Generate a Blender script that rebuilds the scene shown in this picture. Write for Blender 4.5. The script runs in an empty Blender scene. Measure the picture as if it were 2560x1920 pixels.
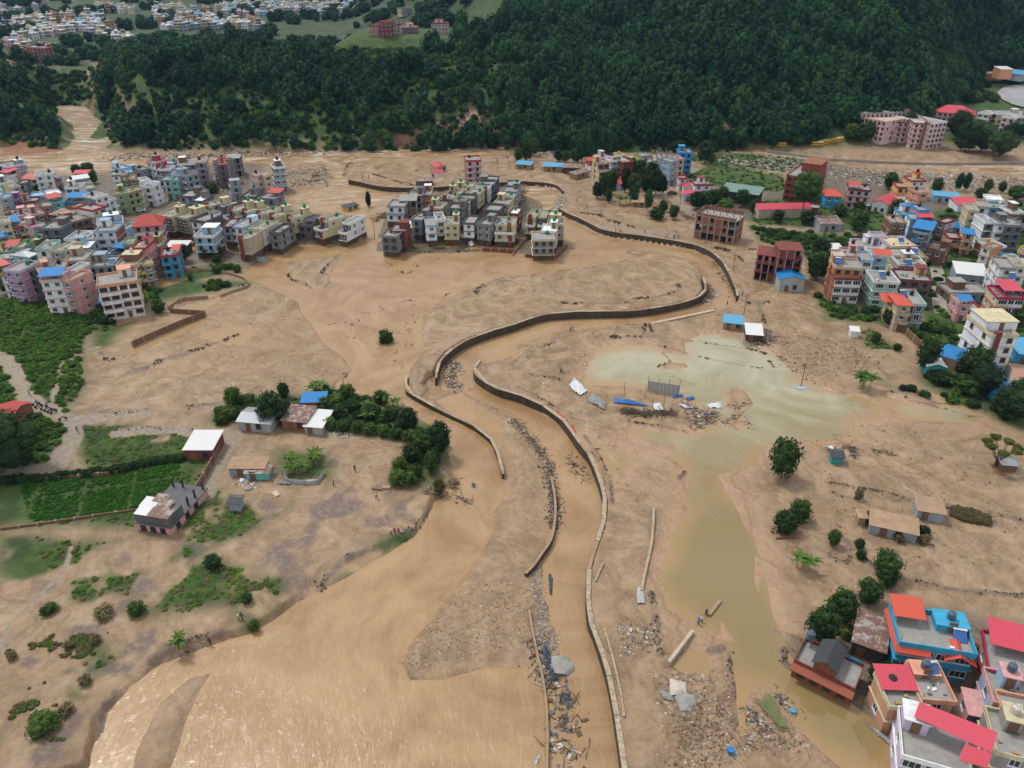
import bpy, bmesh, math, random
import numpy as np
from mathutils import Vector, Matrix
R = math.radians
rng = np.random.default_rng(7)
random.seed(7)
SC = bpy.context.scene
COL = SC.collection

# ------------------------------------------------------------------ camera, light, exposure
CAM_H, PITCH, FOC = 100.0, R(30.0), 1900.0 / 2560.0      # height above the flood plain, tilt below horizon, focal length / width
cam_d = bpy.data.cameras.new('camera'); cam = bpy.data.objects.new('camera', cam_d); COL.objects.link(cam)
cam.location = (0, 0, CAM_H); cam.rotation_euler = (math.pi / 2 - PITCH, 0, 0)
cam_d.sensor_width = 36.0; cam_d.lens = 36.0 * FOC; cam_d.clip_start = 0.5; cam_d.clip_end = 9000
SC.camera = cam
world = bpy.data.worlds.new('World'); SC.world = world; world.use_nodes = True
SUN_EL, SUN_AZ = R(60), R(-50)
wn, wl = world.node_tree.nodes, world.node_tree.links
wn.clear()
w_out = wn.new('ShaderNodeOutputWorld'); w_bg = wn.new('ShaderNodeBackground')
w_sky = wn.new('ShaderNodeTexSky'); w_sky.sky_type = 'NISHITA'; w_sky.sun_disc = False
w_sky.sun_elevation = SUN_EL; w_sky.sun_rotation = SUN_AZ; w_sky.dust_density = 4.0; w_sky.air_density = 1.0; w_sky.ozone_density = 1.0
w_tc = wn.new('ShaderNodeTexCoord'); w_map = wn.new('ShaderNodeMapping'); w_map.inputs['Scale'].default_value = (1.0, 1.0, 2.6)
w_no = wn.new('ShaderNodeTexNoise'); w_no.inputs['Scale'].default_value = 2.2; w_no.inputs['Detail'].default_value = 6; w_no.inputs['Roughness'].default_value = 0.55
w_rp = wn.new('ShaderNodeValToRGB'); w_rp.color_ramp.elements[0].position = 0.32; w_rp.color_ramp.elements[0].color = (4.7, 4.9, 5.1, 1)
w_rp.color_ramp.elements[1].position = 0.68; w_rp.color_ramp.elements[1].color = (11.0, 10.8, 10.5, 1)
w_mx = wn.new('ShaderNodeMix'); w_mx.data_type = 'RGBA'; w_mx.inputs['Factor'].default_value = 0.9
wl.new(w_tc.outputs['Generated'], w_map.inputs['Vector']); wl.new(w_map.outputs[0], w_no.inputs['Vector'])
wl.new(w_no.outputs['Fac'], w_rp.inputs['Fac']); wl.new(w_sky.outputs[0], w_mx.inputs[6]); wl.new(w_rp.outputs[0], w_mx.inputs[7])
wl.new(w_mx.outputs[2], w_bg.inputs['Color']); w_bg.inputs['Strength'].default_value = 0.068
wl.new(w_bg.outputs[0], w_out.inputs['Surface'])
sun_d = bpy.data.lights.new('sun', 'SUN'); sun_d.energy = 1.5; sun_d.angle = R(11); sun_d.color = (1.0, 0.95, 0.88)
sun = bpy.data.objects.new('sun', sun_d); COL.objects.link(sun)
# the sky's sun direction: azimuth measured like the sky texture's rotation
sdir = Vector((math.sin(SUN_AZ) * math.cos(SUN_EL), math.cos(SUN_AZ) * math.cos(SUN_EL), math.sin(SUN_EL)))
sun.rotation_euler = sdir.to_track_quat('Z', 'Y').to_euler()
SC.view_settings.view_transform = 'Standard'; SC.view_settings.look = 'None'
SC.view_settings.exposure = 0.72; SC.view_settings.gamma = 1.0; SC.view_settings.use_curve_mapping = False
SC.render.engine = 'CYCLES'
SC.cycles.max_bounces = 6; SC.cycles.diffuse_bounces = 2; SC.cycles.glossy_bounces = 3; SC.cycles.transmission_bounces = 2
SC.cycles.volume_bounces = 0; SC.cycles.transparent_max_bounces = 4; SC.cycles.caustics_reflective = False; SC.cycles.caustics_refractive = False
SC.cycles.use_denoising = True

# ------------------------------------------------------------------ reading survey points off the photograph
SP, CP = math.sin(PITCH), math.cos(PITCH)
K = 2560.0 / 2212.0
CROPS = {'S': (0, 0, 1.0), 'D': (0, 0, 1 / K), 'A': (0, 320, 3.456), 'B': (640, 320, 3.456), 'C': (1280, 320, 3.456), 'E': (1920, 320, 3.456),
         'Q': (1920, 1440, 3.456), 'F': (1920, 900, 3.072), 'G': (1280, 780, 3.456), 'H': (1280, 1380, 3.072), 'I': (0, 700, 3.072),
         'J': (500, 900, 2.765), 'T1': (0, 400, 6.9125), 'T2': (300, 380, 6.9125), 'T3': (0, 540, 6.9125), 'T4': (200, 540, 6.9125),
         'T5': (400, 480, 6.9125), 'T6': (640, 480, 6.9125), 'U1': (920, 420, 6.9125), 'U2': (1120, 440, 6.9125), 'U3': (1440, 360, 6.9125),
         'U4': (1720, 380, 6.9125), 'U5': (2040, 420, 6.9125), 'U6': (2300, 460, 6.9125), 'U7': (2040, 600, 6.9125), 'U8': (2300, 640, 6.381),
         'K': (2060, 560, 3.318), 'V1': (300,1060,5.53), 'V2': (900,1360,4.424), 'V3': (0,1360,3.456), 'V4': (2100,160,4.8087), 'V5': (1760,1600,5.53), 'V6': (0,0,3.456), 'V7': (1560,600,5.53), 'TL': (0, 0, 1.728), 'TR': (1280, 0, 1.728)}
def src(c, x, y):
    ox, oy, s = CROPS[c]
    return ox + x / s, oy + y / s
def ray(x, y):
    u, v = (x - 1280) / 1900.0, (y - 960) / 1900.0
    return u, CP - v * SP, -(SP + v * CP)
def G(c, x, y, z=0.0):
    """ground position (at height z) of a point measured in the photograph"""
    u, f, d = ray(*src(c, x, y))
    t = (z - CAM_H) / d
    return (u * t, f * t, z)
def gpoly(c, pts, z=0.0):
    return np.array([G(c, x, y, z)[:2] for x, y in pts])

# ------------------------------------------------------------------ numpy noise and distances
def _hash(ix, iy, seed):
    h = (ix.astype(np.int64) * 374761393 + iy.astype(np.int64) * 668265263 + seed * 1442695041) & 0x7fffffff
    h = ((h ^ (h >> 13)) * 1274126177) & 0x7fffffff
    return ((h ^ (h >> 16)) & 0xffff) / 65535.0
def vnoise(X, Y, s, seed=0):
    x, y = X / s, Y / s
    ix, iy = np.floor(x), np.floor(y); fx, fy = x - ix, y - iy
    fx = fx * fx * (3 - 2 * fx); fy = fy * fy * (3 - 2 * fy)
    a, b = _hash(ix, iy, seed), _hash(ix + 1, iy, seed)
    c, d = _hash(ix, iy + 1, seed), _hash(ix + 1, iy + 1, seed)
    return (a + (b - a) * fx) * (1 - fy) + (c + (d - c) * fx) * fy
def fbm(X, Y, s, o=4, seed=0):
    r, a, t = 0, 1.0, 0
    for i in range(o):
        r = r + a * vnoise(X + 17.3 * i, Y - 9.1 * i, s, seed + i); t += a; a *= 0.5; s *= 0.5
    return r / t
def sst(a, b, x):
    t = np.clip((x - a) / (b - a), 0, 1); return t * t * (3 - 2 * t)
def sd_poly(P, X, Y, m=12.0):
    """signed distance to a polygon, positive inside; -m where farther than m outside"""
    out = np.full(X.shape, -m)
    box = (X > P[:, 0].min() - m) & (X < P[:, 0].max() + m) & (Y > P[:, 1].min() - m) & (Y < P[:, 1].max() + m)
    x, y = X[box], Y[box]
    if x.size == 0: return out
    d = np.full(x.shape, 1e9); ins = np.zeros(x.shape, bool)
    for i in range(len(P)):
        ax, ay = P[i]; bx, by = P[(i + 1) % len(P)]
        ex, ey = bx - ax, by - ay; L = ex * ex + ey * ey + 1e-9
        t = np.clip(((x - ax) * ex + (y - ay) * ey) / L, 0, 1)
        d = np.minimum(d, (x - ax - t * ex) ** 2 + (y - ay - t * ey) ** 2)
        c = ((ay > y) != (by > y)) & (x < (bx - ax) * (y - ay) / (by - ay + 1e-12) + ax)
        ins ^= c
    d = np.sqrt(d); out[box] = np.maximum(np.where(ins, d, -d), -m)
    return out
def d_line(P, X, Y, m=10.0):
    out = np.full(X.shape, m)
    for i in range(len(P) - 1):
        (ax, ay), (bx, by) = P[i], P[i + 1]
        box = (X > min(ax, bx) - m) & (X < max(ax, bx) + m) & (Y > min(ay, by) - m) & (Y < max(ay, by) + m)
        x, y = X[box], Y[box]
        if x.size == 0: continue
        ex, ey = bx - ax, by - ay; L = ex * ex + ey * ey + 1e-9
        t = np.clip(((x - ax) * ex + (y - ay) * ey) / L, 0, 1)
        out[box] = np.minimum(out[box], np.sqrt((x - ax - t * ex) ** 2 + (y - ay - t * ey) ** 2))
    return out
def spline(P, n=5):
    P = [np.array(p, float) for p in P]; out = []
    for i in range(len(P) - 1):
        p0 = P[max(i - 1, 0)]; p1 = P[i]; p2 = P[i + 1]; p3 = P[min(i + 2, len(P) - 1)]
        for k in range(n):
            t = k / n
            out.append(0.5 * ((2 * p1) + (-p0 + p2) * t + (2 * p0 - 5 * p1 + 4 * p2 - p3) * t * t + (-p0 + 3 * p1 - 3 * p2 + p3) * t ** 3))
    out.append(P[-1]); return np.array(out)

# ------------------------------------------------------------------ the lie of the land
EAST = gpoly('D', [(1120,393),(1180,401),(1213,420),(1205,450),(1215,482),(1300,512),(1420,530),(1510,550),(1560,592),(1590,645),(1570,668),(1500,690),
    (1400,700),(1300,712),(1200,732),(1130,757),(1080,782),(1037,797),(1033,822),(1075,850),(1135,882),(1185,914),(1235,958),(1270,1006),
    (1298,1060),(1308,1100),(1300,1150),(1284,1200),(1274,1270),(1282,1350),(1312,1450),(1337,1570),(1352,1700),(1360,1850),(4500,1850),(4500,230),(1130,330)], 2.0)
BAR = gpoly('D', [(1523,624),(1500,657),(1440,674),(1350,680),(1250,684),(1160,696),(1070,722),(1000,752),(958,792),(955,815),(930,810),(905,850),
    (893,820),(900,790),(930,750),(918,715),(925,680),(980,640),(1080,600),(1200,585),(1350,562),(1440,560),(1500,580),(1530,610)], 1.2)
FLOOD = gpoly('D', [(585,540),(640,528),(700,528),(790,522),(800,545),(950,548),(1060,545),(1150,552),(1222,548),(1262,532),(1350,538),(1352,560),(1290,574),
    (1200,584),(1100,598),(1000,628),(938,660),(915,690),(917,720),(930,750),(897,782),(882,812),(887,847),(905,872),(960,908),(1030,938),
    (1062,968),(1083,1003),(1090,1033),(1092,1060),(1062,1110),(1058,1150),(1030,1200),(1000,1240),(962,1290),(930,1340),(885,1390),(860,1440),
    (880,1475),(960,1470),(1050,1445),(1130,1450),(1160,1480),(1172,1700),(100,1700),(196,1659),(205,1620),(228,1540),(280,1480),(345,1430),(450,1392),
    (540,1370),(590,1340),(640,1300),(740,1252),(830,1202),(900,1164),(922,1110),(945,1080),(955,1060),(1000,1040),(985,1010),(975,985),(966,962),(975,935),
    (940,915),(912,905),(872,862),(850,868),(800,852),(735,845),(728,830),(760,800),(742,775),(700,740),(672,700),(640,652),(560,612),(520,598),(545,575)])
STREAM = gpoly('D', [(705,342),(757,343),(750,375),(757,395),(800,412),(860,427),(930,436),(1000,432),(1010,442),(950,455),(870,452),(832,470),(815,500),
    (806,522),(806,560),(760,580),(700,570),(640,560),(590,556),(600,545),(640,530),(700,526),(790,522),(786,490),(740,462),(700,458),(640,452),
    (622,432),(650,412),(700,405),(722,385),(702,372)])
CANAL = gpoly('D', [(1140,405),(1185,408),(1207,425),(1200,447),(1190,462),(1212,484),(1260,505),(1330,522),(1420,534),(1500,550),(1550,578),(1578,615),(1584,645),
    (1570,662),(1520,675),(1430,690),(1350,698),(1260,708),(1180,722),(1120,740),(1080,765),(1045,790),(1026,800),(1022,828),(1065,858),(1130,890),
    (1180,925),(1228,968),(1262,1012),(1288,1060),(1298,1100),(1290,1150),(1272,1200),(1264,1260),(1272,1350),(1295,1430),(1320,1550),(1345,1659),(1350,1720),
    (1180,1720),(1183,1560),(1192,1480),(1222,1440),(1218,1380),(1200,1330),(1185,1280),(1180,1220),(1195,1150),(1207,1080),(1202,1020),(1182,970),
    (1130,912),(1060,872),(1000,842),(962,828),(952,806),(967,775),(1010,750),(1080,722),(1160,706),(1250,694),(1350,690),(1440,680),(1505,662),
    (1532,632),(1535,604),(1500,566),(1430,548),(1330,537),(1280,542),(1222,524),(1200,494),(1180,472),(1170,440),(1130,422)])
BACK = gpoly('D', [(-400,345),(0,340),(60,336),(125,326),(160,312),(150,290),(158,268),(150,235),(178,232),(188,258),(205,276),(196,300),(215,325),(300,336),(420,336),
    (560,332),(700,324),(850,318),(1000,316),(1100,317),(1240,322),(1330,330),(1440,330),(1600,322),(1700,330),(1800,344),(1950,346),(2212,350),(2700,346),
    (2700,388),(2212,383),(2059,371),(1900,362),(1780,352),(1600,335),(1400,345),(1235,342),(1100,334),(980,339),(800,343),(757,350),(705,352),(600,346),(520,352),
    (430,354),(330,350),(250,366),(160,374),(60,366),(0,360),(-400,366)])
CHAN = gpoly('D', [(940,866),(975,854),(1020,870),(1080,902),(1084,940),(1078,972),(1040,940),(990,906)])
POND = [gpoly('G', [(720,320),(900,290),(1180,292),(1270,340),(1400,368),(1500,372),(1490,300),(1490,250),(1640,200),(1960,200),(2080,280),(2212,320),(2330,430),(2430,520),
            (2500,560),(2620,640),(2790,720),(2980,735),(3060,760),(3150,800),(3190,880),(3140,925),(2960,930),(2960,1060),(2700,1110),(2450,1110),(2212,1130),(2100,1290),(1900,1380),(1780,1420),
            (1840,1500),(1820,1560),(1790,1659),(1540,1659),(1550,1490),(1500,1370),(1380,1270),(1405,1150),(1220,1150),(1190,1110),(1080,1070),(1010,1025),
            (1150,1012),(1300,1050),(1560,1078),(1660,1040),(1700,975),(1800,900),(1640,850),(1580,760),(1480,720),(1160,680),(950,645),(620,632),(660,480),(700,400)], 1.9),
        gpoly('D', [(1500,1072),(1575,1065),(1608,1130),(1640,1190),(1655,1250),(1668,1330),(1700,1400),(1725,1450),(1790,1490),(1860,1540),(1920,1590),(1960,1680),(1850,1690),
            (1720,1560),(1690,1500),(1640,1468),(1610,1500),(1606,1590),(1590,1570),(1582,1480),(1558,1372),(1500,1348),(1455,1300),(1432,1250),(1460,1150),(1488,1100)], 1.9),
        gpoly('H', [(1270,870),(1380,770),(1500,770),(1500,940),(1400,900),(1300,890)], 1.9),
        gpoly('U3', [(960,1330),(1000,1290),(1130,1300),(1250,1350),(1480,1340),(1600,1390),(1560,1440),(1300,1450),(1100,1420)], 2.0),
        gpoly('G', [(900,1170),(960,1160),(1010,1270),(1000,1340),(960,1400),(920,1340)], 1.9),
        gpoly('G', [(640,1080),(760,1140),(830,1260),(880,1420),(870,1560),(830,1480),(790,1330),(720,1220),(660,1150)], 1.9),
        gpoly('F', [(1100,210),(1300,260),(1450,330),(1620,430),(1560,470),(1350,420),(1250,300)], 2.0),
        gpoly('D', [(1890,850),(2000,880),(2090,890),(2100,910),(1960,905)], 2.0)]
ISLE = [gpoly('G', [(1260,470),(1370,430),(1500,440),(1530,480),(1420,500),(1280,500)], 1.9), gpoly('G', [(1290,300),(1460,270),(1480,370),(1330,340)], 1.9),
        gpoly('G', [(1830,720),(1900,660),(2010,670),(2080,760),(2080,830),(1950,860),(1850,820)], 1.9), gpoly('G', [(1820,960),(1920,880),(2010,880),(2090,1000),(1960,1030),(1850,1000)], 1.9),
        gpoly('H', [(1590,480),(1640,560),(1720,690),(1650,680),(1600,620)], 1.9), gpoly('D', [(1632,1200),(1642,1240),(1640,1300),(1628,1250)], 1.9)]
SANDBAR = gpoly('D', [(270,1680),(300,1600),(340,1520),(400,1462),(470,1444),(440,1490),(415,1550),(395,1610),(368,1690)])
MIDBAR = gpoly('B', [(240,1180),(330,1140),(600,1110),(700,1098),(820,1040),(800,1100),(730,1150),(690,1220),(650,1290),(630,1350),(580,1382),(480,1380),(400,1340),(300,1290)])
FARM = gpoly('D', [(-900,900),(0,850),(160,870),(440,892),(720,850),(800,858),(872,900),(920,930),(963,962),(960,1000),(985,1040),(938,1078),(925,1108),(880,1150),(800,1180),
    (700,1230),(650,1285),(600,1330),(540,1362),(450,1385),(345,1422),(270,1475),(225,1530),(200,1620),(190,1680),(100,1900),(-900,1900)], 0.9)
FIELD = gpoly('D', [(-900,600),(0,640),(100,655),(190,668),(205,700),(190,740),(175,790),(190,830),(160,880),(150,920),(160,960),(120,1010),(0,1020),(-900,1020)], 1.0)
WTOWN = gpoly('D', [(-900,360),(60,372),(160,380),(330,362),(440,352),(560,352),(610,400),(600,440),(650,480),(780,500),(780,520),(640,545),(600,570),(420,575),(330,600),(320,660),(200,680),(190,660),(-900,640)], 0.8)
PIT = [gpoly('T4', [(770,130),(900,60),(1420,230),(1980,360),(2060,560),(1900,640),(1760,560),(1440,480),(1420,230)], 0.5),
       gpoly('T4', [(1180,860),(1440,880),(1470,990),(1230,1020)], 0.5),
       gpoly('A', [(1200,1400),(1320,1290),(1560,1260),(1640,1290),(1480,1340),(1300,1400),(1240,1450)], 0.5),
       gpoly('U2', [(700,1190),(1180,1140),(1230,1200),(1140,1250),(720,1240)], 0.3),
       gpoly('A', [(1520,1580),(1560,1500),(1800,1430),(2000,1400),(1900,1480),(1760,1570),(1640,1590)], 0.4),
       gpoly('I', [(980,540),(1240,430),(1580,275),(1560,310),(1300,440),(1010,555)], 0.4),
       gpoly('I', [(850,280),(1000,250),(1140,220),(1130,260),(1000,300),(900,330)], 0.9)]
W1_TOP = [('B', 800, 445), ('B', 900, 465), ('B', 960, 480), ('B', 1100, 505), ('B', 1250, 512), ('B', 1500, 512), ('B', 1750, 495), ('B', 2000, 475), ('C', 60, 460), ('C', 150, 462), ('C', 300, 472), ('C', 400, 500), ('C', 442, 540)]
W1B_TOP = [('C', 408, 690), ('C', 480, 735), ('C', 600, 785), ('C', 720, 845), ('C', 790, 875), ('C', 900, 900), ('C', 1100, 925), ('C', 1300, 955), ('C', 1500, 985), ('C', 1620, 1020), ('C', 1750, 1085), ('C', 1840, 1180), ('C', 1900, 1300), ('C', 1950, 1420), ('C', 1950, 1450)]
W2_TOP = [('C', 1650, 1290), ('C', 1672, 1370), ('C', 1650, 1430), ('C', 1560, 1480), ('C', 1400, 1520), ('C', 1200, 1555), ('C', 1000, 1578), ('C', 780, 1582), ('C', 500, 1590), ('C', 300, 1608), ('C', 150, 1645), ('G', 0, 110), ('S', 1227, 827), ('S', 1157, 855), ('S', 1113, 887), ('S', 1095, 915), ('S', 1090, 945)]
W3_TOP = [('S', 1200, 900), ('S', 1187, 915), ('S', 1190, 935), ('S', 1215, 955), ('S', 1248, 972), ('G', 0, 690), ('G', 120, 735), ('G', 240, 790), ('G', 360, 850), ('G', 440, 930), ('G', 510, 1020), ('G', 560, 1095), ('G', 620, 1175), ('G', 680, 1245), ('G', 730, 1365), ('G', 770, 1470), ('G', 800, 1590),
          ('S', 1514, 1262), ('S', 1508, 1310), ('S', 1494, 1352), ('S', 1476, 1410), ('S', 1470, 1460), ('S', 1471, 1510), ('H', 602, 520), ('H', 645, 620), ('H', 698, 780), ('H', 748, 950), ('H', 790, 1150), ('H', 820, 1350), ('H', 842, 1500), ('H', 866, 1659), ('H', 890, 1850)]
W4_TOP = [('J', 1425, 95), ('J', 1425, 190), ('J', 1450, 225), ('J', 1560, 290), ('J', 1700, 362), ('J', 1850, 430), ('J', 1950, 490), ('J', 2025, 560), ('J', 2050, 620), ('S', 1252, 1150), ('S', 1258, 1185)]
W5_TOP = [('S', 1378, 1190), ('S', 1387, 1240), ('S', 1388, 1290), ('S', 1378, 1345), ('S', 1352, 1385), ('S', 1335, 1410), ('S', 1314, 1432)]
W6_TOP = [('H', 130, 440), ('H', 190, 760), ('H', 235, 950), ('H', 262, 1150), ('H', 272, 1400), ('H', 268, 1659), ('H', 270, 1850)]
def wline(L, z): return spline([G(c, x, y, z)[:2] for c, x, y in L], 4)
LW4 = wline(W4_TOP, 1.3); LW5 = wline(W5_TOP, 1.4); LW6 = wline(W6_TOP, 1.0)
SPUR = gpoly('D', [(1090,1035),(1100,1000),(1085,950),(1088,905),(1140,935),(1178,985),(1195,1030),(1203,1080),(1192,1145),(1165,1195),(1150,1215),(1170,1260),(1180,1320),(1205,1370),(1215,1430),(1180,1470),
    (1160,1480),(1130,1446),(1050,1442),(960,1466),(885,1470),(866,1440),(890,1390),(935,1340),(968,1290),(1006,1240),(1036,1200),(1064,1150),(1068,1110),(1100,1060)], 0.8)
DITCH = [gpoly('D', [(100,870),(300,880),(400,875),(500,866)], 1.2)]
def hill(X, Y):
    """the terraces and wooded hill beyond the river"""
    toe = 432 + 10 * vnoise(X, X * 0, 90, 3) - 6 + np.where(X > 330, (X - 330) * 0.55, 0) + np.where(X < -250, (-250 - X) * 0.25, 0)
    rim = 100 - 0.121 * 540
    t = sst(0, 95, Y - toe)
    z = 3 + t * (rim - 3) * (0.86 + 0.14 * sst(-330, -200, X))
    # valley with the far town behind the first terrace, on the left
    left = sst(60, -60, X - (Y - 540) * 0.02)
    val = sst(585, 690, Y) * sst(40, -60, X + 0.10 * (Y - 600))
    z = z * (1 - val) + (12 + 0.012 * np.maximum(Y - 700, 0)) * val
    # gorge of the tributary
    gx = -237 - (Y - 430) * 0.52
    gd = np.abs(X - gx - 8 * np.sin(Y * 0.03))
    z = z * (1 - sst(40, 8, gd) * sst(660, 560, Y)) 
    # second terrace with the school
    sch = sst(-190, -120, X) * sst(570, 625, Y) * sst(760, 700, Y)
    z = np.maximum(z, sch * (100 - 0.0953 * 640) * sst(200, 100, X) )
    # wooded hill on the right
    big = sst(-60, 330, X - (650 - Y) * 0.3) * sst(470, 760, Y) * sst(660, 380, X - (Y - 600) * 0.55)
    z = z + big * (75 + 60 * sst(700, 1100, Y))
    big2 = sst(-230, 0, X + 0.0 * Y) * sst(690, 1000, Y) * sst(900, 600, X - (Y - 600) * 0.5)
    z = z + big2 * 70
    spur = np.exp(-((X - 190) / 120) ** 2 - ((Y - 580) / 75) ** 2) * 16 + np.exp(-((X - 60) / 55) ** 2 - ((Y - 560) / 60) ** 2) * -10
    z = z + spur * sst(0, 60, Y - toe)
    # distant mountain wall
    z = z + sst(1350, 2300, Y) * 420 + sst(900, 1500, Y) * 14
    # right end of the valley: low river flats with the weir
    flat = sst(200, 262, X - (Y - 455) * 0.55) * sst(800, 640, Y)
    z = z * (1 - flat) + 3 * flat
    rough = (fbm(X, Y, 80, 4, 11) - 0.5) * (9 + 12 * sst(-60, 120, X)) * sst(8, 60, Y - toe) * (1 - val * 0.8) * (1 - flat)
    return z + rough, toe, val, flat
def build_east():
    w1 = wline(W1_TOP[4:], 2.2); w1b = wline(W1B_TOP, 2.3); w3 = wline(W3_TOP, 2.25)
    mid_ = gpoly('D', [(1592,650),(1570,668),(1500,690),(1400,700),(1300,712),(1200,732),(1130,757),(1080,782),(1045,788)], 1.6)
    rest_ = gpoly('D', [(4500,1850),(4500,230),(1130,330)], 2.0)
    return np.concatenate([w1, w1b, mid_, w3, rest_])
def land(X, Y, masks=False):
    X = np.asarray(X, float); Y = np.asarray(Y, float)
    n1 = fbm(X, Y, 9, 4, 1); n2 = fbm(X, Y, 28, 3, 5); n3 = fbm(X, Y, 3.2, 3, 9)
    wob = (n1 - 0.5) * 5
    z = 0.17 + (n2 - 0.5) * 0.62 + (n1 - 0.5) * 0.26 + (n3 - .5) * .10
    f = sst(-1.0, 1.4, sd_poly(FARM, X, Y) + wob * 0.35); z = z * (1 - f) + (1.25 + (n2 - .5) * .5 + (n1 - 0.5) * 0.55) * f
    g = sst(-5, 6, sd_poly(FIELD, X, Y) + wob); z = z * (1 - g) + (2.2 + (n2 - .5) * 1.2) * g
    w = sst(-4, 4, sd_poly(WTOWN, X, Y) + wob); z = z * (1 - w) + (0.9 + (n1 - .5) * .5) * w
    s = sst(-2.5, 5.5, sd_poly(SPUR, X, Y) + wob * 1.1 + (n3 - .5) * 4); z = z * (1 - s) + (0.36 + (n1 - .5) * .5 + (n3 - .5) * .40) * s
    fl = sst(-.7, .8, sd_poly(FLOOD, X, Y) + wob * 0.45) ; z = z * (1 - fl) + (-0.45 + (n2 - 0.5) * 0.5) * fl
    st = sst(-1.5, 2, sd_poly(STREAM, X, Y) + wob * 0.6); z = z * (1 - st) + (-0.3 + (n2 - .5) * .4) * st
    cs_ = sd_poly(CANAL, X, Y, 12); lw2 = d_line(LW2, X, Y, 14); ca = sst(-0.5, 1.1, cs_ + 2.2 * sst(5, 3, lw2) + 2.4 * sst(5, 2, d_line(LW1, X, Y, 8)) + 2.4 * sst(5, 2, d_line(LW3, X, Y, 8))); z = z * (1 - ca) + (-0.6) * ca
    b = sd_poly(BAR, X, Y, 30); sh_ = sst(4, 2, lw2); bb = sst(-2, 1.0, b) * (1 - sh_) + sst(-.05, .35, b) * sh_; ca = ca * (1 - bb); z = z * (1 - bb) + (0.72 + (n1 - .5) * 0.5 + (n2 - .5) * .3) * bb + bb * 1.35 * sst(13, 0.5, lw2)
    es_ = sd_poly(EAST, X, Y); e = sst(0.0, 0.4, es_); z = z * (1 - e) + (2.12 + (n2 - 0.5) * 0.35 + (n1 - 0.5) * 0.28 + (n3 - .5) * .1) * e; ca = ca * (1 - e)
    ch = sst(-.6, .8, sd_poly(CHAN, X, Y)); z = z * (1 - ch) + (-0.3) * ch
    for P in PIT:
        c = sst(-1, 1, sd_poly(P, X, Y)); z = z * (1 - c) + (-0.2) * c
    sb = sst(-.6, 2.2, sd_poly(SANDBAR, X, Y) + wob * .2); z = z * (1 - sb) + (0.45 + (n1 - .5) * .25) * sb
    mb = sst(-1.5, 2.0, sd_poly(MIDBAR, X, Y) + wob * .2); z = z * (1 - mb) + (0.32 + (n1 - .5) * .2) * mb
    pm = np.zeros(X.shape)
    for P in POND:
        c = sd_poly(P, X, Y); pm = np.maximum(pm, sst(-6, -1, c)); c = sst(-2.5, 2.5, c + wob * .5); z = z * (1 - c) + (1.55) * c
    for P in ISLE:
        c = sst(-1.5, 1.5, sd_poly(P, X, Y)); z = z * (1 - c) + (2.08) * c
    bk = sd_poly(BACK, X, Y, 30); c = sst(-4, 3, bk + wob); 
    hz, toe, val, flat = hill(X, Y)
    zone = sst(-4, 22, Y - toe + wob * 2); z = z * (1 - zone) + hz * zone
    z = z * (1 - c) + (-0.6) * c
    if not masks: return z
    bm, bz = bunds(X, Y); z = z + bz * (1 - ca)
    # ---- what grows or lies where (surface kinds, not light)
    grass = np.maximum(g, 0)
    def gm(P, soft=4, k=1.0): return sst(-soft, soft, sd_poly(P, X, Y) + wob * k)
    for P in GRASS: grass = np.maximum(grass, gm(P))
    patch = sst(0.50, 0.60, fbm(X, Y, 13, 4, 21))
    for P in PATCHY: grass = np.maximum(grass, gm(P, 3) * patch)
    hg = zone * sst(0.0, 0.5, 1) * (1 - 0.0 * flat)
    grass = np.maximum(grass, hg)
    for P in BARE: grass = grass * (1 - gm(P, 2, .4))
    gravel = np.maximum(s * 0.12 * sst(.45, .75, n1 + .3 * n3), sst(-2, 26, Y - toe + 26 + wob * 3) * sst(30, 4, Y - toe) )
    for P in GRAVEL: gravel = np.maximum(gravel, gm(P, 4, 1.5))
    gravel = np.maximum(gravel, sb * .12)
    red = np.zeros(X.shape)
    for P in REDSOIL: red = np.maximum(red, gm(P, 4, 2.2))
    gd = np.abs(X - (-237 - (Y - 430) * 0.52) - 8 * np.sin(Y * 0.03)); red = np.maximum(red, sst(34, 20, gd) * sst(8, 14, gd) * zone * sst(.5, .56, n1))
    track = np.zeros(X.shape)
    for P, wd in TRACKS: track = np.maximum(track, sst(wd, wd * 0.6, d_line(P, X, Y, wd * 2) + wob * 0.12))
    hollow = sst(0.58, 0.75, fbm(X, Y, 5.5, 3, 31)) * f
    pit = np.maximum(hollow, bm)
    town = np.maximum(w, 0)
    for P in TOWN: town = np.maximum(town, gm(P, 3))
    grass = grass * (1 - track) * (1 - red * .85)
    gravel = gravel * (1 - grass * (1 - sst(14, 2, Y - toe)))
    return z, dict(grass=grass, gravel=gravel, red=red, track=track, wet=pm, pit=pit, town=town, far=val * sst(600, 800, Y))
LW2 = wline(W2_TOP, 2.3); LW1 = wline(W1B_TOP, 2.3); LW3 = wline(W3_TOP, 2.25); EAST = build_east()
_b = gpoly('D', [(955,815),(930,810),(905,850),(893,820),(900,790),(930,750),(918,715),(925,680),(980,640),(1080,600),(1200,585),(1350,562),(1440,560),(1500,580),(1522,612)], 1.2); BAR = np.concatenate([LW2, _b])
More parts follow.
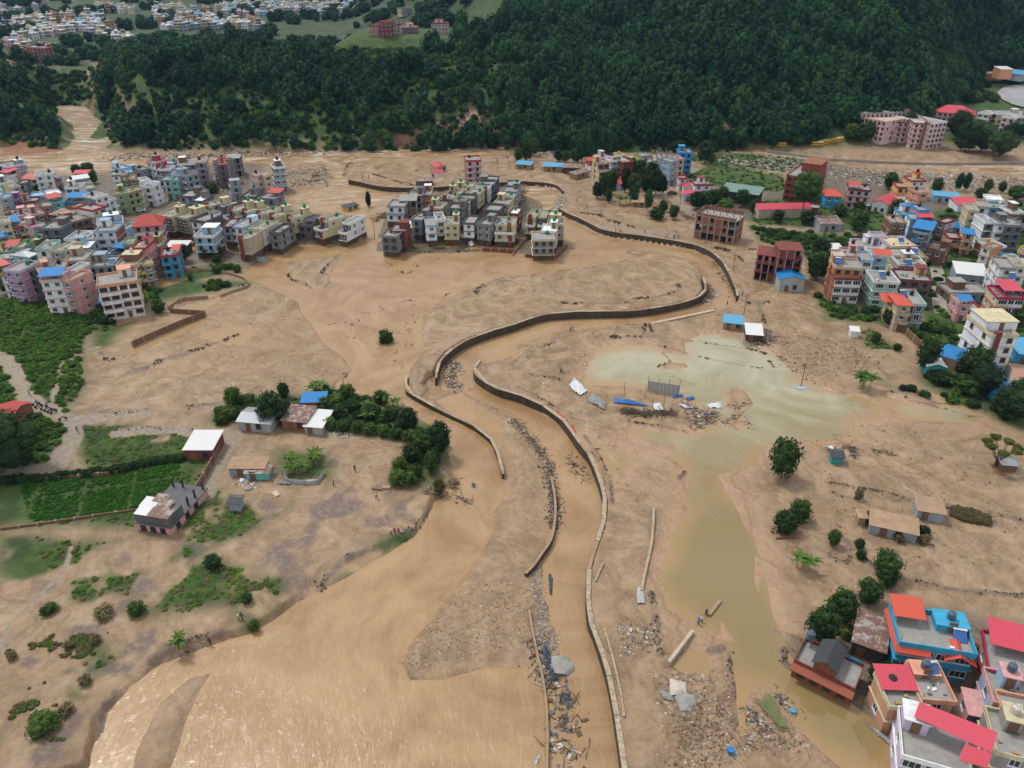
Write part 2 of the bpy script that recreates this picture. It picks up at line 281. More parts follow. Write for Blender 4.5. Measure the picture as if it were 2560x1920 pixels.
GRASS = [gpoly('D', [(1480,365),(1560,355),(1640,370),(1690,378),(1700,410),(1640,420),(1560,405),(1480,395)], 2), gpoly('D', [(1650,430),(1790,425),(1900,450),(1930,470),(1930,505),(1840,500),(1700,490),(1640,490),(1620,470)], 2),
         gpoly('D', [(1620,490),(1760,505),(1900,515),(1880,560),(1800,560),(1750,560),(1640,520)], 2), gpoly('D', [(1760,640),(1830,650),(1940,690),(2000,700),(2080,720),(2110,760),(2030,760),(1950,720),(1890,700),(1790,690)], 2),
         gpoly('D', [(1900,480),(2100,440),(2400,440),(2400,900),(2060,880),(1990,830),(2000,700),(1960,560)], 2), gpoly('D', [(1900,830),(2040,850),(2212,900),(2400,1000),(2212,930),(2120,890),(2000,860)], 2),
         gpoly('D', [(-80,1020),(0,1020),(380,1000),(450,960),(470,985),(420,1060),(350,1150),(200,1130),(0,1150),(-80,1160)], 1.2), gpoly('D', [(1260,300),(1600,330),(1760,345),(1690,372),(1500,350),(1260,345)], 2),
         gpoly('D', [(460,905),(500,860),(560,850),(700,830),(860,880),(970,930),(965,1000),(930,1010),(900,945),(700,935),(600,920),(470,915)], 1.2),
         gpoly('D', [(320,600),(460,570),(520,575),(440,600),(540,610),(380,640),(300,660),(240,740),(190,760),(200,680)], .8),
         gpoly('D', [(610,975),(700,985),(705,1030),(620,1040)], 1.2), gpoly('D', [(850,1040),(880,970),(960,950),(960,1010),(940,1050),(890,1050)], 1.2)]
PATCHY = [gpoly('D', [(180,925),(470,930),(460,960),(380,1000),(180,1015)], 1.2), gpoly('D', [(340,1060),(480,1060),(620,1090),(520,1160),(470,1180),(380,1170)], 1.2),
          gpoly('D', [(0,1150),(200,1170),(400,1160),(480,1200),(600,1270),(540,1350),(480,1300),(400,1330),(250,1310),(150,1300),(0,1330)], 1.2),
          gpoly('D', [(0,1350),(180,1380),(260,1420),(180,1560),(120,1620),(0,1659)], 1.2), gpoly('D', [(760,1200),(900,1145),(930,1150),(860,1200),(740,1260),(700,1260)], 1),
          gpoly('D', [(1840,690),(1900,720),(1960,790),(1960,830),(1880,780)], 2), gpoly('D', [(480,1230),(620,1250),(600,1300),(520,1330)], 1.2),
          gpoly('D', [(1390,1320),(1480,1330),(1490,1400),(1440,1430),(1400,1400)], 2)]
BARE = [gpoly('D', [(1000,285),(1130,292),(1200,300),(1130,310),(1000,318)], 3)]
GRAVEL = [gpoly('D', [(1150,1200),(1185,1210),(1225,1450),(1195,1470),(1160,1380)], .8), gpoly('D', [(1560,340),(1700,350),(1900,372),(2212,372),(2400,376),(2400,420),(2212,410),(1950,395),(1800,385),(1700,375),(1560,365)], 2),
          gpoly('D', [(1390,1400),(1520,1420),(1600,1480),(1620,1659),(1400,1659),(1430,1480)], 2), gpoly('D', [(1600,1500),(1760,1560),(1850,1659),(1560,1659)], 2),
          gpoly('D', [(1760,730),(1900,760),(1920,800),(1780,810),(1640,830),(1640,770)], 2), gpoly('D', [(560,380),(700,400),(700,460),(600,470),(560,430)], .5),
          gpoly('D', [(700,770),(760,800),(740,830),(600,800)], .3), gpoly('D', [(250,338),(720,322),(720,308),(260,318)], 1)]
REDSOIL = [gpoly('D', [(790,325),(800,308),(900,298),(1000,290),(1130,295),(1120,310),(1000,318),(860,324)], 3), gpoly('V6', [(90,620),(190,640),(210,760),(330,900),(420,1030),(300,1060),(150,860)], 12), gpoly('D', [(0,300),(60,305),(140,315),(120,326),(60,334),(0,338)], 2),
           gpoly('TR', [(820,560),(960,590),(940,600),(820,590)], 5)]
TOWN = [gpoly('D', [(1470,390),(1640,420),(1780,350),(1960,390),(2000,430),(2100,440),(2240,440),(2240,860),(2100,860),(2000,690),(1900,680),(1790,640),(1790,540),(1900,500),(1640,480),(1500,470)], 2),
        gpoly('D', [(1700,1390),(1860,1330),(1950,1300),(2240,1360),(2240,1680),(1950,1680),(1900,1560),(1700,1470)], 2), gpoly('D', [(810,440),(1040,400),(1130,400),(1230,500),(1190,560),(800,560)], .4)]
def tl(c, pts, z, w): return (spline([G(c, x, y, z)[:2] for x, y in pts], 4), w)
TRACKS = [tl('I', [(-100,560),(0,600),(70,650),(130,740),(190,860),(240,940),(330,1000),(430,1050),(520,1080),(640,1080),(760,1060),(900,1030),(1100,1000)], 1.5, 2.6),
          tl('I', [(740,480),(650,520),(560,600),(480,660),(460,760),(420,880),(430,960),(500,1050)], 1.8, 0.8), tl('I', [(520,1080),(560,1140),(560,1240),(480,1340),(430,1420),(270,1470),(100,1490)], 1.5, 2.6),
          tl('I', [(900,1180),(1300,1150),(1560,1180),(1800,1190),(1720,1300),(1640,1480),(1580,1659)], 1.3, 2.2), tl('V3', [(610,30),(560,200),(390,390),(250,540),(90,690),(20,850),(0,950)], 1.2, .45),
          tl('A', [(770,1330),(720,1440),(660,1530)], 1, 1.6), tl('TL', [(1310,245),(1480,250),(1600,252),(2060,255)], 36, 2.5), tl('E', [(0,860),(200,880),(400,870),(560,890),(700,900),(880,940)], 2.2, 2.2),
          tl('U3', [(2080,430),(1850,520),(1600,640),(1540,760),(1560,860),(1700,1000),(1900,1140),(2080,1240)], 2.2, 3.2), tl('U3', [(1700,1560),(1300,1540),(900,1480),(500,1400)], 2.2, 3.0)]
def bl(c, pts, z, w, h): return (spline([G(c, x, y, z)[:2] for x, y in pts], 3), w, h)
_B = {'B': (.5, [[(320,400),(480,395),(600,460)],[(430,480),(560,450),(620,500)],[(690,1105),(610,1200),(570,1250)],[(260,1250),(310,1300),(400,1330),(480,1380),(580,1380),(640,1320)],[(960,1100),(1060,1120),(1190,1180)],[(1390,1185),(1520,1140),(1680,1070),(1850,1055)],
         [(1110,1220),(1180,1240),(1220,1230)],[(1260,1230),(1290,1260),(1350,1220)],[(1900,1440),(1920,1400),(2050,1320),(2200,1290)],[(930,380),(1100,420),(1300,480),(1500,490)],[(750,650),(900,640),(1100,650)],[(1450,1620),(1480,1520),(1700,1400),(1900,1300),(2212,1240)],
         [(760,410),(780,330),(820,290)],[(1350,1085),(1450,1070),(1530,1065)],[(800,750),(900,770),(1000,775)],[(650,1000),(760,960),(900,950)],[(1380,370),(1450,320)]]),
      'G': (2.0, [[(0,460),(80,380),(250,310),(380,260)],[(160,545),(420,590)],[(870,240),(900,150),(910,120)],[(1120,220),(1150,110)],[(1180,115),(1210,190)],[(860,225),(1130,220),(1540,250),(2000,310),(2212,360)],[(1260,300),(1700,400),(2000,460),(2160,480)],
         [(1300,350),(1370,430),(1260,470)],[(1390,550),(1590,635)],[(1000,960),(1200,980),(1500,1040)],[(620,1070),(720,1200),(830,1400),(860,1659)],[(1430,1450),(1500,1380)],[(940,110),(1130,100)],[(0,640),(250,760),(360,830)]]),
      'F': (2.0, [[(880,250),(1050,260),(1080,310),(1350,370),(1600,440)],[(1060,255),(1300,330),(1560,340)],[(470,950),(700,1000),(800,1010),(1100,1080),(1350,1150),(1700,1180),(1966,1250)],[(470,1020),(690,1085),(700,1000)],[(750,1350),(910,1400)],[(690,1480),(800,1590),(960,1640)],
         [(940,1090),(1130,1100),(1140,1250)],[(930,1190),(1140,1260)],[(460,1520),(600,1560),(620,1440),(540,1360),(480,1450),(460,1520)],[(800,30),(900,120),(930,150)],[(0,0),(60,60)],[(1200,1420),(1270,1460)]]),
      'Q': (2.0, [[(1130,20),(1500,110),(1900,160),(2212,180)],[(40,460),(270,560)],[(130,620),(140,720),(190,800)]]), 
      'D': (1.3, [[(690,1265),(705,1235),(750,1200),(800,1180),(870,1152),(910,1120),(935,1085)],[(735,840),(745,800)],[(1405,1290),(1412,1330),(1425,1420)],[(395,875),(500,862),(560,868)]]),
      'I': (1.0, [[(760,540),(800,590),(880,600)],[(640,1050),(900,1040),(1140,990)],[(640,1150),(1100,1150),(1500,1165)]]),
      'C': (2.0, [[(1050,1460),(1180,1455),(1350,1420),(1450,1380),(1430,1340)],[(420,1500),(1000,1505)],[(2015,1180),(2160,1170)],[(880,800),(1000,860),(1200,880)],[(600,740),(750,760),(880,820),(1040,860)],[(1300,590),(1400,640),(1440,720),(1560,770)],[(1750,1040),(1900,1060),(2150,1060)]]),
      'V7': (2.0, [[(1250,130),(1500,190),(1650,330)],[(1820,860),(1880,1000),(1930,1150)],[(1580,830),(1750,880),(1980,870)]]),
      'V3': (1.1, [[(1300,1000),(1480,900),(1700,820),(1900,770)],[(850,1640),(900,1400),(1000,1270)]]), 'V5': (1.9, [[(380,160),(360,400),(380,600),(400,900),(410,1150)],[(70,160),(250,110)],[(1090,150),(1100,300),(1200,390)]])}
BUNDS = [bl(c, p, z, .6 if c in 'GFQ' else .95, .4) for c, (z, L_) in _B.items() for p in L_]
BUNDS += [bl('D', [(471,1444),(440,1490),(415,1550),(395,1610),(368,1690)], .3, .45, .15), bl('D', [(205,1680),(215,1600),(240,1530),(300,1460),(345,1428),(450,1388),(540,1366),(600,1328),(650,1290)], .9, .5, .1), bl('I', [(980,720),(1100,680),(1250,610),(1440,565)], .5, 1.5, .7), bl('I', [(1450,550),(1560,510),(1700,460),(1820,410)], .5, .9, .4), bl('I', [(1900,30),(1600,140),(1300,200)], .5, 1.3, .6), bl('F', [(1400,1150),(1550,1200),(1690,1250)], 2, 2.2, .5)]
def bunds(X, Y):
    m = np.zeros(X.shape); z = np.zeros(X.shape)
    for P, w, h in BUNDS:
        d = d_line(P, X, Y, w * 2.5); k = sst(w, w * .25, d); m = np.maximum(m, k); z = np.maximum(z, k * h)
    n = sst(.3, .5, fbm(X, Y, 2.2, 3, 41)); return m * (.45 + .55 * n), z * (.5 + .6 * n)
def gz(c, x, y, lift=0.0):
    """where the line of sight of a photographed point meets the land"""
    u, f, d = ray(*src(c, x, y)); z = 1.0
    for _ in range(9):
        t = (z - CAM_H) / d; z = 0.5 * z + 0.5 * (float(land(np.array([u * t]), np.array([f * t]))[0]) + lift)
    t = (z - CAM_H) / d
    return (u * t, f * t, z)
def zat(x, y): return float(land(np.array([x]), np.array([y]))[0])

# ------------------------------------------------------------------ materials
MATS = {}
def nd(nt, t, **kw):
    n = nt.nodes.new(t)
    for k, v in kw.items():
        if k in n.inputs: n.inputs[k].default_value = v
        else: setattr(n, k, v)
    return n
def new_mat(name, rough=0.8, spec=0.3, metal=0.0):
    m = bpy.data.materials.new(name); m.use_nodes = True
    p = m.node_tree.nodes['Principled BSDF']
    p.inputs['Roughness'].default_value = rough; p.inputs['Specular IOR Level'].default_value = spec; p.inputs['Metallic'].default_value = metal
    return m, m.node_tree, p
def paint(name, col, rough=0.8, var=0.25, scale=0.6, grime=0.35, spec=0.3, metal=0.0, bump=0.0, bscale=6.0):
    """one real surface colour with blotches, streaks and dirt"""
    key = (name, tuple(col), rough)
    if key in MATS: return MATS[key]
    m, nt, p = new_mat(name, rough, spec, metal); L = nt.links.new
    tc = nd(nt, 'ShaderNodeTexCoord'); gi = nd(nt, 'ShaderNodeNewGeometry')
    n1 = nd(nt, 'ShaderNodeTexNoise', Scale=scale, Detail=5.0, Roughness=0.6)
    mp = nd(nt, 'ShaderNodeMapping'); mp.inputs['Scale'].default_value = (1.0, 1.0, 0.25)
    L(gi.outputs['Position'], mp.inputs['Vector']); L(mp.outputs[0], n1.inputs['Vector'])
    n2 = nd(nt, 'ShaderNodeTexNoise', Scale=scale * 4, Detail=4.0, Roughness=0.65); L(gi.outputs['Position'], n2.inputs['Vector'])
    r1 = nd(nt, 'ShaderNodeMapRange'); r1.inputs[1].default_value = 0.3; r1.inputs[2].default_value = 0.7; r1.inputs[3].default_value = 1 - var; r1.inputs[4].default_value = 1 + var * 0.4
    L(n1.outputs['Fac'], r1.inputs[0])
    mul = nd(nt, 'ShaderNodeMix', data_type='RGBA', blend_type='MULTIPLY'); mul.inputs[0].default_value = 1.0
    mul.inputs[6].default_value = (*col, 1); L(r1.outputs[0], mul.inputs[7])
    r2 = nd(nt, 'ShaderNodeMapRange'); r2.inputs[1].default_value = 0.5; r2.inputs[2].default_value = 0.75; r2.inputs[3].default_value = 0; r2.inputs[4].default_value = grime
    L(n2.outputs['Fac'], r2.inputs[0])
    mx = nd(nt, 'ShaderNodeMix', data_type='RGBA'); mx.inputs[7].default_value = (0.16, 0.13, 0.10, 1)
    L(r2.outputs[0], mx.inputs[0]); L(mul.outputs[2], mx.inputs[6]); L(mx.outputs[2], p.inputs['Base Color'])
    if bump:
        b = nd(nt, 'ShaderNodeBump', Strength=bump, Distance=0.1); nb = nd(nt, 'ShaderNodeTexNoise', Scale=bscale, Detail=3.0); L(gi.outputs['Position'], nb.inputs['Vector'])
        L(nb.outputs['Fac'], b.inputs['Height']); L(b.outputs[0], p.inputs['Normal'])
    MATS[key] = m; return m
def ground_mat():
    m, nt, p = new_mat('flood_mud_and_soil', 0.6, 0.5); L = nt.links.new
    geo = nd(nt, 'ShaderNodeNewGeometry'); P = geo.outputs['Position']
    def noise(scale, det=5, rough=.55, dist=0.0, sc=(1, 1, 1)):
        n = nd(nt, 'ShaderNodeTexNoise', Scale=scale, Detail=float(det), Roughness=rough, Distortion=dist)
        if sc != (1, 1, 1):
            mp = nd(nt, 'ShaderNodeMapping'); mp.inputs['Scale'].default_value = sc; mp.inputs['Rotation'].default_value = (0, 0, 0.5); L(P, mp.inputs[0]); L(mp.outputs[0], n.inputs['Vector'])
        else: L(P, n.inputs['Vector'])
        return n.outputs['Fac']
    def ramp(f, st):
        r = nd(nt, 'ShaderNodeValToRGB'); e = r.color_ramp.elements
        while len(e) < len(st): e.new(0.5)
        for i, (q, c) in enumerate(st): e[i].position = q; e[i].color = (*c, 1)
        L(f, r.inputs[0]); return r.outputs[0]
    def mix(f, a, b, mode='MIX'):
        x = nd(nt, 'ShaderNodeMix', data_type='RGBA', blend_type=mode)
        if isinstance(f, float): x.inputs[0].default_value = f
        else: L(f, x.inputs[0])
        for s_, v in ((6, a), (7, b)):
            if isinstance(v, tuple): x.inputs[s_].default_value = (*v, 1)
            else: L(v, x.inputs[s_])
        return x.outputs[2]
    def math_(op, a, b, clamp=False):
        x = nd(nt, 'ShaderNodeMath', operation=op, use_clamp=clamp)
        for s_, v in ((0, a), (1, b)):
            if isinstance(v, (int, float)): x.inputs[s_].default_value = v
            else: L(v, x.inputs[s_])
        return x.outputs[0]
    def mr(f, a, b, c=0.0, d=1.0):
        x = nd(nt, 'ShaderNodeMapRange'); L(f, x.inputs[0])
        for i, v in enumerate((a, b, c, d)): x.inputs[i + 1].default_value = v
        return x.outputs[0]
    a1 = nd(nt, 'ShaderNodeAttribute', attribute_name='kind_a'); a2 = nd(nt, 'ShaderNodeAttribute', attribute_name='kind_b')
    s1 = nd(nt, 'ShaderNodeSeparateColor'); s2 = nd(nt, 'ShaderNodeSeparateColor'); L(a1.outputs['Color'], s1.inputs[0]); L(a2.outputs['Color'], s2.inputs[0])
    grass, gravel, red = s1.outputs; track, wet, pit = s2.outputs; town = a1.outputs['Alpha']; far = a2.outputs['Alpha']
    big = noise(0.018, 5, .6, 1.6); mid = noise(0.09, 7, .62, 2.2); fine = noise(0.9, 6, .65); streak = noise(0.10, 6, .6, 1.4, (1, 3.2, 1)); grit = noise(5.0, 4, .7)
    sl = noise(0.05, 8, .55, 4.0)
    base = ramp(mid, [(0.30, (.180, .108, .052)), (0.45, (.295, .188, .098)), (0.56, (.380, .260, .148)), (0.72, (.50, .370, .240))])
    base = mix(mr(big, .35, .65, 0, .6), base, ramp(streak, [(.3, (.210, .128, .058)), (.5, (.320, .208, .108)), (.7, (.44, .315, .195))]))
    base = mix(mr(sl, .485, .50, 0, .28), base, (.24, .165, .11)); 
    base = mix(mr(fine, .38, .62, .0, .22), base, (.26, .18, .125))
    base = mix(wet, base, mix(mr(mid, .35, .65), (.43, .28, .165), (.36, .23, .135)))
    wv = nd(nt, 'ShaderNodeTexWave', Scale=.035, Distortion=26.0); wv.inputs['Detail'].default_value = 5.0; wv.inputs['Detail Scale'].default_value = .6; wv.inputs['Detail Roughness'].default_value = .55; L(P, wv.inputs['Vector'])
    base = mix(math_('MULTIPLY', mr(wv.outputs['Fac'], .90, .99), .34), base, (.17, .105, .06)); base = mix(math_('MULTIPLY', mr(wv.outputs['Fac'], .16, .02), .30), base, (.46, .33, .225))
    tg = noise(.75, 9, .80, 1.2); base = mix(mr(tg, .54, .64, 0, .55), base, (.17, .11, .07)); base = mix(mr(tg, .45, .36, 0, .42), base, (.44, .315, .215))
    sz = nd(nt, 'ShaderNodeSeparateXYZ'); L(P, sz.inputs[0]); marg = mr(sz.outputs['Z'], .26, .04); marg = math_('MULTIPLY', marg, math_('SUBTRACT', 1.0, grass, True)); base = mix(math_('MULTIPLY', marg, .75), base, mix(mr(mid, .35, .65), (.29, .175, .080), (.37, .240, .125)))
    # eroded pits of the farmland, gravel, red earth, tracks
    base = mix(math_('MULTIPLY', pit, mr(fine, .30, .50)), base, (.16, .115, .095))
    vo = nd(nt, 'ShaderNodeTexVoronoi', Scale=1.6); L(P, vo.inputs['Vector'])
    gcol = ramp(vo.outputs['Color'], [(0.0, (.12, .08, .052)), (.45, (.24, .165, .105)), (.8, (.33, .24, .165)), (1, (.50, .44, .37))])
    base = mix(math_('MULTIPLY', gravel, mr(fine, .40, .60), True), base, gcol)
    base = mix(math_('MULTIPLY', red, .95), base, ramp(mid, [(.3, (.15, .06, .03)), (.7, (.34, .16, .085))]))
    soil = ramp(fine, [(.3, (.04, .035, .028)), (.5, (.10, .085, .065)), (.7, (.20, .165, .125))])
    base = mix(math_('MULTIPLY', town, mr(mid, .3, .55, .35, .9)), base, soil)
    gcl = ramp(noise(.22, 6, .65, .6), [(.28, (.012, .032, .007)), (.45, (.028, .070, .010)), (.60, (.055, .115, .014)), (.78, (.10, .14, .022))])
    base = mix(grass, base, gcl)
    base = mix(math_('MULTIPLY', far, .9), base, ramp(noise(.012, 3, .5), [(.35, (.015, .035, .02)), (.5, (.045, .085, .025)), (.65, (.02, .04, .025))]))
    base = mix(track, base, ramp(fine, [(.3, (.20, .16, .12)), (.7, (.36, .29, .215))]))
    base = mix(mr(grit, .3, .7, .0, .16), base, (.12, .09, .07))
    L(base, p.inputs['Base Color'])
    rg = mr(mid, .38, .62, .20, .52); rg = mix(math_('MAXIMUM', wet, marg), rg, (.22, .22, .22)); rg = mix(math_('MAXIMUM', grass, gravel), rg, (.9, .9, .9)); L(rg, p.inputs['Roughness'])
    h = math_('ADD', math_('ADD', math_('MULTIPLY', fine, .6), math_('MULTIPLY', tg, .5)), math_('ADD', math_('MULTIPLY', mid, 1.6), math_('MULTIPLY', grit, .10)))
    h = math_('ADD', h, math_('MULTIPLY', math_('MULTIPLY', vo.outputs['Distance'], gravel), .5)); h = math_('ADD', h, math_('MULTIPLY', math_('MULTIPLY', noise(1.5, 6, .7), grass), 1.2))
    b = nd(nt, 'ShaderNodeBump', Strength=.9, Distance=.5); L(h, b.inputs['Height']); L(b.outputs[0], p.inputs['Normal'])
    return m
def water_mat(name, deep, pale, foam=0.0, bump=.12, rough=.06, sc=.5, silt=None):
    m, nt, p = new_mat(name, rough, .5); L = nt.links.new; P = nd(nt, 'ShaderNodeNewGeometry').outputs['Position']
    mp = nd(nt, 'ShaderNodeMapping'); mp.inputs['Scale'].default_value = (1.3, .42, 1); mp.inputs['Rotation'].default_value = (0, 0, .45); L(P, mp.inputs[0])
    a = nd(nt, 'ShaderNodeTexNoise', Scale=.035, Detail=6.0, Roughness=.6, Distortion=2.5); L(P, a.inputs['Vector'])
    r = nd(nt, 'ShaderNodeValToRGB'); r.color_ramp.elements[0].position = .36; r.color_ramp.elements[0].color = (*deep, 1); r.color_ramp.elements[1].position = .62; r.color_ramp.elements[1].color = (*pale, 1)
    L(a.outputs['Fac'], r.inputs[0]); col = r.outputs[0]
    if foam:
        fs = nd(nt, 'ShaderNodeTexNoise', Scale=.30, Detail=9.0, Roughness=.74, Distortion=1.0); L(mp.outputs[0], fs.inputs['Vector'])
        for lo_, hi_, c_, k_ in ((.52, .70, (.20, .105, .034, 1), .32), (.45, .33, (.44, .30, .165, 1), .30), (.30, .25, (.66, .55, .40, 1), .4)):
            kk = nd(nt, 'ShaderNodeMapRange'); kk.inputs[1].default_value = lo_; kk.inputs[2].default_value = hi_; kk.inputs[4].default_value = k_; L(fs.outputs['Fac'], kk.inputs[0]); x = nd(nt, 'ShaderNodeMix', data_type='RGBA'); L(kk.outputs[0], x.inputs[0]); L(col, x.inputs[6]); x.inputs[7].default_value = c_; col = x.outputs[2]
    if silt:  # near water silty brown; far water paler, sky reflection put into the colour
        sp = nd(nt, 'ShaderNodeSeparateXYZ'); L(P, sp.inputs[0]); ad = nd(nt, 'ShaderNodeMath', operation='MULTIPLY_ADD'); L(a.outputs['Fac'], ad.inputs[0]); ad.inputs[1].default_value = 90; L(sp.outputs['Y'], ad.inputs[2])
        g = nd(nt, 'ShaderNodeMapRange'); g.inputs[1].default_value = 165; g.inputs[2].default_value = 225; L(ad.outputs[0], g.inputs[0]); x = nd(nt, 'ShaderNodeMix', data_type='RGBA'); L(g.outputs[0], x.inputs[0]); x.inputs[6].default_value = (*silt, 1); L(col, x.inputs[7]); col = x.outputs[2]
    if foam:
        f = nd(nt, 'ShaderNodeTexNoise', Scale=.16, Detail=8.0, Roughness=.72, Distortion=1.8); mp2 = nd(nt, 'ShaderNodeMapping'); mp2.inputs['Scale'].default_value = (.35, 1, 1); L(P, mp2.inputs[0]); L(mp2.outputs[0], f.inputs['Vector'])
        sp = nd(nt, 'ShaderNodeSeparateXYZ'); L(P, sp.inputs[0]); g = nd(nt, 'ShaderNodeMapRange'); g.inputs[1].default_value = 300; g.inputs[2].default_value = 370; L(sp.outputs['Y'], g.inputs[0])
        k = nd(nt, 'ShaderNodeMapRange'); k.inputs[1].default_value = .5; k.inputs[2].default_value = .62; L(f.outputs['Fac'], k.inputs[0])
        q = nd(nt, 'ShaderNodeMath', operation='MULTIPLY'); L(g.outputs[0], q.inputs[0]); L(k.outputs[0], q.inputs[1])
        q2 = nd(nt, 'ShaderNodeMath', operation='MULTIPLY'); L(q.outputs[0], q2.inputs[0]); q2.inputs[1].default_value = foam
        x = nd(nt, 'ShaderNodeMix', data_type='RGBA'); L(q2.outputs[0], x.inputs[0]); L(col, x.inputs[6]); x.inputs[7].default_value = (.66, .60, .52, 1); col = x.outputs[2]
    sa = nd(nt, 'ShaderNodeAttribute', attribute_name='shallow'); x = nd(nt, 'ShaderNodeMix', data_type='RGBA'); L(sa.outputs['Fac'], x.inputs[0]); L(col, x.inputs[6]); x.inputs[7].default_value = (.33, .210, .098, 1); col = x.outputs[2]
    L(col, p.inputs['Base Color'])
    b1 = nd(nt, 'ShaderNodeTexNoise', Scale=sc, Detail=5.0, Roughness=.6, Distortion=1.2); L(mp.outputs[0], b1.inputs['Vector'])
    b = nd(nt, 'ShaderNodeBump', Strength=bump, Distance=.5); L(b1.outputs['Fac'], b.inputs['Height']); L(b.outputs[0], p.inputs['Normal'])
    return m
M_GROUND = ground_mat()
M_RIVER = water_mat('silty_river_water', (.26, .155, .070), (.37, .242, .128), .9, .24, .27, .8)
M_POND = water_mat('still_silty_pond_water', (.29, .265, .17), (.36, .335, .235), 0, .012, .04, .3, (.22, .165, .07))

def mesh_obj(name, verts, faces, mats, parent=None, mi=None, smooth=False):
    me = bpy.data.meshes.new(name); me.from_pydata([tuple(v) for v in verts], [], [tuple(f) for f in faces])
    for m in (mats if isinstance(mats, (list, tuple)) else [mats]): me.materials.append(m)
    if mi is not None: me.polygons.foreach_set('material_index', np.asarray(mi, dtype=np.int32))
    if smooth: me.polygons.foreach_set('use_smooth', [True] * len(me.polygons))
    o = bpy.data.objects.new(name, me); COL.objects.link(o)
    if parent: o.parent = parent
    return o
def fast_grid(name, X, Y, Z, mat, attrs=None):
    nr, nc = X.shape
    me = bpy.data.meshes.new(name); me.vertices.add(nr * nc)
    co = np.stack([X, Y, Z], -1).reshape(-1).astype(np.float32); me.vertices.foreach_set('co', co)
    i = np.arange(nr * nc).reshape(nr, nc)
    q = np.stack([i[:-1, :-1], i[:-1, 1:], i[1:, 1:], i[1:, :-1]], -1).reshape(-1)
    nf = (nr - 1) * (nc - 1)
    me.loops.add(nf * 4); me.loops.foreach_set('vertex_index', q.astype(np.int32))
    me.polygons.add(nf); me.polygons.foreach_set('loop_start', np.arange(0, nf * 4, 4, dtype=np.int32))
    me.polygons.foreach_set('use_smooth', np.ones(nf, bool)); me.materials.append(mat); me.update(calc_edges=True)
    if attrs:
        for k, v in attrs.items():
            a = me.attributes.new(k, 'FLOAT_COLOR', 'POINT'); a.data.foreach_set('color', v.reshape(-1).astype(np.float32))
    o = bpy.data.objects.new(name, me); COL.objects.link(o); o['kind'] = 'structure'; return o
def kinds(mk):
    z = np.zeros_like(mk['grass'])
    return {'kind_a': np.stack([mk['grass'], mk['gravel'], mk['red'], mk['town']], -1), 'kind_b': np.stack([mk['track'], mk['wet'], mk['pit'], mk['far']], -1)}
ys = 48 * np.exp(np.linspace(0, math.log(456 / 48.0), 640))
us = np.linspace(-1.02, 1.02, 860)
Yg = np.repeat(ys[:, None], len(us), 1); Xg = us[None, :] * (Yg + 12)
Zg, mk = land(Xg, Yg, True)
ground = fast_grid('ground', Xg, Yg, Zg, M_GROUND, kinds(mk))
ys2 = ys[-1] * np.exp(np.linspace(0, math.log(3200 / ys[-1]), 210)); us2 = us[::2]
us2 = np.linspace(-1.02, 1.02, 430)
Y2 = np.repeat(ys2[:, None], len(us2), 1); X2 = us2[None, :] * (Y2 + 12)
Z2, mk2 = land(X2, Y2, True)
hills = fast_grid('hillside', X2, Y2, Z2, M_GROUND, kinds(mk2))
def _samp(F1, F2, X, Y):
    X = np.asarray(X, float); Y = np.asarray(Y, float); out = np.zeros(X.shape)
    for F, U, y0, y1, m_ in ((F1, us, ys[0], ys[-1], Y <= ys[-1]), (F2, us2, ys2[0], ys2[-1], Y > ys[-1])):
        if not m_.any(): continue
        x, y = X[m_], np.clip(Y[m_], y0, y1); r = np.log(y / y0) / math.log(y1 / y0) * (F.shape[0] - 1); c = (x / (y + 12) - U[0]) / (U[-1] - U[0]) * (F.shape[1] - 1)
        r = np.clip(r, 0, F.shape[0] - 1.001); c = np.clip(c, 0, F.shape[1] - 1.001); i, j = r.astype(int), c.astype(int); a, b = r - i, c - j
        out[m_] = (F[i, j] * (1 - b) + F[i, j + 1] * b) * (1 - a) + (F[i + 1, j] * (1 - b) + F[i + 1, j + 1] * b) * a
    return out
land_exact = land
def land(X, Y, masks=False):
    z = _samp(Zg, Z2, X, Y)
    return (z, {k: _samp(mk[k], mk2[k], X, Y) for k in ('grass', 'red')}) if masks else z
def sheet(name, P, z, mat):
    o = mesh_obj(name, [(x, y, z) for x, y in P], [tuple(range(len(P)))], mat); o['kind'] = 'structure'; return o
river = fast_grid('river_water', Xg[::2, ::2], Yg[::2, ::2], Zg[::2, ::2] * 0, M_RIVER); _sh = river.data.attributes.new('shallow', 'FLOAT', 'POINT'); _sh.data.foreach_set('value', (sst(-.50, .0, Zg[::2, ::2]) * .85).reshape(-1).astype(np.float32))
river_far = sheet('far_river_water', [(-560, 455.5), (560, 455.5), (560, 600), (-560, 600)], 0.0, M_RIVER)
gx_, gy_ = np.meshgrid(np.arange(-10, 330, 2.5), np.arange(46, 400, 2.5)); cx_, cy_ = gx_[:-1, :-1] + 1.25, gy_[:-1, :-1] + 1.25
pd_ = np.full(cx_.shape, -99.0)
for P_ in POND: pd_ = np.maximum(pd_, sd_poly(P_, cx_, cy_, 12))
ok_ = (pd_ > -7) & (sd_poly(EAST, cx_, cy_, 12) > 2.2); ii_ = np.arange(gx_.size).reshape(gx_.shape); sel = np.argwhere(ok_)
fc_ = [(ii_[i, j], ii_[i, j + 1], ii_[i + 1, j + 1], ii_[i + 1, j]) for i, j in sel]; us_ = sorted({q for f in fc_ for q in f}); rm_ = {q: k for k, q in enumerate(us_)}
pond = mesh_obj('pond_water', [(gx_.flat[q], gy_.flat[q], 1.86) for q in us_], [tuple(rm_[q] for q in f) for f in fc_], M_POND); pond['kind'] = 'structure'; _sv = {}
for (i, j), f in zip(sel, fc_):
    for q in f: _sv.setdefault(q, []).append(pd_[i, j])
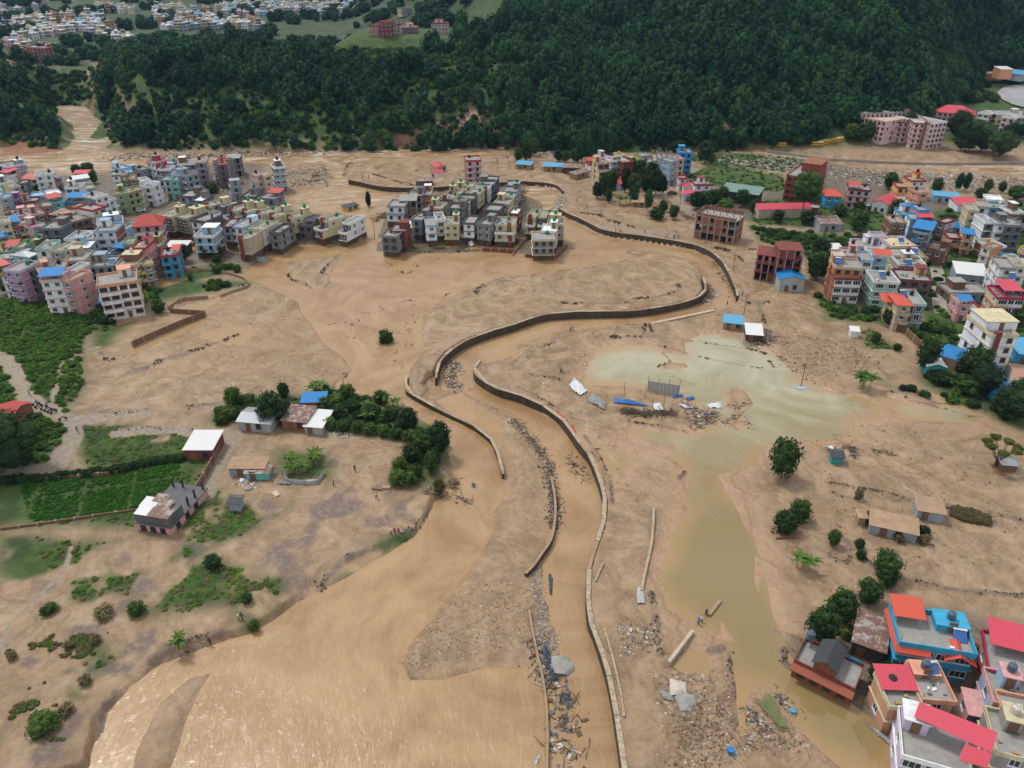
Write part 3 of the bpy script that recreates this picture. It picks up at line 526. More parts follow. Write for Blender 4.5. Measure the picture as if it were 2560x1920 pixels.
_a = pond.data.attributes.new('shallow', 'FLOAT', 'POINT'); _a.data.foreach_set('value', [float(sst(3.2, -1.0, np.array(np.mean(_sv[q]) + (vnoise(gx_.flat[q:q+1], gy_.flat[q:q+1], 9, 4)[0] - .5) * 5))) * .85 for q in us_])
reservoir = sheet('reservoir_water', [G('V4', x, y, 3.3)[:2] for x, y in [(1890,340),(1900,390),(1960,440),(2060,490),(2212,530),(2600,540),(2600,200),(2212,240),(2100,255),(1960,290)]], 3.9, water_mat('pale_reservoir_water', (.50, .50, .52), (.56, .56, .58), 0, .01, .05, .3))
# ------------------------------------------------------------------ colours: key -> (albedo, words)
CO = {'white': ((.76, .79, .83), 'white'), 'cream': ((.58, .52, .34), 'cream'), 'beige': ((.48, .41, .33), 'beige'), 'grey': ((.22, .235, .26), 'bare grey concrete'),
      'dgrey': ((.12, .125, .14), 'dark grey'), 'blg': ((.30, .36, .43), 'blue-grey'), 'lblue': ((.30, .48, .66), 'light blue'), 'blue': ((.045, .30, .62), 'bright blue'),
      'cyan': ((.04, .35, .58), 'cyan'), 'turq': ((.16, .52, .52), 'turquoise'), 'mint': ((.34, .58, .52), 'mint green'), 'green': ((.30, .42, .22), 'pale green'), 'pink': ((.62, .34, .34), 'pink'),
      'ppink': ((.64, .47, .50), 'pale pink'), 'viol': ((.48, .32, .50), 'violet'), 'lav': ((.56, .50, .66), 'lavender'), 'purp': ((.40, .10, .42), 'purple'), 'orange': ((.52, .19, .06), 'orange'),
      'peach': ((.56, .31, .20), 'peach'), 'salm': ((.68, .33, .22), 'salmon'), 'red': ((.45, .045, .045), 'red'), 'crim': ((.42, .035, .09), 'crimson'), 'maroon': ((.20, .05, .045), 'maroon'),
      'brick': ((.27, .115, .07), 'brick'), 'brown': ((.19, .105, .065), 'brown'), 'tan': ((.40, .24, .16), 'tan'), 'yel': ((.68, .50, .16), 'yellow'), 'olive': ((.33, .29, .12), 'olive'),
      'teal': ((.05, .30, .32), 'teal'), 'rust': ((.25, .10, .06), 'rusty'), 'sblue': ((.012, .20, .52), 'blue'), 'spink': ((.58, .06, .10), 'pink-red'), 'sgrey': ((.38, .42, .46), 'grey metal'),
      'black': ((.02, .02, .022), 'black'), 'conc': ((.30, .295, .285), 'concrete'), 'dark': ((.05, .05, .055), 'dark'), 'tred': ((.27, .055, .042), 'tiled red'), 'sgreen': ((.16, .27, .24), 'grey-green'), 'mud': ((.33, .23, .15), 'mud brown')}
def C(k, **kw): return paint('paint_' + k, CO[k][0], **kw)
M_GLASS = bpy.data.materials.new('dark_window_glass'); M_GLASS.use_nodes = True
_p = M_GLASS.node_tree.nodes['Principled BSDF']; _p.inputs['Base Color'].default_value = (.02, .03, .045, 1); _p.inputs['Roughness'].default_value = .12
M_DARK = paint('unlit_interior', (.02, .018, .016), 0.9, grime=.1)
M_TANK = paint('tank_plastic', (.012, .014, .018), .35, var=.1, grime=.15, spec=.5)
M_TANKG = paint('green_tank_plastic', (.01, .22, .09), .4, var=.1, grime=.1, spec=.5)
M_TANKB = paint('blue_grey_tank_plastic', (.07, .12, .17), .4, var=.1, grime=.2, spec=.5)
M_MUDWALL = paint('mud_stained_wall', (.13, .09, .058), .9, var=.5, grime=.6)
M_STONE = paint('retaining_wall_stone', (.070, .057, .042), .9, var=.5, scale=.9, grime=.5, bump=.8, bscale=3.0)
M_COPE = paint('pale_concrete_coping', (.44, .36, .26), .85, var=.5, scale=1.6, grime=.75)
def ribbed(name, col, rough=.45, rust=0.0, metal=0.0):
    """corrugated sheet: paint plus rust patches, ribs as bump running down the slope"""
    key = ('rib', name)
    if key in MATS: return MATS[key]
    m, nt, p = new_mat(name, rough, .4, metal); L = nt.links.new
    tc = nd(nt, 'ShaderNodeTexCoord'); mp = nd(nt, 'ShaderNodeMapping'); L(tc.outputs['Object'], mp.inputs[0])
    w = nd(nt, 'ShaderNodeTexWave', Scale=1.1, Distortion=0.0); w.bands_direction = 'X'; L(mp.outputs[0], w.inputs['Vector'])
    n = nd(nt, 'ShaderNodeTexNoise', Scale=.8, Detail=6.0, Roughness=.7); L(tc.outputs['Object'], n.inputs['Vector'])
    r = nd(nt, 'ShaderNodeMapRange'); r.inputs[1].default_value = .62 - rust * .25; r.inputs[2].default_value = .68 - rust * .22; r.inputs[3].default_value = 0; r.inputs[4].default_value = .85 if rust else .6
    L(n.outputs['Fac'], r.inputs[0])
    x = nd(nt, 'ShaderNodeMix', data_type='RGBA'); x.inputs[6].default_value = (*col, 1); x.inputs[7].default_value = (.16, .06, .035, 1) if rust else tuple(c * .5 + .06 for c in col) + (1,)
    L(r.outputs[0], x.inputs[0])
    y = nd(nt, 'ShaderNodeMix', data_type='RGBA', blend_type='MULTIPLY'); y.inputs[0].default_value = .22; L(x.outputs[2], y.inputs[6]); L(w.outputs['Color'], y.inputs[7]); L(y.outputs[2], p.inputs['Base Color'])
    b = nd(nt, 'ShaderNodeBump', Strength=.5, Distance=.06); L(w.outputs['Fac'], b.inputs['Height']); L(b.outputs[0], p.inputs['Normal'])
    MATS[key] = m; return m
SHEET = {'spink': ribbed('pink_red_roof_sheet', CO['spink'][0]), 'sblue': ribbed('blue_roof_sheet', CO['sblue'][0]), 'red': ribbed('red_roof_sheet', (.5, .07, .055)), 'sgrey': ribbed('grey_roof_sheet', CO['sgrey'][0], .4, .05, .3),
         'rust': ribbed('rusty_roof_sheet', (.36, .33, .31), .6, .8), 'white': ribbed('white_roof_sheet', (.70, .71, .73)), 'sgreen': ribbed('faded_green_roof_sheet', CO['sgreen'][0], .5, .12), 'lblue': ribbed('pale_blue_roof_sheet', (.10, .36, .60)),
         'dark': ribbed('dark_roof_sheet', (.045, .05, .055), .6), 'mud': paint('mud_covered_roof', (.36, .25, .16), .9, bump=.4), 'tred': ribbed('red_tiled_roof', (.42, .06, .05), .7), 'salm': ribbed('orange_red_roof_sheet', (.58, .085, .05)), 'tan': ribbed('striped_tan_roof', (.42, .24, .17)),
         'conc': C('conc'), 'brown': ribbed('brown_porch_roof', (.17, .10, .06))}

class MB:
    """collects boxes and prisms into one mesh"""
    def __init__(s): s.v, s.f, s.m = [], [], []
    def box(s, x0, y0, z0, x1, y1, z1, mi=0, top=None):
        b = len(s.v)
        s.v += [(x0, y0, z0), (x1, y0, z0), (x1, y1, z0), (x0, y1, z0), (x0, y0, z1), (x1, y0, z1), (x1, y1, z1), (x0, y1, z1)]
        s.f += [(b, b+3, b+2, b+1), (b+4, b+5, b+6, b+7), (b, b+1, b+5, b+4), (b+1, b+2, b+6, b+5), (b+2, b+3, b+7, b+6), (b+3, b, b+4, b+7)]
        mm = mi if isinstance(mi, (list, tuple)) else [mi] * 6
        s.m += mm; return s
    def quad(s, a, b_, c, d, mi=0):
        b = len(s.v); s.v += [a, b_, c, d]; s.f.append((b, b+1, b+2, b+3)); s.m.append(mi); return s
    def slab(s, P, th, mi=0):
        """a thin plate from any quad, th thick downwards"""
        b = len(s.v); n = len(P); s.v += [tuple(p) for p in P] + [(p[0], p[1], p[2] - th) for p in P]
        s.f.append(tuple(range(b, b + n))); s.f.append(tuple(range(b + 2*n - 1, b + n - 1, -1))); s.m += [mi, mi]
        for i in range(n):
            j = (i + 1) % n; s.f.append((b + i, b + n + i, b + n + j, b + j)); s.m.append(mi)
        return s
    def bar(s, p, q, r, mi=0):
        p, q = Vector(p), Vector(q); d = (q - p); 
        if d.length < 1e-6: return s
        d.normalize(); a = d.orthogonal().normalized(); c = d.cross(a); b = len(s.v)
        for e in (p, q):
            for k in range(4):
                an = math.pi / 4 + k * math.pi / 2; s.v.append(tuple(e + a * r * math.cos(an) + c * r * math.sin(an)))
        for k in range(4):
            j = (k + 1) % 4; s.f.append((b + k, b + j, b + 4 + j, b + 4 + k)); s.m.append(mi)
        s.f += [(b+3, b+2, b+1, b), (b+4, b+5, b+6, b+7)]; s.m += [mi, mi]; return s
    def cyl(s, x, y, z0, z1, r0, r1=None, n=10, mi=0, cap=True):
        r1 = r0 if r1 is None else r1; b = len(s.v)
        for z, r in ((z0, r0), (z1, r1)):
            for k in range(n): s.v.append((x + r * math.cos(2*math.pi*k/n), y + r * math.sin(2*math.pi*k/n), z))
        for k in range(n):
            j = (k + 1) % n; s.f.append((b + k, b + j, b + n + j, b + n + k)); s.m.append(mi)
        if cap: s.f.append(tuple(range(b + n, b + 2*n))); s.m.append(mi)
        return s
    def build(s, name, mats, parent=None): return mesh_obj(name, s.v, s.f, mats, parent, s.m)
    def mesh(s, name, mats):
        me = bpy.data.meshes.new(name); me.from_pydata(s.v, [], s.f)
        for m in (mats if isinstance(mats, (list, tuple)) else [mats]): me.materials.append(m)
        me.polygons.foreach_set('material_index', np.array(s.m, np.int32)); return me
def link(name, me, parent=None, loc=(0, 0, 0), rz=0.0, scale=None):
    o = bpy.data.objects.new(name, me); COL.objects.link(o); o.parent = parent; o.location = loc; o.rotation_euler = (0, 0, rz)
    if scale: o.scale = scale
    return o
def thing(name, label, cat, loc=(0, 0, 0), rz=0.0, group=None):
    o = bpy.data.objects.new(name, None); COL.objects.link(o); o.location = loc; o.rotation_euler = (0, 0, rz); o.empty_display_size = .5
    tag(o, label, cat, group); return o
def tag(o, label, cat, group=None, kind=None):
    if label: o['label'] = label
    if cat: o['category'] = cat
    if group: o['group'] = group
    if kind: o['kind'] = kind
    return o

# ------------------------------------------------------------------ window, door, tank meshes (shared)
def window_mesh(w, h, fr, name, bars=1, sill=True):
    b = MB(); t = .09
    b.box(-w/2, -.10, 0, -w/2 + t, .02, h); b.box(w/2 - t, -.10, 0, w/2, .02, h); b.box(-w/2 + t, -.10, 0, w/2 - t, .02, t); b.box(-w/2 + t, -.10, h - t, w/2 - t, .02, h)
    for k in range(bars): x = -w/2 + w * (k + 1) / (bars + 1); b.box(x - .03, -.08, t, x + .03, 0, h - t)
    b.quad((-w/2 + t, -.03, t), (w/2 - t, -.03, t), (w/2 - t, -.03, h - t), (-w/2 + t, -.03, h - t), 1)
    if sill: b.box(-w/2 - .1, -.16, -.10, w/2 + .1, .02, -.003)
    return b.mesh(name, [fr, M_GLASS])
F_W, F_B = C('white'), C('brown')
WIN = {'w': window_mesh(1.35, 1.35, F_W, 'window_white_frame'), 'b': window_mesh(1.35, 1.35, F_B, 'window_brown_frame'), 'W': window_mesh(2.3, 1.4, F_W, 'wide_window_white_frame', 2), 'B': window_mesh(2.1, 1.4, F_B, 'wide_window_brown_frame', 2),
       'd': window_mesh(1.2, 1.3, C('dark'), 'window_dark_frame', 0), 'T': window_mesh(1.5, 2.1, C('white'), 'tall_blue_window', 1, False)}
DOOR = MB().box(-.5, -.06, 0, .5, .02, 2.1).box(-.6, -.08, 0, -.503, .02, 2.2).box(.503, -.08, 0, .6, .02, 2.2).mesh('door_leaf_and_frame', [C('brown')])
def tank_mesh(m, name):
    b = MB().cyl(0, 0, .0, 1.15, .58, .60, 14).cyl(0, 0, 1.15, 1.45, .60, .28, 14).cyl(0, 0, 1.45, 1.56, .27, .25, 14)
    for z in (.3, .6, .9): b.cyl(0, 0, z, z + .06, .63, .63, 14)
    return b.mesh(name, [m])
TANK = {'k': (tank_mesh(M_TANK, 'black_tank_shell'), 'black'), 'g': (tank_mesh(M_TANKG, 'green_tank_shell'), 'green'), 'u': (tank_mesh(M_TANKB, 'blue_grey_tank_shell'), 'blue-grey'), 'o': (tank_mesh(paint('orange_tank', (.75, .33, .03), .4), 'orange_tank_shell'), 'orange'), 'w': (tank_mesh(paint('steel_tank', (.65, .62, .55), .3, metal=.4), 'pale_tank_shell'), 'pale')}
HOUSES = []; TANKS = []; HAZE = 0.00005
NW = {1: 'one', 2: 'two', 3: 'three', 4: 'four', 5: 'five', 6: 'six'}
def frame_of(c, A, B, zt, zfix=None):
    """base point, length and heading of a wall whose top edge runs from A to B in the photograph at height zt over the ground"""
    z0 = 1.0 if zfix is None else zfix
    for _ in range(14):
        P = G(c, A[0], A[1], z0 + zt); Q = G(c, B[0], B[1], z0 + zt); z0 = .5 * z0 + .25 * (zat(P[0], P[1]) + zat(Q[0], Q[1])) if zfix is None else zfix
    dx, dy = Q[0] - P[0], Q[1] - P[1]
    return P, z0, math.hypot(dx, dy), math.atan2(dy, dx)
def house(c, ax, ay, bx, by, n, depth, wall, trim=None, side=None, lab=None, district='left town', cover=None, st=None, tank=None, bal=None, win='w', set_=0.0, panel=None, hip=None,
          sh=2.7, stilt=False, name='house', sth=2.4, covh=2.3, roofc='conc', para=.65, zfix=None, wmax=99, feat=None, z_add=0.0, sidewin=True, cov=(0, 1, .25, 1), group=None):
    P, z0, w, a = frame_of(c, (ax, ay), (bx, by), sh * n + para, zfix)
    if abs(a) > R(75): w = w * .6
    w = min(max(w, 3.2), wmax); z0 += z_add
    H = sh * n; th = thing(name, None, 'house', (P[0], P[1], z0), a, group)
    mw, ms, mt = C(wall), C(side or wall), C(trim or wall); hid = len(HOUSES)
    lo = 0 if not set_ else n - 1
    rr = random.Random(hid * 7 + 3); b = MB(); wetf = district in ('villa row', 'middle estate') and n >= 3
    if wetf:
        gf = MB().box(.3, -set_ + .45, -1.5, w - .3, depth - .3, sh - .21); gf.build('ground_floor', [M_MUDWALL], th); cq = MB().box(-.14, -.14, -1.5, .14, .14, sh - .21).mesh('column', [M_MUDWALL])
        for x_ in (.15, w * .5, w - .15):
            for y_ in (-set_ + .15, depth - .15): link('column', cq, th, (x_, y_, 0))
    zb = sh if wetf else -1.5
    if not st and not cover and not hip and n >= 2 and w > 4.2 and rr.random() < .45: st = (rr.choice((.0, .3, .9)), min(3.0, w * .42), min(3.2, depth * .4))
    if set_:
        b.box(0, -set_, zb, w, depth, sh * lo, [1, 0, 0, 1, 1, 1]); b.box(0, 0, sh * lo, w, depth, H, [1, 0, 0, 1, 1, 1])
    else: b.box(0, 0, zb, w, depth, H, [1, 0, 0, 1, 1, 1])
    b.build('wall', [mw, ms], th)
    sl = MB().box(-.22, -.30, -.2, w + .22, depth + .15, 0).mesh('floor_slab', [mt])
    for k in range(1, n + (0 if hip else 1)):
        s_ = link('floor_slab', sl, th, (0, -set_ if (set_ and k <= lo) else 0, sh * k + .003 * (k % 2)))
        if set_ and k <= lo: s_.scale = (1, (depth + set_) / depth, 1)
    pr = .14
    if not hip and para > .1:
        q = MB()
        q.box(-.2, -.28, H, w + .2, -.28 + pr, H + para); q.box(-.2, depth - pr, H, w + .2, depth + .1, H + para)
        q.box(-.2, -.28 + pr, H, -.2 + pr, depth - pr, H + para); q.box(w + .2 - pr, -.28 + pr, H, w + .2, depth - pr, H + para); q.build('parapet', [mt], th)
        MB().box(-.05, -.13, H, w + .05, depth - pr - .01, H + .04).build('roof', [C(roofc)], th)
    if roofc == 'conc' and not hip and rr.random() < .4: th.children[-1].data.materials[0] = C(rr.choice(('white', 'grey', 'dgrey', 'blg')))
    if set_:
        q = MB(); zt = sh * lo
        q.box(-.2, -set_ - .28, zt, w + .2, -set_ - .14, zt + .8); q.box(-.2, -set_ - .14, zt, -.06, -.32, zt + .8); q.box(w + .06, -set_ - .14, zt, w + .2, -.32, zt + .8)
        q.build('terrace_parapet', [C('white') if panel else mt], th)
    if panel:
        px = w * .12 if panel == 1 else w * .62
        MB().box(px, -.36, sh * lo, px + 1.5, -.31, H + para + .6).box(px + .05, -.31, H, px + 1.45, .9, H + para + .55).build('panel', [C('maroon' if panel == 1 else 'brown')], th)
        if set_: MB().box(w * .72, -set_ - .36, .2, w * .72 + 1.2, -set_ - .31, sh * lo).build('panel', [C('maroon')], th)
    # windows: front and the two sides
    def put(wk, x, y, z, rz): return link('window', WIN[wk], th, (x, y, z), rz)
    nwin = max(1, int(w / 2.5)); cl = set()
    for k in range(n):
        yf = -set_ if (set_ and k < lo) else 0
        balk = bal and k >= 1 and (k % 2 == 1 or bal == 2) 
        for i in range(nwin):
            x = w * (i + .5) / nwin
            if panel and set_ == 0 and abs(x - px - .7) < 1.3: continue
            if wetf and k == 0: continue
            if k == 0 and i == nwin // 2: link('door', DOOR, th, (x, yf - .01, 0.02)); continue
            wk = win
            if rr.random() < .25 and win in 'wb' and w / nwin > 2.9: wk = win.upper()
            put(wk, x, yf - .01, sh * k + .95 + (-.2 if wk == 'T' else 0), 0)
        if sidewin:
            nd_ = max(1, int(depth / 4.2))
            for i in range(nd_):
                y = depth * (i + .5) / nd_
                if (side and rr.random() < .7): continue
                if wetf and k == 0: continue
                if rr.random() < .8: put('w' if win == 'T' else win.lower(), w + .01, y, sh * k + .95, math.pi / 2)
                if rr.random() < .8: put('w' if win == 'T' else win.lower(), -.01, y, sh * k + .95, -math.pi / 2)
    if bal:
        x0, x1 = (0.1, w * .55) if hid % 2 else (w * .4, w - .1)
        bm_ = MB().box(x0, -1.3, -.16, x1, -.303, 0, 0).box(x0, -1.3, .0, x1, -1.2, .85, 1).box(x0, -1.2, .0, x0 + .1, -.31, .85, 1).box(x1 - .1, -1.2, .0, x1, -.31, .85, 1).mesh('balcony', [mt, mw])
        for k in range(1, n): link('balcony', bm_, th, (0, -set_ if (set_ and k <= lo) else 0, sh * k - .05))
    if st:
        sx, sw, sd = st if isinstance(st, tuple) else (st, min(3.4, w * .5), min(3.6, depth * .5))
        sx = max(0.1, min(w - sw - .1, w * sx)); y0 = depth - sd - .4
        q = MB().box(sx, y0, H + .04, sx + sw, y0 + sd, H + sth); sr = q.build('stair_room', [mw], th)
        MB().box(sx - .25, y0 - .25, H + sth, sx + sw + .25, y0 + sd + .25, H + sth + .18).build('roof_slab', [mt], sr); link('door', DOOR, sr, (sx + sw * .5, y0 - .01, H + .06))
        if tank: TANKS.append((th, tank, (sx + sw * .5, y0 + sd * .5, H + sth + .19), hid)); tank = None
    if tank:
        TANKS.append((th, tank, (w * rr.uniform(.2, .8), depth * .75, H + .05), hid))
    if cover:
        x0, x1, y0, y1 = cov; x0 *= w; x1 *= w; y0 *= depth; y1 *= depth; zc = H + covh
        cv = MB().slab([(x0 - .4, y0 - .5, zc - .45), (x1 + .4, y0 - .5, zc - .45), (x1 + .4, y1 + .3, zc + .15), (x0 - .4, y1 + .3, zc + .15)], .06).build('sheet_roof', [SHEET[cover]], th)
        pm = MB().box(-.06, -.06, 0, .06, .06, 1).mesh('post', [C('sgrey')])
        for (x, y, hh) in ((x0 + .2, y0 + .1, covh - .52), (x1 - .2, y0 + .1, covh - .52), (x0 + .2, y1 - .25, covh - .05), (x1 - .2, y1 - .25, covh - .05)): link('post', pm, th, (x, y, H + .04), 0, (1, 1, hh))
    if hip:
        e = .6; r_ = min(w, depth) * .30; zz = H + .15
        base = [(-e, -e, zz), (w + e, -e, zz), (w + e, depth + e, zz), (-e, depth + e, zz)]; rg = [(w * .32, depth * .5, zz + r_), (w * .68, depth * .5, zz + r_)]
        v = base + rg + [(x, y, z - .12) for x, y, z in base]
        mesh_obj('roof', v, [(0, 1, 5, 4), (1, 2, 5), (2, 3, 4, 5), (3, 0, 4), (0, 6, 7, 1), (1, 7, 8, 2), (2, 8, 9, 3), (3, 9, 6, 0), (9, 8, 7, 6)], [SHEET[hip]], th)
    if not hip and n >= 2 and rr.random() < .6:
        q = MB()
        for _ in range(rr.randint(3, 8)):
            x_, y_ = rr.uniform(.4, max(.5, w - .9)), rr.uniform(.3, depth * .6); s_ = rr.uniform(.15, .5); q.box(x_, y_, H + .04, x_ + s_ * rr.uniform(.6, 2), y_ + s_, H + .04 + s_ * rr.uniform(.4, 1.2), rr.randrange(3))
        for x_ in (0.05, w - .05):
            if rr.random() < .6: q.bar((x_, .1, H + para), (x_, .1, H + para + rr.uniform(.5, 1.2)), .05, 2)
        q.build('roof_clutter', [C(rr.choice(('white', 'sblue', 'conc'))), C(rr.choice(('olive', 'tan', 'teal'))), C('dgrey')], th)['kind'] = 'stuff'
    fe = feat or (('a %s sheet roof' % CO[cover][1]) if cover else ('a %s hipped roof' % CO[hip][1]) if hip else ('%s trim' % CO[trim][1]) if trim and trim != wall else ('a %s side wall' % CO[side][1]) if side else ('a %s panel' % 'brown') if panel else ('a rooftop stair room' if st else 'a flat roof'))
    px_, py_ = src(c, (ax + bx) / 2, (ay + by) / 2)
    HOUSES.append(dict(o=th, col=CO[wall][1], n=n, feat=fe, px=px_, py=py_, d=district, lab=lab, w=w, depth=depth, H=H))
    return th
def shed(c, ax, ay, bx, by, h, depth, wall, roof, rise=.9, gable='x', lab='', over=.35, name='shed', cat='shed', posts=False, z_add=0, group=None, door=True):
    """single-storey building; A-B is the front eave. gable 'x': ridge parallel to the front, 'y': ridge runs back, 'm': single pitch falling to the front"""
    P, z0, w, a = frame_of(c, (ax, ay), (bx, by), h); z0 += z_add
    th = thing(name, lab, cat, (P[0], P[1], z0), a, group); e = over; b = MB(); r = MB(); g = MB()
    wmat = C(wall) if wall in CO else wall
    if posts:
        pm = MB().box(-.1, -.1, -.5, .1, .1, h).mesh('post', [wmat]); nn = max(2, int(w / 4) + 1)
        for i in range(nn):
            for y in (.2, depth - .2): link('post', pm, th, (.2 + (w - .4) * i / (nn - 1), y, 0))
        b.box(.3, depth - .5, -1, w - .3, depth - .3, h * .8)
    else: b.box(0, 0, -1.2, w, depth, h)
    if gable == 'x':
        m_ = depth / 2
        if not posts:
            for x in (0, w): k = len(b.v); b.v += [(x, 0, h), (x, depth, h), (x, m_, h + rise)]; b.f.append((k, k+1, k+2)); b.m.append(0)
        r.slab([(-e, -e, h - .05), (w + e, -e, h - .05), (w + e, m_, h + rise), (-e, m_, h + rise)], .07); r.slab([(-e, m_, h + rise), (w + e, m_, h + rise), (w + e, depth + e, h - .05), (-e, depth + e, h - .05)], .07)
    elif gable == 'y':
        m_ = w / 2
        if not posts:
            for y in (0, depth): k = len(b.v); b.v += [(0, y, h), (w, y, h), (m_, y, h + rise)]; b.f.append((k, k+1, k+2)); b.m.append(0)
        r.slab([(-e, -e, h - .05), (m_, -e, h + rise), (m_, depth + e, h + rise), (-e, depth + e, h - .05)], .07); r.slab([(m_, -e, h + rise), (w + e, -e, h - .05), (w + e, depth + e, h - .05), (m_, depth + e, h + rise)], .07)
    else: r.slab([(-e, -e, h), (w + e, -e, h), (w + e, depth + e, h + rise), (-e, depth + e, h + rise)], .07); b.box(0, depth - .1, h, w, depth, h + rise * .9)
    b.build('wall', [wmat], th); ro = r.build('roof', [SHEET[roof]], th)
    if door and not posts and w > 3.5:
        link('door', DOOR, th, (w * .3, -.01, 0)); 
        for i in range(int(w / 5)): link('window', WIN['d'], th, (w * .3 + 2.6 + i * 4, -.01, .9))
    return th
def frame_building(c, ax, ay, bx, by, n, depth, infill, lab, sh=3.0, nb=4, starter=0.0, skip=.35, name='unfinished_building', roof='conc', db=2, topwall=False, slabc='conc'):
    P, z0, w, a = frame_of(c, (ax, ay), (bx, by), sh * n); th = thing(name, lab, 'building', (P[0], P[1], z0), a); rr = random.Random(int(ax))
    sl = MB().box(-.3, -.3, -.22, w + .3, depth + .3, 0).mesh('floor_slab', [C(slabc)])
    for k in range(1, n + 1): link('floor_slab', sl, th, (0, 0, sh * k))
    cm = MB().box(-.17, -.17, 0, .17, .17, sh - .222).mesh('column', [C('conc')]); xs = [w * i / nb for i in range(nb + 1)]; ysv = [depth * i / db for i in range(db + 1)]
    for k in range(n):
        for x in xs:
            for y in ysv: link('column', cm, th, (x, y, sh * k + (-0.0)))
    if starter:
        sm = MB().box(-.15, -.15, 0, .15, .15, starter).mesh('column_stub', [C('conc')])
        for x in xs:
            for y in ysv: link('column_stub', sm, th, (x, y, sh * n))
    mi = C(infill)
    for k in range(n):
        for i in range(nb):
            if rr.random() > skip:
                x0, x1 = xs[i] + .18, xs[i+1] - .18
                if rr.random() < .55: MB().box(x0, -.08, sh * k, x1, .08, sh * k + 1.0).box(x0, -.08, sh * k + 1.0, x0 + (x1-x0) * .22, .08, sh * (k+1) - .225).box(x1 - (x1-x0) * .3, -.08, sh * k + 1.0, x1, .08, sh * (k+1) - .225).build('brick_wall', [mi], th)
                else: MB().box(x0, -.08, sh * k, x1, .08, sh * (k+1) - .225).build('brick_wall', [mi], th)
        for i in range(db):
            for x in (0, w):
                if rr.random() > skip * .6: MB().box(x - .08, ysv[i] + .18, sh * k, x + .08, ysv[i+1] - .18, sh * (k+1) - .225).build('brick_wall', [mi], th)
        MB().box(.4, depth - .08, sh * k, w - .4, depth + .08, sh * (k+1) - .225).build('back_wall', [mi], th)
    if topwall:
        MB().box(0, -.08, sh * n, w, .08, sh * n + 1.0).box(0, depth - .08, sh * n, w, depth + .08, sh * n + 1.6).box(-.08, .08, sh * n, .08, depth - .08, sh * n + 1.3).build('brick_parapet', [mi], th)
    return th

# ------------------------------------------------------------------ stone retaining walls of the canal
def retaining(P, z, name, lab, base=-0.8, th=.6, cope=True, mat=None, h2=None, pc=.82):
    P = np.array(P); d = np.gradient(P, axis=0); nrm = np.stack([-d[:, 1], d[:, 0]], -1); nrm /= np.linalg.norm(nrm, axis=1)[:, None] + 1e-9
    root = thing(name, lab, 'retaining wall', (P[0][0], P[0][1], 0)); o = P[0]
    n1 = (fbm(P[:, 0], P[:, 1], 5, 2, 77) - .5) * .3
    v, f = [], []
    for i, p in enumerate(P):
        a, b = p - nrm[i] * (th / 2 + .12) - o, p + nrm[i] * (th / 2 + .12) - o; a2, b2 = p - nrm[i] * th / 2 - o, p + nrm[i] * th / 2 - o; zt = z + n1[i]
        v += [(a[0], a[1], base), (a2[0], a2[1], zt), (b2[0], b2[1], zt), (b[0], b[1], base)]
    for i in range(len(P) - 1):
        k = 4 * i
        for j in range(3): f.append((k + j, k + 4 + j, k + 5 + j, k + 1 + j))
    f += [(0, 1, 2, 3), tuple(4 * (len(P) - 1) + j for j in (3, 2, 1, 0))]
    mesh_obj('wall', v, f, [mat or M_STONE, C('mud')], root, [1 if (i_ < 3 * (len(P) - 1) and i_ % 3 == 1 and not mat) else 0 for i_ in range(len(f))])
    if cope:
        acc = 0; st_ = 0; lim = 4; rr = random.Random(len(P))
        for i in range(1, len(P)):
            acc += np.linalg.norm(P[i] - P[i-1])
            if acc > lim or i == len(P) - 1:
                lim = rr.uniform(2.5, 8)
                if rr.random() < pc and acc > 1:
                    a, b = P[st_], P[i]; t = (b - a) / (np.linalg.norm(b - a) + 1e-9); a = a + t * .05; b = b - t * .05; nn = np.array([-t[1], t[0]]) * (th / 2 + .1)
                    q = [a - nn, b - nn, b + nn, a + nn]; zz = z + .5 * (n1[st_] + n1[i]) + .12 + rr.uniform(-.10, .05)
                    MB().slab([(x[0] - o[0], x[1] - o[1], zz) for x in q], .14).build('coping_slab', [M_COPE], root)
                acc = 0; st_ = i
    return root
retaining(wline(W1_TOP, 2.2), 2.2, 'retaining_wall', 'curved stone river wall passing behind the grey and cream estate houses', cope=False)
retaining(wline(W1B_TOP, 2.3), 2.3, 'retaining_wall', 'long stone bank wall with people on top, right side of the upper bend', pc=.4)
retaining(LW2, 2.3, 'retaining_wall', 'dark stone wall edging the sandbar, inner side of the big bend', pc=.45)
retaining(wline(W3_TOP, 2.25), 2.25, 'retaining_wall', 'stone wall with pale beam along the right bank of the lower channel')
retaining(LW4, 1.3, 'retaining_wall', 'low broken wall between the wide flood and the shallow side basin', th=.45, pc=.7)
retaining(LW5, 1.25, 'retaining_wall', 'short dark curved wall at the right edge of the gravel spur', cope=False, th=.5)
retaining(LW6, .95, 'retaining_wall', 'straight thin wall running to the bottom edge below the gravel spur', cope=False, th=.35, mat=C('mud'))
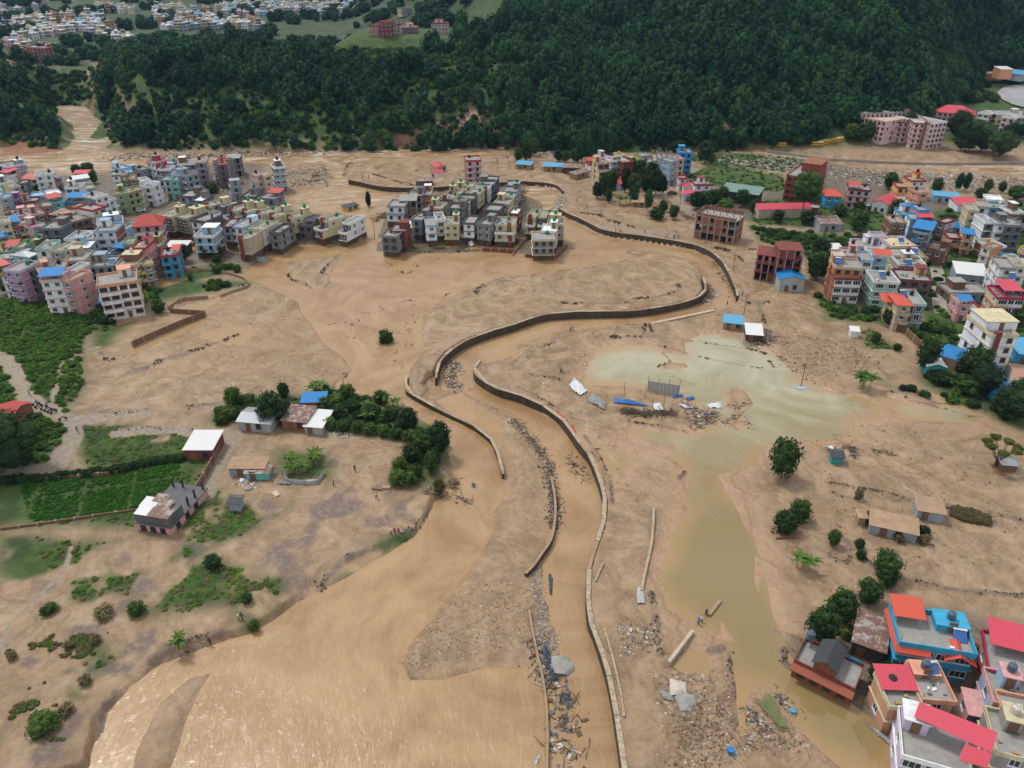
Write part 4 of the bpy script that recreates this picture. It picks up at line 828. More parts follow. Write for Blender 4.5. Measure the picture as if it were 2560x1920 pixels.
def lowwall(c, pts, h, lab, mat='brick', th=.25, z=None, name='boundary_wall', cat='wall'):
    Q = [np.array(gz(c, x, y, h)) for x, y in pts]; root = thing(name, lab, cat, (Q[0][0], Q[0][1], 0)); o = Q[0]; b = MB(); m2 = MB()
    for i in range(len(Q) - 1):
        p, q = Q[i][:2] - o[:2], Q[i+1][:2] - o[:2]; t = q - p; L_ = np.linalg.norm(t); t /= L_ + 1e-9; nn = np.array([-t[1], t[0]]) * th / 2
        z1, z2 = Q[i][2], Q[i+1][2]
        k = len(b.v); c4 = [p - nn, q - nn, q + nn, p + nn]; zz = [z1, z2, z2, z1]
        b.v += [(x[0], x[1], zz[j] - h - .8) for j, x in enumerate(c4)] + [(x[0], x[1], zz[j]) for j, x in enumerate(c4)]
        b.f += [(k, k+3, k+2, k+1), (k+4, k+5, k+6, k+7), (k, k+1, k+5, k+4), (k+1, k+2, k+6, k+5), (k+2, k+3, k+7, k+6), (k+3, k, k+4, k+7)]; b.m += [0] * 6
        ns = max(1, int(L_ / 3.2))
        for j in range(ns): x = p + t * L_ * j / ns; zc = z1 + (z2 - z1) * j / ns; m2.box(x[0] - .18, x[1] - .18, zc - h - .8, x[0] + .18, x[1] + .18, zc + .12)
    b.build('wall', [C(mat)], root); m2.build('pillars', [C('conc' if mat != 'brick' else 'brown')], root)
    return root
lowwall('I', [(1010,470),(1180,395),(1380,310),(1570,238)], 1.8, 'brown boundary wall standing in water, its right end pointing at the flood', 'brown')
lowwall('I', [(1570,235),(1450,228),(1300,218)], 1.5, 'brown wall running left from the corner of the flooded plot', 'brown')
lowwall('T4', [(1520,1560),(1700,1430),(1780,1400),(2212,1370)], 1.2, 'muddy garden wall between two flooded plots under shrubs', 'mud')
lowwall('A', [(1300,1275),(1560,1220),(1800,1215),(2000,1250),(2110,1290),(2150,1330),(2130,1360),(1900,1440)], .9, 'overgrown low wall curving round the muddy plot before the bright blue house', 'mud')
lowwall('T5', [(0,570),(200,600),(420,670),(640,740)], 1.8, 'grey compound wall below the two cream blocks', 'conc')
lowwall('T5', [(230,890),(430,780),(600,800),(640,840),(430,950)], 1.0, 'low wall of the flooded yard beside the pink hipped house', 'brown')
lowwall('U2', [(600,1240),(740,1250),(880,1260),(1020,1270),(1160,1280)], 1.3, 'maroon fence wall before the flooded courtyard of the estate', 'maroon')
lowwall('U2', [(1330,1350),(1500,1370),(1660,1390),(1840,1410),(1960,1290),(2060,1180)], 1.5, 'maroon wall round the cream corner block at the water', 'maroon')
lowwall('U2', [(1120,1340),(1200,1220),(1300,1100),(1400,1030)], 1.2, 'mud-caked planted wall between courtyard and lane', 'mud')
lowwall('I', [(-60,1535),(0,1530),(300,1520),(600,1495),(900,1465)], .9, 'long dark brick wall on the upper side of the vegetable field', 'brown')
lowwall('I', [(1480,1610),(1560,1480),(1640,1330),(1680,1260)], 1.8, 'brick wall running down from the white-roofed shed', 'brown')
lowwall('K', [(590,780),(700,870),(810,975)], 2.2, 'tall plastered wall slanting between grass field and mud', 'brown')
lowwall('J', [(570,760),(600,820),(720,835),(810,830),(860,760)], 1.0, 'sheet fence round the banana garden', 'sgrey', .06)
lowwall('D', [(0,1140),(80,1130),(200,1112),(300,1098)], .5, 'low dark wall at the lower side of the vegetable field', 'brown')
lowwall('U3', [(1500,870),(1650,1000),(1760,1120),(1880,1210),(2060,1260)], 1.6, 'wall along the muddy road by the brick frame building', 'mud')
lowwall('E', [(0,190),(500,260),(1000,285),(1500,300),(2212,290)], 2.0, 'long grey flood wall along the far side of the right river', 'conc', .5)
# ------------------------------------------------------------------ houses of the left town
h = house
T1 = [(0,70,120,110,3,8,'blg','white',dict(tank='k')), (-60,260,70,280,2,8,'pink',None,dict(cover='spink')), (90,270,215,265,2,7,'white',None,dict(tank='k')), (375,335,660,305,2,7,'cream',None,dict(hip='red')),
      (675,360,960,320,2,7,'orange','red',dict(bal=1)), (600,265,900,235,3,8,'white',None,dict(tank='k')), (930,300,1040,280,2,7,'lav',None,{}), (0,400,215,365,3,8,'mint','white',dict(st=.1)),
      (210,465,325,440,3,8,'cream',None,dict(bal=1)), (290,405,440,395,3,7,'dgrey',None,dict(sidewin=False,win='d')), (60,695,300,675,2,6,'purp','viol',{}), (0,650,110,640,3,7,'lblue',None,{}),
      (360,725,640,695,2,7,'ppink','maroon',{}), (520,625,740,605,2,7,'lblue',None,dict(roofc='lblue')), (760,610,1060,560,2,8,'lblue','white',dict(roofc='white')), (1120,475,1370,465,3,7,'white',None,dict(bal=2,tank='k')), (1430,505,1640,475,2,8,'white','green',{}),
      (710,800,880,780,3,8,'tan',None,dict(sidewin=False)), (880,735,1090,695,3,7,'turq',None,dict(cover='red',bal=2)), (1110,720,1430,715,2,8,'brick','blue',dict(cover='sblue',side='brick')), (1170,800,1310,815,3,6,'white','brick',{}),
      (1640,650,1860,590,4,8,'white',None,dict(side='grey',tank='k')), (1850,700,1990,650,3,8,'white',None,dict(bal=2)), (1970,590,2180,570,3,9,'green',None,dict(bal=1)), (2190,570,2400,520,3,9,'green','olive',dict(win='b')),
      (1590,860,1815,790,4,9,'cream','red',dict(bal=2,side='white',tank='u',sidewin=False)), (1170,1075,1540,985,3,9,'brown','tan',dict(st=.1,win='d')), (500,960,760,910,3,8,'pink',None,dict(bal=1)), (200,975,480,945,2,8,'ppink','pink',{}),
      (105,915,270,885,2,5,'brick',None,dict(win='d')), (150,1180,560,1100,3,9,'yel','red',dict(cover='sblue',cov=(-.25,.6,.35,1.1),bal=1)), (0,1090,130,1070,4,8,'cream',None,dict(sidewin=False)), (570,1150,760,1080,3,7,'ppink',None,{}),
      (800,1010,1100,1050,2,8,'brown',None,dict(cover='rust')), (920,640,1020,620,2,6,'cyan',None,dict()), (1280,400,1560,360,1,7,'white',None,dict(cover='white')), (1930,260,2060,245,3,8,'grey',None,dict(tank='k'))]
T3 = [(700,200,1030,200,4,8,'dgrey','grey',dict(sidewin=False,win='d')), (560,330,800,330,3,7,'grey',None,dict(win='d')), (0,450,125,425,2,8,'yel',None,dict(cover='sblue')), (1110,390,1450,390,3,9,'lblue','white',dict(tank='u')), (1450,400,1620,370,3,8,'tred','white',dict(bal=2)), (1660,380,1760,370,3,7,'white',None,{}),
      (1060,570,1540,545,3,9,'lblue','blg',dict(roofc='white',win='d')), (610,570,850,560,4,9,'mint',None,dict(win='d',tank='w',sidewin=False)), (860,580,1070,600,4,9,'mint','cream',dict(tank='w')), (490,680,610,630,3,7,'mint',None,dict(hip='sgrey')), (230,530,390,530,3,7,'green',None,dict(tank='g')),
      (100,610,215,600,2,7,'white',None,dict(cover='red')), (230,620,390,620,2,6,'brown',None,{}), (400,560,600,570,2,8,'brick','cream',dict(tank='g')), (-80,760,200,730,2,8,'teal',None,{}), (-60,850,160,800,2,7,'brown',None,dict(hip='red')), (160,790,480,760,2,7,'grey','blg',{}),
      (60,915,340,940,4,8,'viol','lav',dict(bal=2,tank='g')), (345,940,640,890,4,7,'brick','grey',dict(win='d',tank='k')), (0,1000,70,1000,3,8,'cream','olive',{}), (670,975,880,935,4,7,'peach',None,dict(st=.7)), (900,900,1100,880,4,7,'pink','peach',dict(tank='k')),
      (690,1105,1050,1080,4,9,'ppink',None,dict(cover='sblue',cov=(0,1,.0,.6),name='house')), (1060,1090,1200,1110,4,8,'pink','salm',dict(bal=2)), (1110,770,1460,750,4,9,'beige',None,dict(sidewin=False,st=(.0,3,3))), (1130,930,1290,940,4,7,'ppink','white',dict()), (1180,1120,1290,1120,2,7,'lav',None,{}),
      (640,760,700,760,2,6,'mint',None,{})]
T4 = [(300,160,740,105,3,9,'lblue','white',dict(st=(.3,5,4),tank='u')), (250,250,600,240,4,9,'white','lblue',dict(side='brick',bal=0)), (620,230,750,240,3,8,'lblue',None,dict()), (130,865,560,840,3,9,'blg',None,dict(sidewin=False,win='d',st=.1)), (610,850,940,840,3,9,'brick','cream',dict(sidewin=False,win='d',st=(.2,5,4),tank='w')),
      (945,860,1050,800,3,8,'yel','cream',dict(bal=2)), (1080,830,1180,810,3,7,'grey','yel',{}), (740,480,870,470,3,7,'pink','green',{}), (880,540,1120,540,4,8,'pink','red',dict(tank='u')), (1150,520,1380,510,3,8,'orange','green',dict(win='w',tank='k')),
      (1390,680,1690,655,3,8,'cyan','crim',dict(win='d',bal=1,cover='salm',cov=(.7,1.05,.2,.6),tank='k')), (910,165,1390,130,3,10,'pink','white',dict(hip='tred',set_=1.6,win='d',lab='pink house with arched windows under a red hipped roof beside flooded yard')),
      (290,1200,980,1100,4,10,'white','salm',dict(sh=2.75,bal=2,win='B',st=(.55,3.5,4),lab='white four-storey house with salmon bands at the edge of the green field')), (540,620,740,640,2,7,'brick',None,dict(cover='sblue')), (400,640,560,650,2,6,'blue',None,{})]
T2 = [(380,595,560,595,3,8,'white',None,dict(win='d',bal=1)), (400,500,520,480,3,7,'white',None,{}), (560,535,660,500,3,7,'white',None,dict(bal=1)), (665,480,860,480,3,8,'white','grey',dict(win='d')), (860,490,950,480,3,7,'turq',None,{}), (880,395,1030,390,3,7,'white',None,dict(bal=2)),
      (1040,400,1140,410,3,8,'white','blg',dict(bal=1)), (1150,410,1350,360,3,9,'blg',None,dict(sidewin=False,win='d',st=(.1,4,4),tank='w')), (1310,170,1480,160,4,9,'ppink',None,dict(sidewin=False,win='d',tank='k')), (990,205,1290,190,3,8,'brick','white',dict(win='d')), (450,160,600,180,4,7,'crim','pink',dict(tank='k')),
      (610,200,720,190,3,7,'salm','maroon',{}), (720,200,910,195,3,8,'lblue',None,dict(tank='g')), (650,295,850,295,3,7,'lblue','white',{}), (850,290,930,280,2,6,'maroon',None,{}), (160,455,370,440,2,7,'yel',None,dict(tank='k')), (40,480,150,455,2,7,'yel','olive',{}), (350,305,490,280,3,7,'grey',None,dict(tank='k')),
      (490,350,640,340,2,7,'teal','lblue',dict(tank='w')), (560,400,780,390,2,7,'blg','lblue',dict(tank='k')), (0,290,190,250,2,8,'white','lblue',dict(roofc='lblue')), (140,350,330,320,2,7,'lblue',None,dict(roofc='lblue')), (0,400,120,370,2,7,'ppink',None,{}), (230,665,370,645,3,7,'cream','olive',{}), (380,470,480,450,2,7,'dgrey',None,{}),
      (1600,150,1660,170,4,9,'grey',None,dict(sidewin=False)), (1670,215,1850,205,4,8,'salm','crim',dict(win='d',side='blg',st=(.1,3,3),tank='g',lab='salmon four-storey house with crimson bands alone among rubble by the river')), (1900,600,2090,580,2,7,'blg',None,dict(st=(.35,4,4),win='d')), (670,745,800,735,1,6,'white','yel',{}), (470,690,560,700,2,6,'white',None,{})]
E1 = [('T2',620,1090,880,1115,3,10,'cream',None,dict(tank='w')), ('T2',960,1100,1150,1140,3,11,'cream',None,dict(st=(.2,4,5),tank='g')), ('T2',1215,1150,1480,1190,3,9,'white','dgrey',dict(side='dgrey',win='d',para=1.1)), ('T2',1020,750,1270,760,3,9,'dgrey',None,dict(win='d')), ('T2',1230,830,1420,840,3,9,'grey','dgrey',dict(win='d',roofc='white')),
      ('T2',1450,880,1560,930,3,9,'cream',None,dict(panel=1,set_=2.5,win='T')), ('T2',1660,920,1780,950,3,9,'dgrey','dgrey',dict(set_=2.5)), ('T5',585,755,920,755,3,9,'lblue','white',dict(side='blg',win='d',st=(.5,5,5),lab='pale blue three-storey house with rooftop tower beside the flooded yard')), ('T5',1075,590,1200,590,3,10,'tred','maroon',dict(win='d')),
      ('T5',1205,580,1430,610,3,10,'white','lblue',dict(win='T')), ('T5',1530,620,1770,650,3,10,'cream',None,dict(side='white',tank='g')), ('T5',1330,780,1530,800,3,8,'beige',None,dict(side='beige',panel=1,win='w',tank='g',lab='beige house with dark brown panels standing at the edge of the flood')), ('T5',1890,680,2060,695,3,11,'grey','dgrey',dict(win='d',para=1.1)),
      ('T5',1195,265,1310,320,3,9,'cream',None,dict(panel=1,set_=3.2,win='T',side='cream',tank='g')), ('T5',1420,295,1530,340,3,9,'cream',None,dict(panel=1,set_=3.2,win='T',tank='g')), ('T5',1655,330,1770,375,3,9,'cream',None,dict(panel=1,set_=3.2,win='T',tank='g')), ('T5',1885,370,2010,415,3,9,'cream',None,dict(panel=1,set_=3.2,win='T',tank='g')),
      ('T6',520,400,640,445,3,9,'cream',None,dict(panel=1,set_=3.2,win='T',tank='g')), ('T6',1105,460,1240,500,3,10,'cream',None,dict(panel=1,set_=3.2,win='T',tank='g')), ('T6',1500,520,1630,540,3,10,'white',None,dict(set_=3.2,win='T',lab='white terraced villa at the right end of the cream villa row')),
      ('T5',1400,65,1640,75,3,8,'grey','dgrey',dict(tank='g',st=.3)), ('T5',1700,90,1980,110,3,8,'grey',None,dict(cover='red',cov=(.3,1,.5,1.1),win='d')), ('T6',740,560,950,575,2,8,'dgrey',None,dict(cover='dark',win='d',cov=(.3,1.1,.2,1)))]
E2 = [('U1',330,645,620,655,3,9,'grey','blg',dict(set_=1.6,win='d',bal=0)), ('U1',670,470,940,475,3,8,'grey','dgrey',dict(win='d')), ('U1',760,400,940,410,3,8,'cream',None,dict(tank='g')), ('U1',950,430,1040,430,3,8,'orange','white',dict(st=(.1,2.6,3))), ('U1',740,870,920,890,3,9,'grey',None,dict(win='d')), ('U1',530,1000,770,1025,2,9,'conc','green',dict(win='d',roofc='white')),
      ('U1',380,1075,640,1085,3,8,'maroon',None,dict(win='d',st=(.5,3,4))), ('U1',240,1160,500,1175,3,8,'dgrey','grey',dict(win='d',side='grey')), ('U1',1010,985,1180,975,3,10,'white','lblue',dict()), ('U1',1190,880,1330,870,3,9,'white',None,dict(sidewin=False,para=1.2)), ('U1',1320,965,1560,965,3,9,'cream',None,dict(tank='g')), ('U1',1650,935,1830,945,3,9,'grey','dgrey',dict(win='w')),
      ('U1',1880,940,2110,975,3,9,'grey',None,dict(win='T',para=1.0)), ('U1',1040,675,1270,690,3,8,'cream',None,dict(panel=1,win='T',tank='g')), ('U1',1370,680,1650,695,3,8,'grey','dgrey',dict(set_=2,win='d',para=1.1)), ('U1',1480,590,1740,600,3,8,'cream',None,dict(tank='g',panel=2)), ('U1',1560,525,1820,535,3,8,'dgrey',None,dict(win='d',para=1.1)), ('U1',1270,490,1480,510,3,7,'cream',None,dict(panel=1,tank='g')),
      ('U1',1370,425,1600,435,3,7,'cream',None,dict(panel=1,tank='g')), ('U1',1440,365,1680,375,3,7,'cream',None,dict(panel=1,tank='g')), ('U1',1560,310,1800,320,3,7,'cream',None,dict(panel=1,tank='g')), ('U1',1690,430,1900,450,3,8,'cream',None,dict(panel=2,tank='g')), ('U1',1850,330,2090,340,3,8,'white',None,dict(panel=2,tank='g')), ('U1',1910,265,2170,275,3,8,'dgrey','grey',dict(win='d')), ('U1',2000,205,2210,215,3,8,'dgrey',None,dict(win='d')),
      ('U1',1200,540,1440,570,2,7,'dgrey',None,dict(win='d')), ('U2',1030,165,1230,165,3,9,'grey','dgrey',dict(win='d')), ('U2',940,250,1180,265,3,9,'grey','blg',dict(tank='g')), ('U2',890,365,1110,385,3,9,'grey',None,dict(tank='g')), ('U2',790,455,1040,475,3,9,'cream',None,dict(set_=1.2,win='w')), ('U2',610,570,880,590,3,9,'grey','dgrey',dict(set_=2,win='d',para=1.1)),
      ('U2',1060,635,1200,645,3,8,'maroon',None,dict(tank='g',roofc='white')), ('U2',1370,690,1500,700,3,9,'cream',None,dict(set_=2.6,panel=1,win='T',tank='g')), ('U2',1570,695,1800,705,3,9,'cream',None,dict(set_=2.6,panel=2,win='T',tank='g')), ('U2',820,825,1150,835,3,9,'cream',None,dict(panel=2,set_=2.0,win='T',tank='g',lab='cream estate house with brown porch roof behind the flooded courtyard')),
      ('U2',1470,1090,1845,1085,3,9,'cream',None,dict(win='d',tank='g',lab='cream corner block inside a maroon wall at the water edge')), ('U2',1620,940,1870,950,3,8,'cream','white',dict(tank='g',roofc='white')), ('U2',1720,820,1990,830,3,8,'cream',None,dict(tank='g',st=(.1,4,3)))]
E3 = [('B',1815,275,1945,270,4,9,'ppink','red',dict(win='d',bal=1,tank='k',side='grey',lab='pink four-storey house with red bands alone behind the estate')), ('B',0,410,60,400,3,8,'ppink','pink',dict(tank='k')), ('B',70,410,130,400,3,8,'cream',None,dict(sidewin=False)), ('B',150,340,250,330,4,8,'dgrey','white',dict(win='w',tank='k',st=.3))]
for (t, tab, dist) in (('T1', T1, 'left town'), ('T3', T3, 'left town'), ('T4', T4, 'left town'), ('T2', T2, 'left town')):
    for e in tab: h(t, *e[:6], e[6], e[7], district=dist, **e[8])
for e in E1: h(*e[:9], district='villa row', **e[9])
for e in E2: h(*e[:9], district='middle estate', **e[9])
for e in E3: h(*e[:9], district='river plain', **e[9])
RT = [('U3',380,330,580,315,4,7,'cream','peach',dict(set_=2.5,bal=2,win='d',lab='cream house with peach balconies beside the dark trees')), ('U3',245,345,370,335,2,6,'white','red',dict(cover='red')), ('U3',440,230,590,215,3,7,'lav',None,{}), ('U3',610,285,850,265,3,8,'lblue','white',dict(bal=1)), ('U3',770,200,870,190,3,7,'cream',None,dict(tank='o')), ('U3',810,310,990,290,3,9,'tred',None,dict(side='maroon',win='d',tank='g')),
      ('U3',1140,210,1300,200,3,8,'yel','conc',dict(sidewin=False,win='d')), ('U3',1640,300,1750,280,4,8,'lblue','blg',{}), ('U3',1765,255,1870,245,4,8,'cream','pink',dict(win='d')), ('U3',1800,140,2010,140,4,8,'blue',None,dict(bal=2,win='d',st=(.1,2.5,3),lab='tall bright blue house at the road by the green meadow')), ('U3',1790,580,1870,580,2,5,'white','red',dict()), ('U3',2060,690,2330,690,2,7,'white','tred',dict(bal=1)),
      ('E',165,400,385,432,4,24,'tred','brick',dict(win='d',bal=2,side='tred',st=(.9,8,12),sth=3.6,lab='tall dark red brick building with stacked terraces above the river')), ('E',505,575,640,580,2,8,'cyan','blue',dict(side='blue',hip='salm')), ('E',700,520,890,535,3,9,'ppink','maroon',dict(win='b',tank='k',cover='red',cov=(0,.5,.1,.6))), ('E',1125,505,1240,510,2,8,'yel','red',dict(win='b')), ('E',1245,450,1365,450,3,8,'yel','red',dict(tank='k')),
      ('E',1165,625,1310,625,2,8,'peach','salm',dict(bal=1)), ('E',1310,555,1385,550,4,7,'salm',None,dict(tank='k')), ('E',350,680,440,690,1,6,'cyan','tred',dict()), ('U5',1500,800,1810,810,3,9,'white','blue',dict(st=.2,tank='w')), ('U5',1790,720,1960,720,4,8,'blg','blue',dict(tank='k')), ('U5',1310,930,1560,940,3,9,'brown','tan',dict(tank='k',bal=2)), ('U5',1640,870,1790,880,4,8,'white','blue',dict(panel=2)),
      ('U5',1780,920,2060,925,3,7,'lav','pink',dict(cover='spink')), ('U5',2100,900,2212,930,3,7,'lav','maroon',{}), ('U5',1700,1075,1960,1120,4,8,'blue','lblue',dict(cover='sblue',side='grey',sidewin=False,bal=2,cov=(-.1,1.1,-.1,1),lab='blue house with curved blue roof sheets above the concrete lane')), ('U5',1900,1360,2200,1430,2,8,'brown','brick',dict(win='w')), ('U5',730,1345,1090,1350,2,8,'white','lav',dict(win='w')), ('U5',1010,1185,1230,1190,3,6,'white','lav',{}),
      ('U5',1330,1345,1730,1335,3,10,'white','ppink',dict(bal=1,roofc='cream')), ('U7',280,345,460,365,4,9,'pink','salm',dict(bal=2)), ('U7',490,260,740,275,4,8,'pink',None,dict(tank='k')), ('U7',330,450,800,480,4,8,'orange','beige',dict(win='b')), ('U7',340,640,800,655,3,8,'ppink','maroon',dict(win='W',side='brick',lab='pale house with blue tiled right half at the bushy slope')), ('U7',810,330,960,340,4,8,'lblue',None,dict(win='w')),
      ('U7',975,260,1250,270,4,8,'lblue','white',dict(cover='salm',cov=(0,1,-.3,.1))), ('U7',1370,285,1930,300,3,9,'cream','olive',dict(win='b',bal=1)), ('U7',1440,400,1900,420,3,8,'beige','white',dict(tank='k')), ('U7',1015,700,1450,720,3,9,'mint','white',dict(win='W',bal=0,tank='k',lab='mint green house with striped glass stair strip facing the bushes')), ('U7',1460,665,2000,700,3,9,'peach','maroon',dict(win='b',bal=1)),
      ('U7',1430,1090,1660,1100,3,8,'beige','cream',dict(hip='salm',bal=1)), ('U7',1290,1160,1440,1170,2,6,'cream','yel',dict(cover='salm',cov=(-.6,.0,.2,1))), ('U7',1700,1090,1880,1100,3,10,'turq','mint',dict(side='blg',sidewin=False,win='T',tank='k',lab='narrow turquoise building with grey side wall by the lane end')), ('U6',850,440,980,450,4,9,'cream',None,dict(sidewin=False)), ('U6',1000,370,1190,390,4,9,'cream','beige',dict(sidewin=False,win='d')),
      ('U6',1220,400,1560,420,3,8,'blg','cyan',dict(tank='w')), ('U6',1130,650,1300,655,4,9,'white',None,dict(sidewin=False,win='d')), ('U6',1320,680,1500,690,4,9,'white','blg',dict(win='w')), ('U6',1490,700,1797,705,4,9,'dgrey','grey',dict(sidewin=False,win='d')), ('U6',1590,480,1797,480,4,8,'brown','white',dict()), ('U6',490,720,740,735,1,7,'turq','salm',dict(hip='sblue')), ('U6',770,830,950,850,3,7,'peach','cream',dict(hip='sblue',win='T')), ('U6',520,920,720,930,2,7,'peach','tred',dict(bal=1,win='W')),
      ('U6',1240,1080,1490,1065,2,8,'brick','white',dict(tank='o')), ('U6',1080,1050,1200,1090,3,6,'peach',None,{}), ('U6',1180,260,1450,280,2,8,'lblue','white',dict(roofc='white')), ('U8',480,575,1110,575,1,8,'brown','conc',dict(win='d',st=(.2,4,4))), ('U8',630,755,790,765,2,7,'pink',None,dict(cover='sblue',cov=(0,1,0,.4))), ('U8',800,870,1010,880,1,7,'turq','red',dict()), ('U8',1130,80,1280,150,3,12,'white',None,dict(bal=1,side='white')),
      ('U8',1290,170,1530,190,4,10,'white','conc',dict()), ('U8',1540,150,1700,160,4,10,'white','cream',dict()), ('U8',1250,645,1390,655,3,9,'cream','crim',dict(win='W')), ('U8',1390,650,1680,660,3,9,'blg','crim',dict(win='W',cover='spink',bal=0)), ('U8',1160,1250,1570,1250,4,12,'white','cream',dict(win='b',bal=0,st=(.0,8,8),sh=2.8,panel=1,lab='white five-storey house with cream bands beside two parked cars')), ('U6',1700,1150,1800,1170,3,7,'green','yel',{})]
for e in RT: h(*e[:9], district='right town', **e[9])
BR = [('Q',1150,555,1800,660,2,7.5,'cyan','cyan',dict(win='W',sh=2.9,para=.9,st=(.62,4.4,3.0),sth=1.4,tank='u',cover='salm',covh=2.2,cov=(.0,.38,.62,1.08),lab='bright blue two-storey house with red roofs at the bottom right')), ('Q',1925,800,2300,900,2,8,'peach','crim',dict(win='W',cover='spink',cov=(.1,1,.55,1.1),lab='peach house with crimson bands and pink roof, cut by the right edge')),
      ('Q',1060,1110,1340,1120,2,5.6,'peach','cream',dict(win='w',cover='spink',covh=1.3,cov=(0,1,.5,1.08),tank='k')), ('Q',1345,1050,1620,1070,2,6.4,'peach','salm',dict(st=(.0,3.4,2.2),sth=1.0,tank='u')), ('Q',1175,1530,1760,1700,2,7.6,'lav','white',dict(win='W',bal=0,lab='lavender house with terrace furniture under a long pink sheet roof')),
      ('Q',1740,1180,1985,1235,1,4.5,'pink',None,dict(para=.1)), ('Q',1960,1075,2300,1150,2,6,'lblue','pink',dict(tank='u')), ('Q',1985,1500,2350,1590,2,7,'conc','cream',dict(tank='w')), ('Q',2060,1240,2350,1300,2,5,'pink','salm',{})]
BRO = [h(*e[:9], district='bottom right corner', **e[9]) for e in BR]
_w = HOUSES[-len(BR)]['w']; _o = BRO[0]
for nm_, P4, mt_ in (('eave', [(-.5, -1.1, 5.2), (_w * .42, -1.1, 5.2), (_w * .42, -.1, 5.9), (-.5, -.1, 5.9)], 'salm'), ('gable_roof', [(_w * .60, -1.0, 5.0), (_w * .80, -1.0, 6.1), (_w * .80, 2.6, 6.3), (_w * .60, 2.6, 5.2)], 'salm'), ('gable_roof', [(_w * .80, -1.0, 6.1), (_w + .5, -1.0, 4.6), (_w + .5, 2.6, 4.8), (_w * .80, 2.6, 6.3)], 'salm'),
                    ('eave', [(_w * .30, -1.2, 3.0), (_w * .58, -1.2, 3.0), (_w * .58, -.1, 3.6), (_w * .30, -.1, 3.6)], 'salm'), ('eave', [(-.7, -1.1, 5.2), (-.05, -.1, 5.9), (-.05, 7.6, 5.9), (-.7, 7.6, 5.2)], 'salm')): MB().slab(P4, .1).build(nm_, [SHEET[mt_]], _o)

# ------------------------------------------------------------------ unfinished frames
frame_building('U4', 150, 1085, 830, 1205, 3, 9, 'brick', 'long unfinished brick and concrete frame building on the mud bank', nb=6, starter=1.6, topwall=True)
frame_building('U3', 1225, 300, 1500, 345, 3, 14, 'brown', 'open grey concrete frame with rebar columns behind the dark trees', nb=3, starter=3, skip=.9, db=3)
frame_building('E', -90, 1090, 80, 1110, 3, 9, 'maroon', 'left of two maroon unfinished blocks beside the blue-roofed shed', nb=3, skip=.5, slabc='maroon')
frame_building('E', 100, 1050, 310, 1060, 4, 8, 'maroon', 'taller of two maroon unfinished blocks, behind the blue-roofed shed', nb=3, skip=.5, slabc='maroon')
frame_building('T2', 1840, 110, 2060, 100, 3, 8, 'dgrey', 'bare dark concrete skeleton next to the salmon house by the river', nb=3, skip=.8)
frame_building('U1', 540, 565, 830, 560, 3, 9, 'brick', 'unfinished brick villa with a white roof slab in the estate', nb=3, skip=.4)
# ------------------------------------------------------------------ sheds and other low buildings
S = shed
S('T1', 1275, 235, 1540, 225, 3, 7, 'maroon', 'spink', lab='maroon shed with bright red roof between trees by the far river')
S('U4', 570, 655, 1215, 745, 5, 9, 'dgrey', 'sgreen', 1.2, 'm', 'large open hall with grey-green roof beside the meadow', posts=True, name='hall', cat='hall')
S('U4', 1115, 890, 1225, 990, 4, 22, 'beige', 'spink', 1.3, 'y', 'long shed with bright pink-red gable roof left of the brick tower', name='hall', cat='hall')
S('U3', 1855, 740, 2065, 745, 3, 5, 'white', 'spink', 1.0, 'y', 'upper of two pink-roofed white sheds at the road bend')
S('U3', 1875, 880, 2100, 885, 3, 6, 'lblue', 'spink', 1.0, 'y', 'lower of two pink-roofed sheds, nearer the round trees')
S('U3', 475, 535, 580, 540, 3, 6, 'white', 'spink', .8, 'm', 'small pink-roofed shed right of the cream balcony house')
S('U3', 1010, 430, 1200, 400, 3, 6, 'blue', 'lblue', .8, 'x', 'low building with turquoise roof behind the big dark trees')
S('U3', 690, 680, 775, 690, 3, 7, 'lblue', 'tred', 1.4, 'm', 'steep maroon-roofed hut half hidden between dark trees')
S('U3', -10, 530, 220, 470, 2.6, 4, 'mud', 'rust', .5, 'm', 'long low rust-roofed row standing in mud below the tall trees')
S('U3', 970, 1000, 1180, 1010, 2.2, 5, 'mud', 'mud', .4, 'm', 'mud-covered hut at the foot of the dark tree clump')
S('C', 440, 340, 590, 345, 3, 6, 'dark', 'rust', .6, 'm', 'rust-roofed dark workshop left of the cream balcony house')
S('C', 270, 330, 430, 335, 2.6, 6, 'mud', 'lblue', .5, 'm', 'tumbled shed with blue sheets on the far bank')
S('C', 30, 310, 160, 320, 2.4, 6, 'mud', 'lblue', .4, 'm', 'half buried shed with blue tarpaulin roof by the far river')
S('B', 1508, 390, 1580, 395, 2.5, 6, 'white', 'spink', .8, 'y', 'white hut with pink-red roof on the empty mud plain')
S('B', 1560, 340, 1640, 330, 2.5, 8, 'beige', 'spink', .8, 'y', 'second red-roofed hut behind the white one on the mud plain')
S('B', 1380, 460, 1530, 455, 2.2, 5, 'brown', 'rust', .5, 'm', 'broken shack with patched roof in front of the red-roofed huts')
S('B', 780, 690, 890, 665, 2, 4, 'yel', 'dark', .3, 'm', 'yellowish broken hut stranded in mud left of the estate')
S('E', 905, 640, 1035, 665, 4, 14, 'white', 'spink', 1.6, 'y', 'white hall with wide pink roof in the right town', name='hall', cat='hall')
S('E', 1430, 580, 1650, 600, 3, 6, 'lblue', 'lblue', .5, 'm', 'long light-blue roofed shed near the right river')
S('E', 1645, 665, 1840, 670, 3, 9, 'white', 'spink', .9, 'm', 'shed with broad coral pink roof near the cream tower')
S('E', 1990, 690, 2095, 695, 3, 6, 'white', 'spink', .6, 'm', 'small crimson roofed shed right of the two pale tanks')
S('E', 455, 830, 650, 830, 3, 8, 'blg', 'rust', 1.0, 'm', 'rusty-roofed house beside the lane below the round tree')
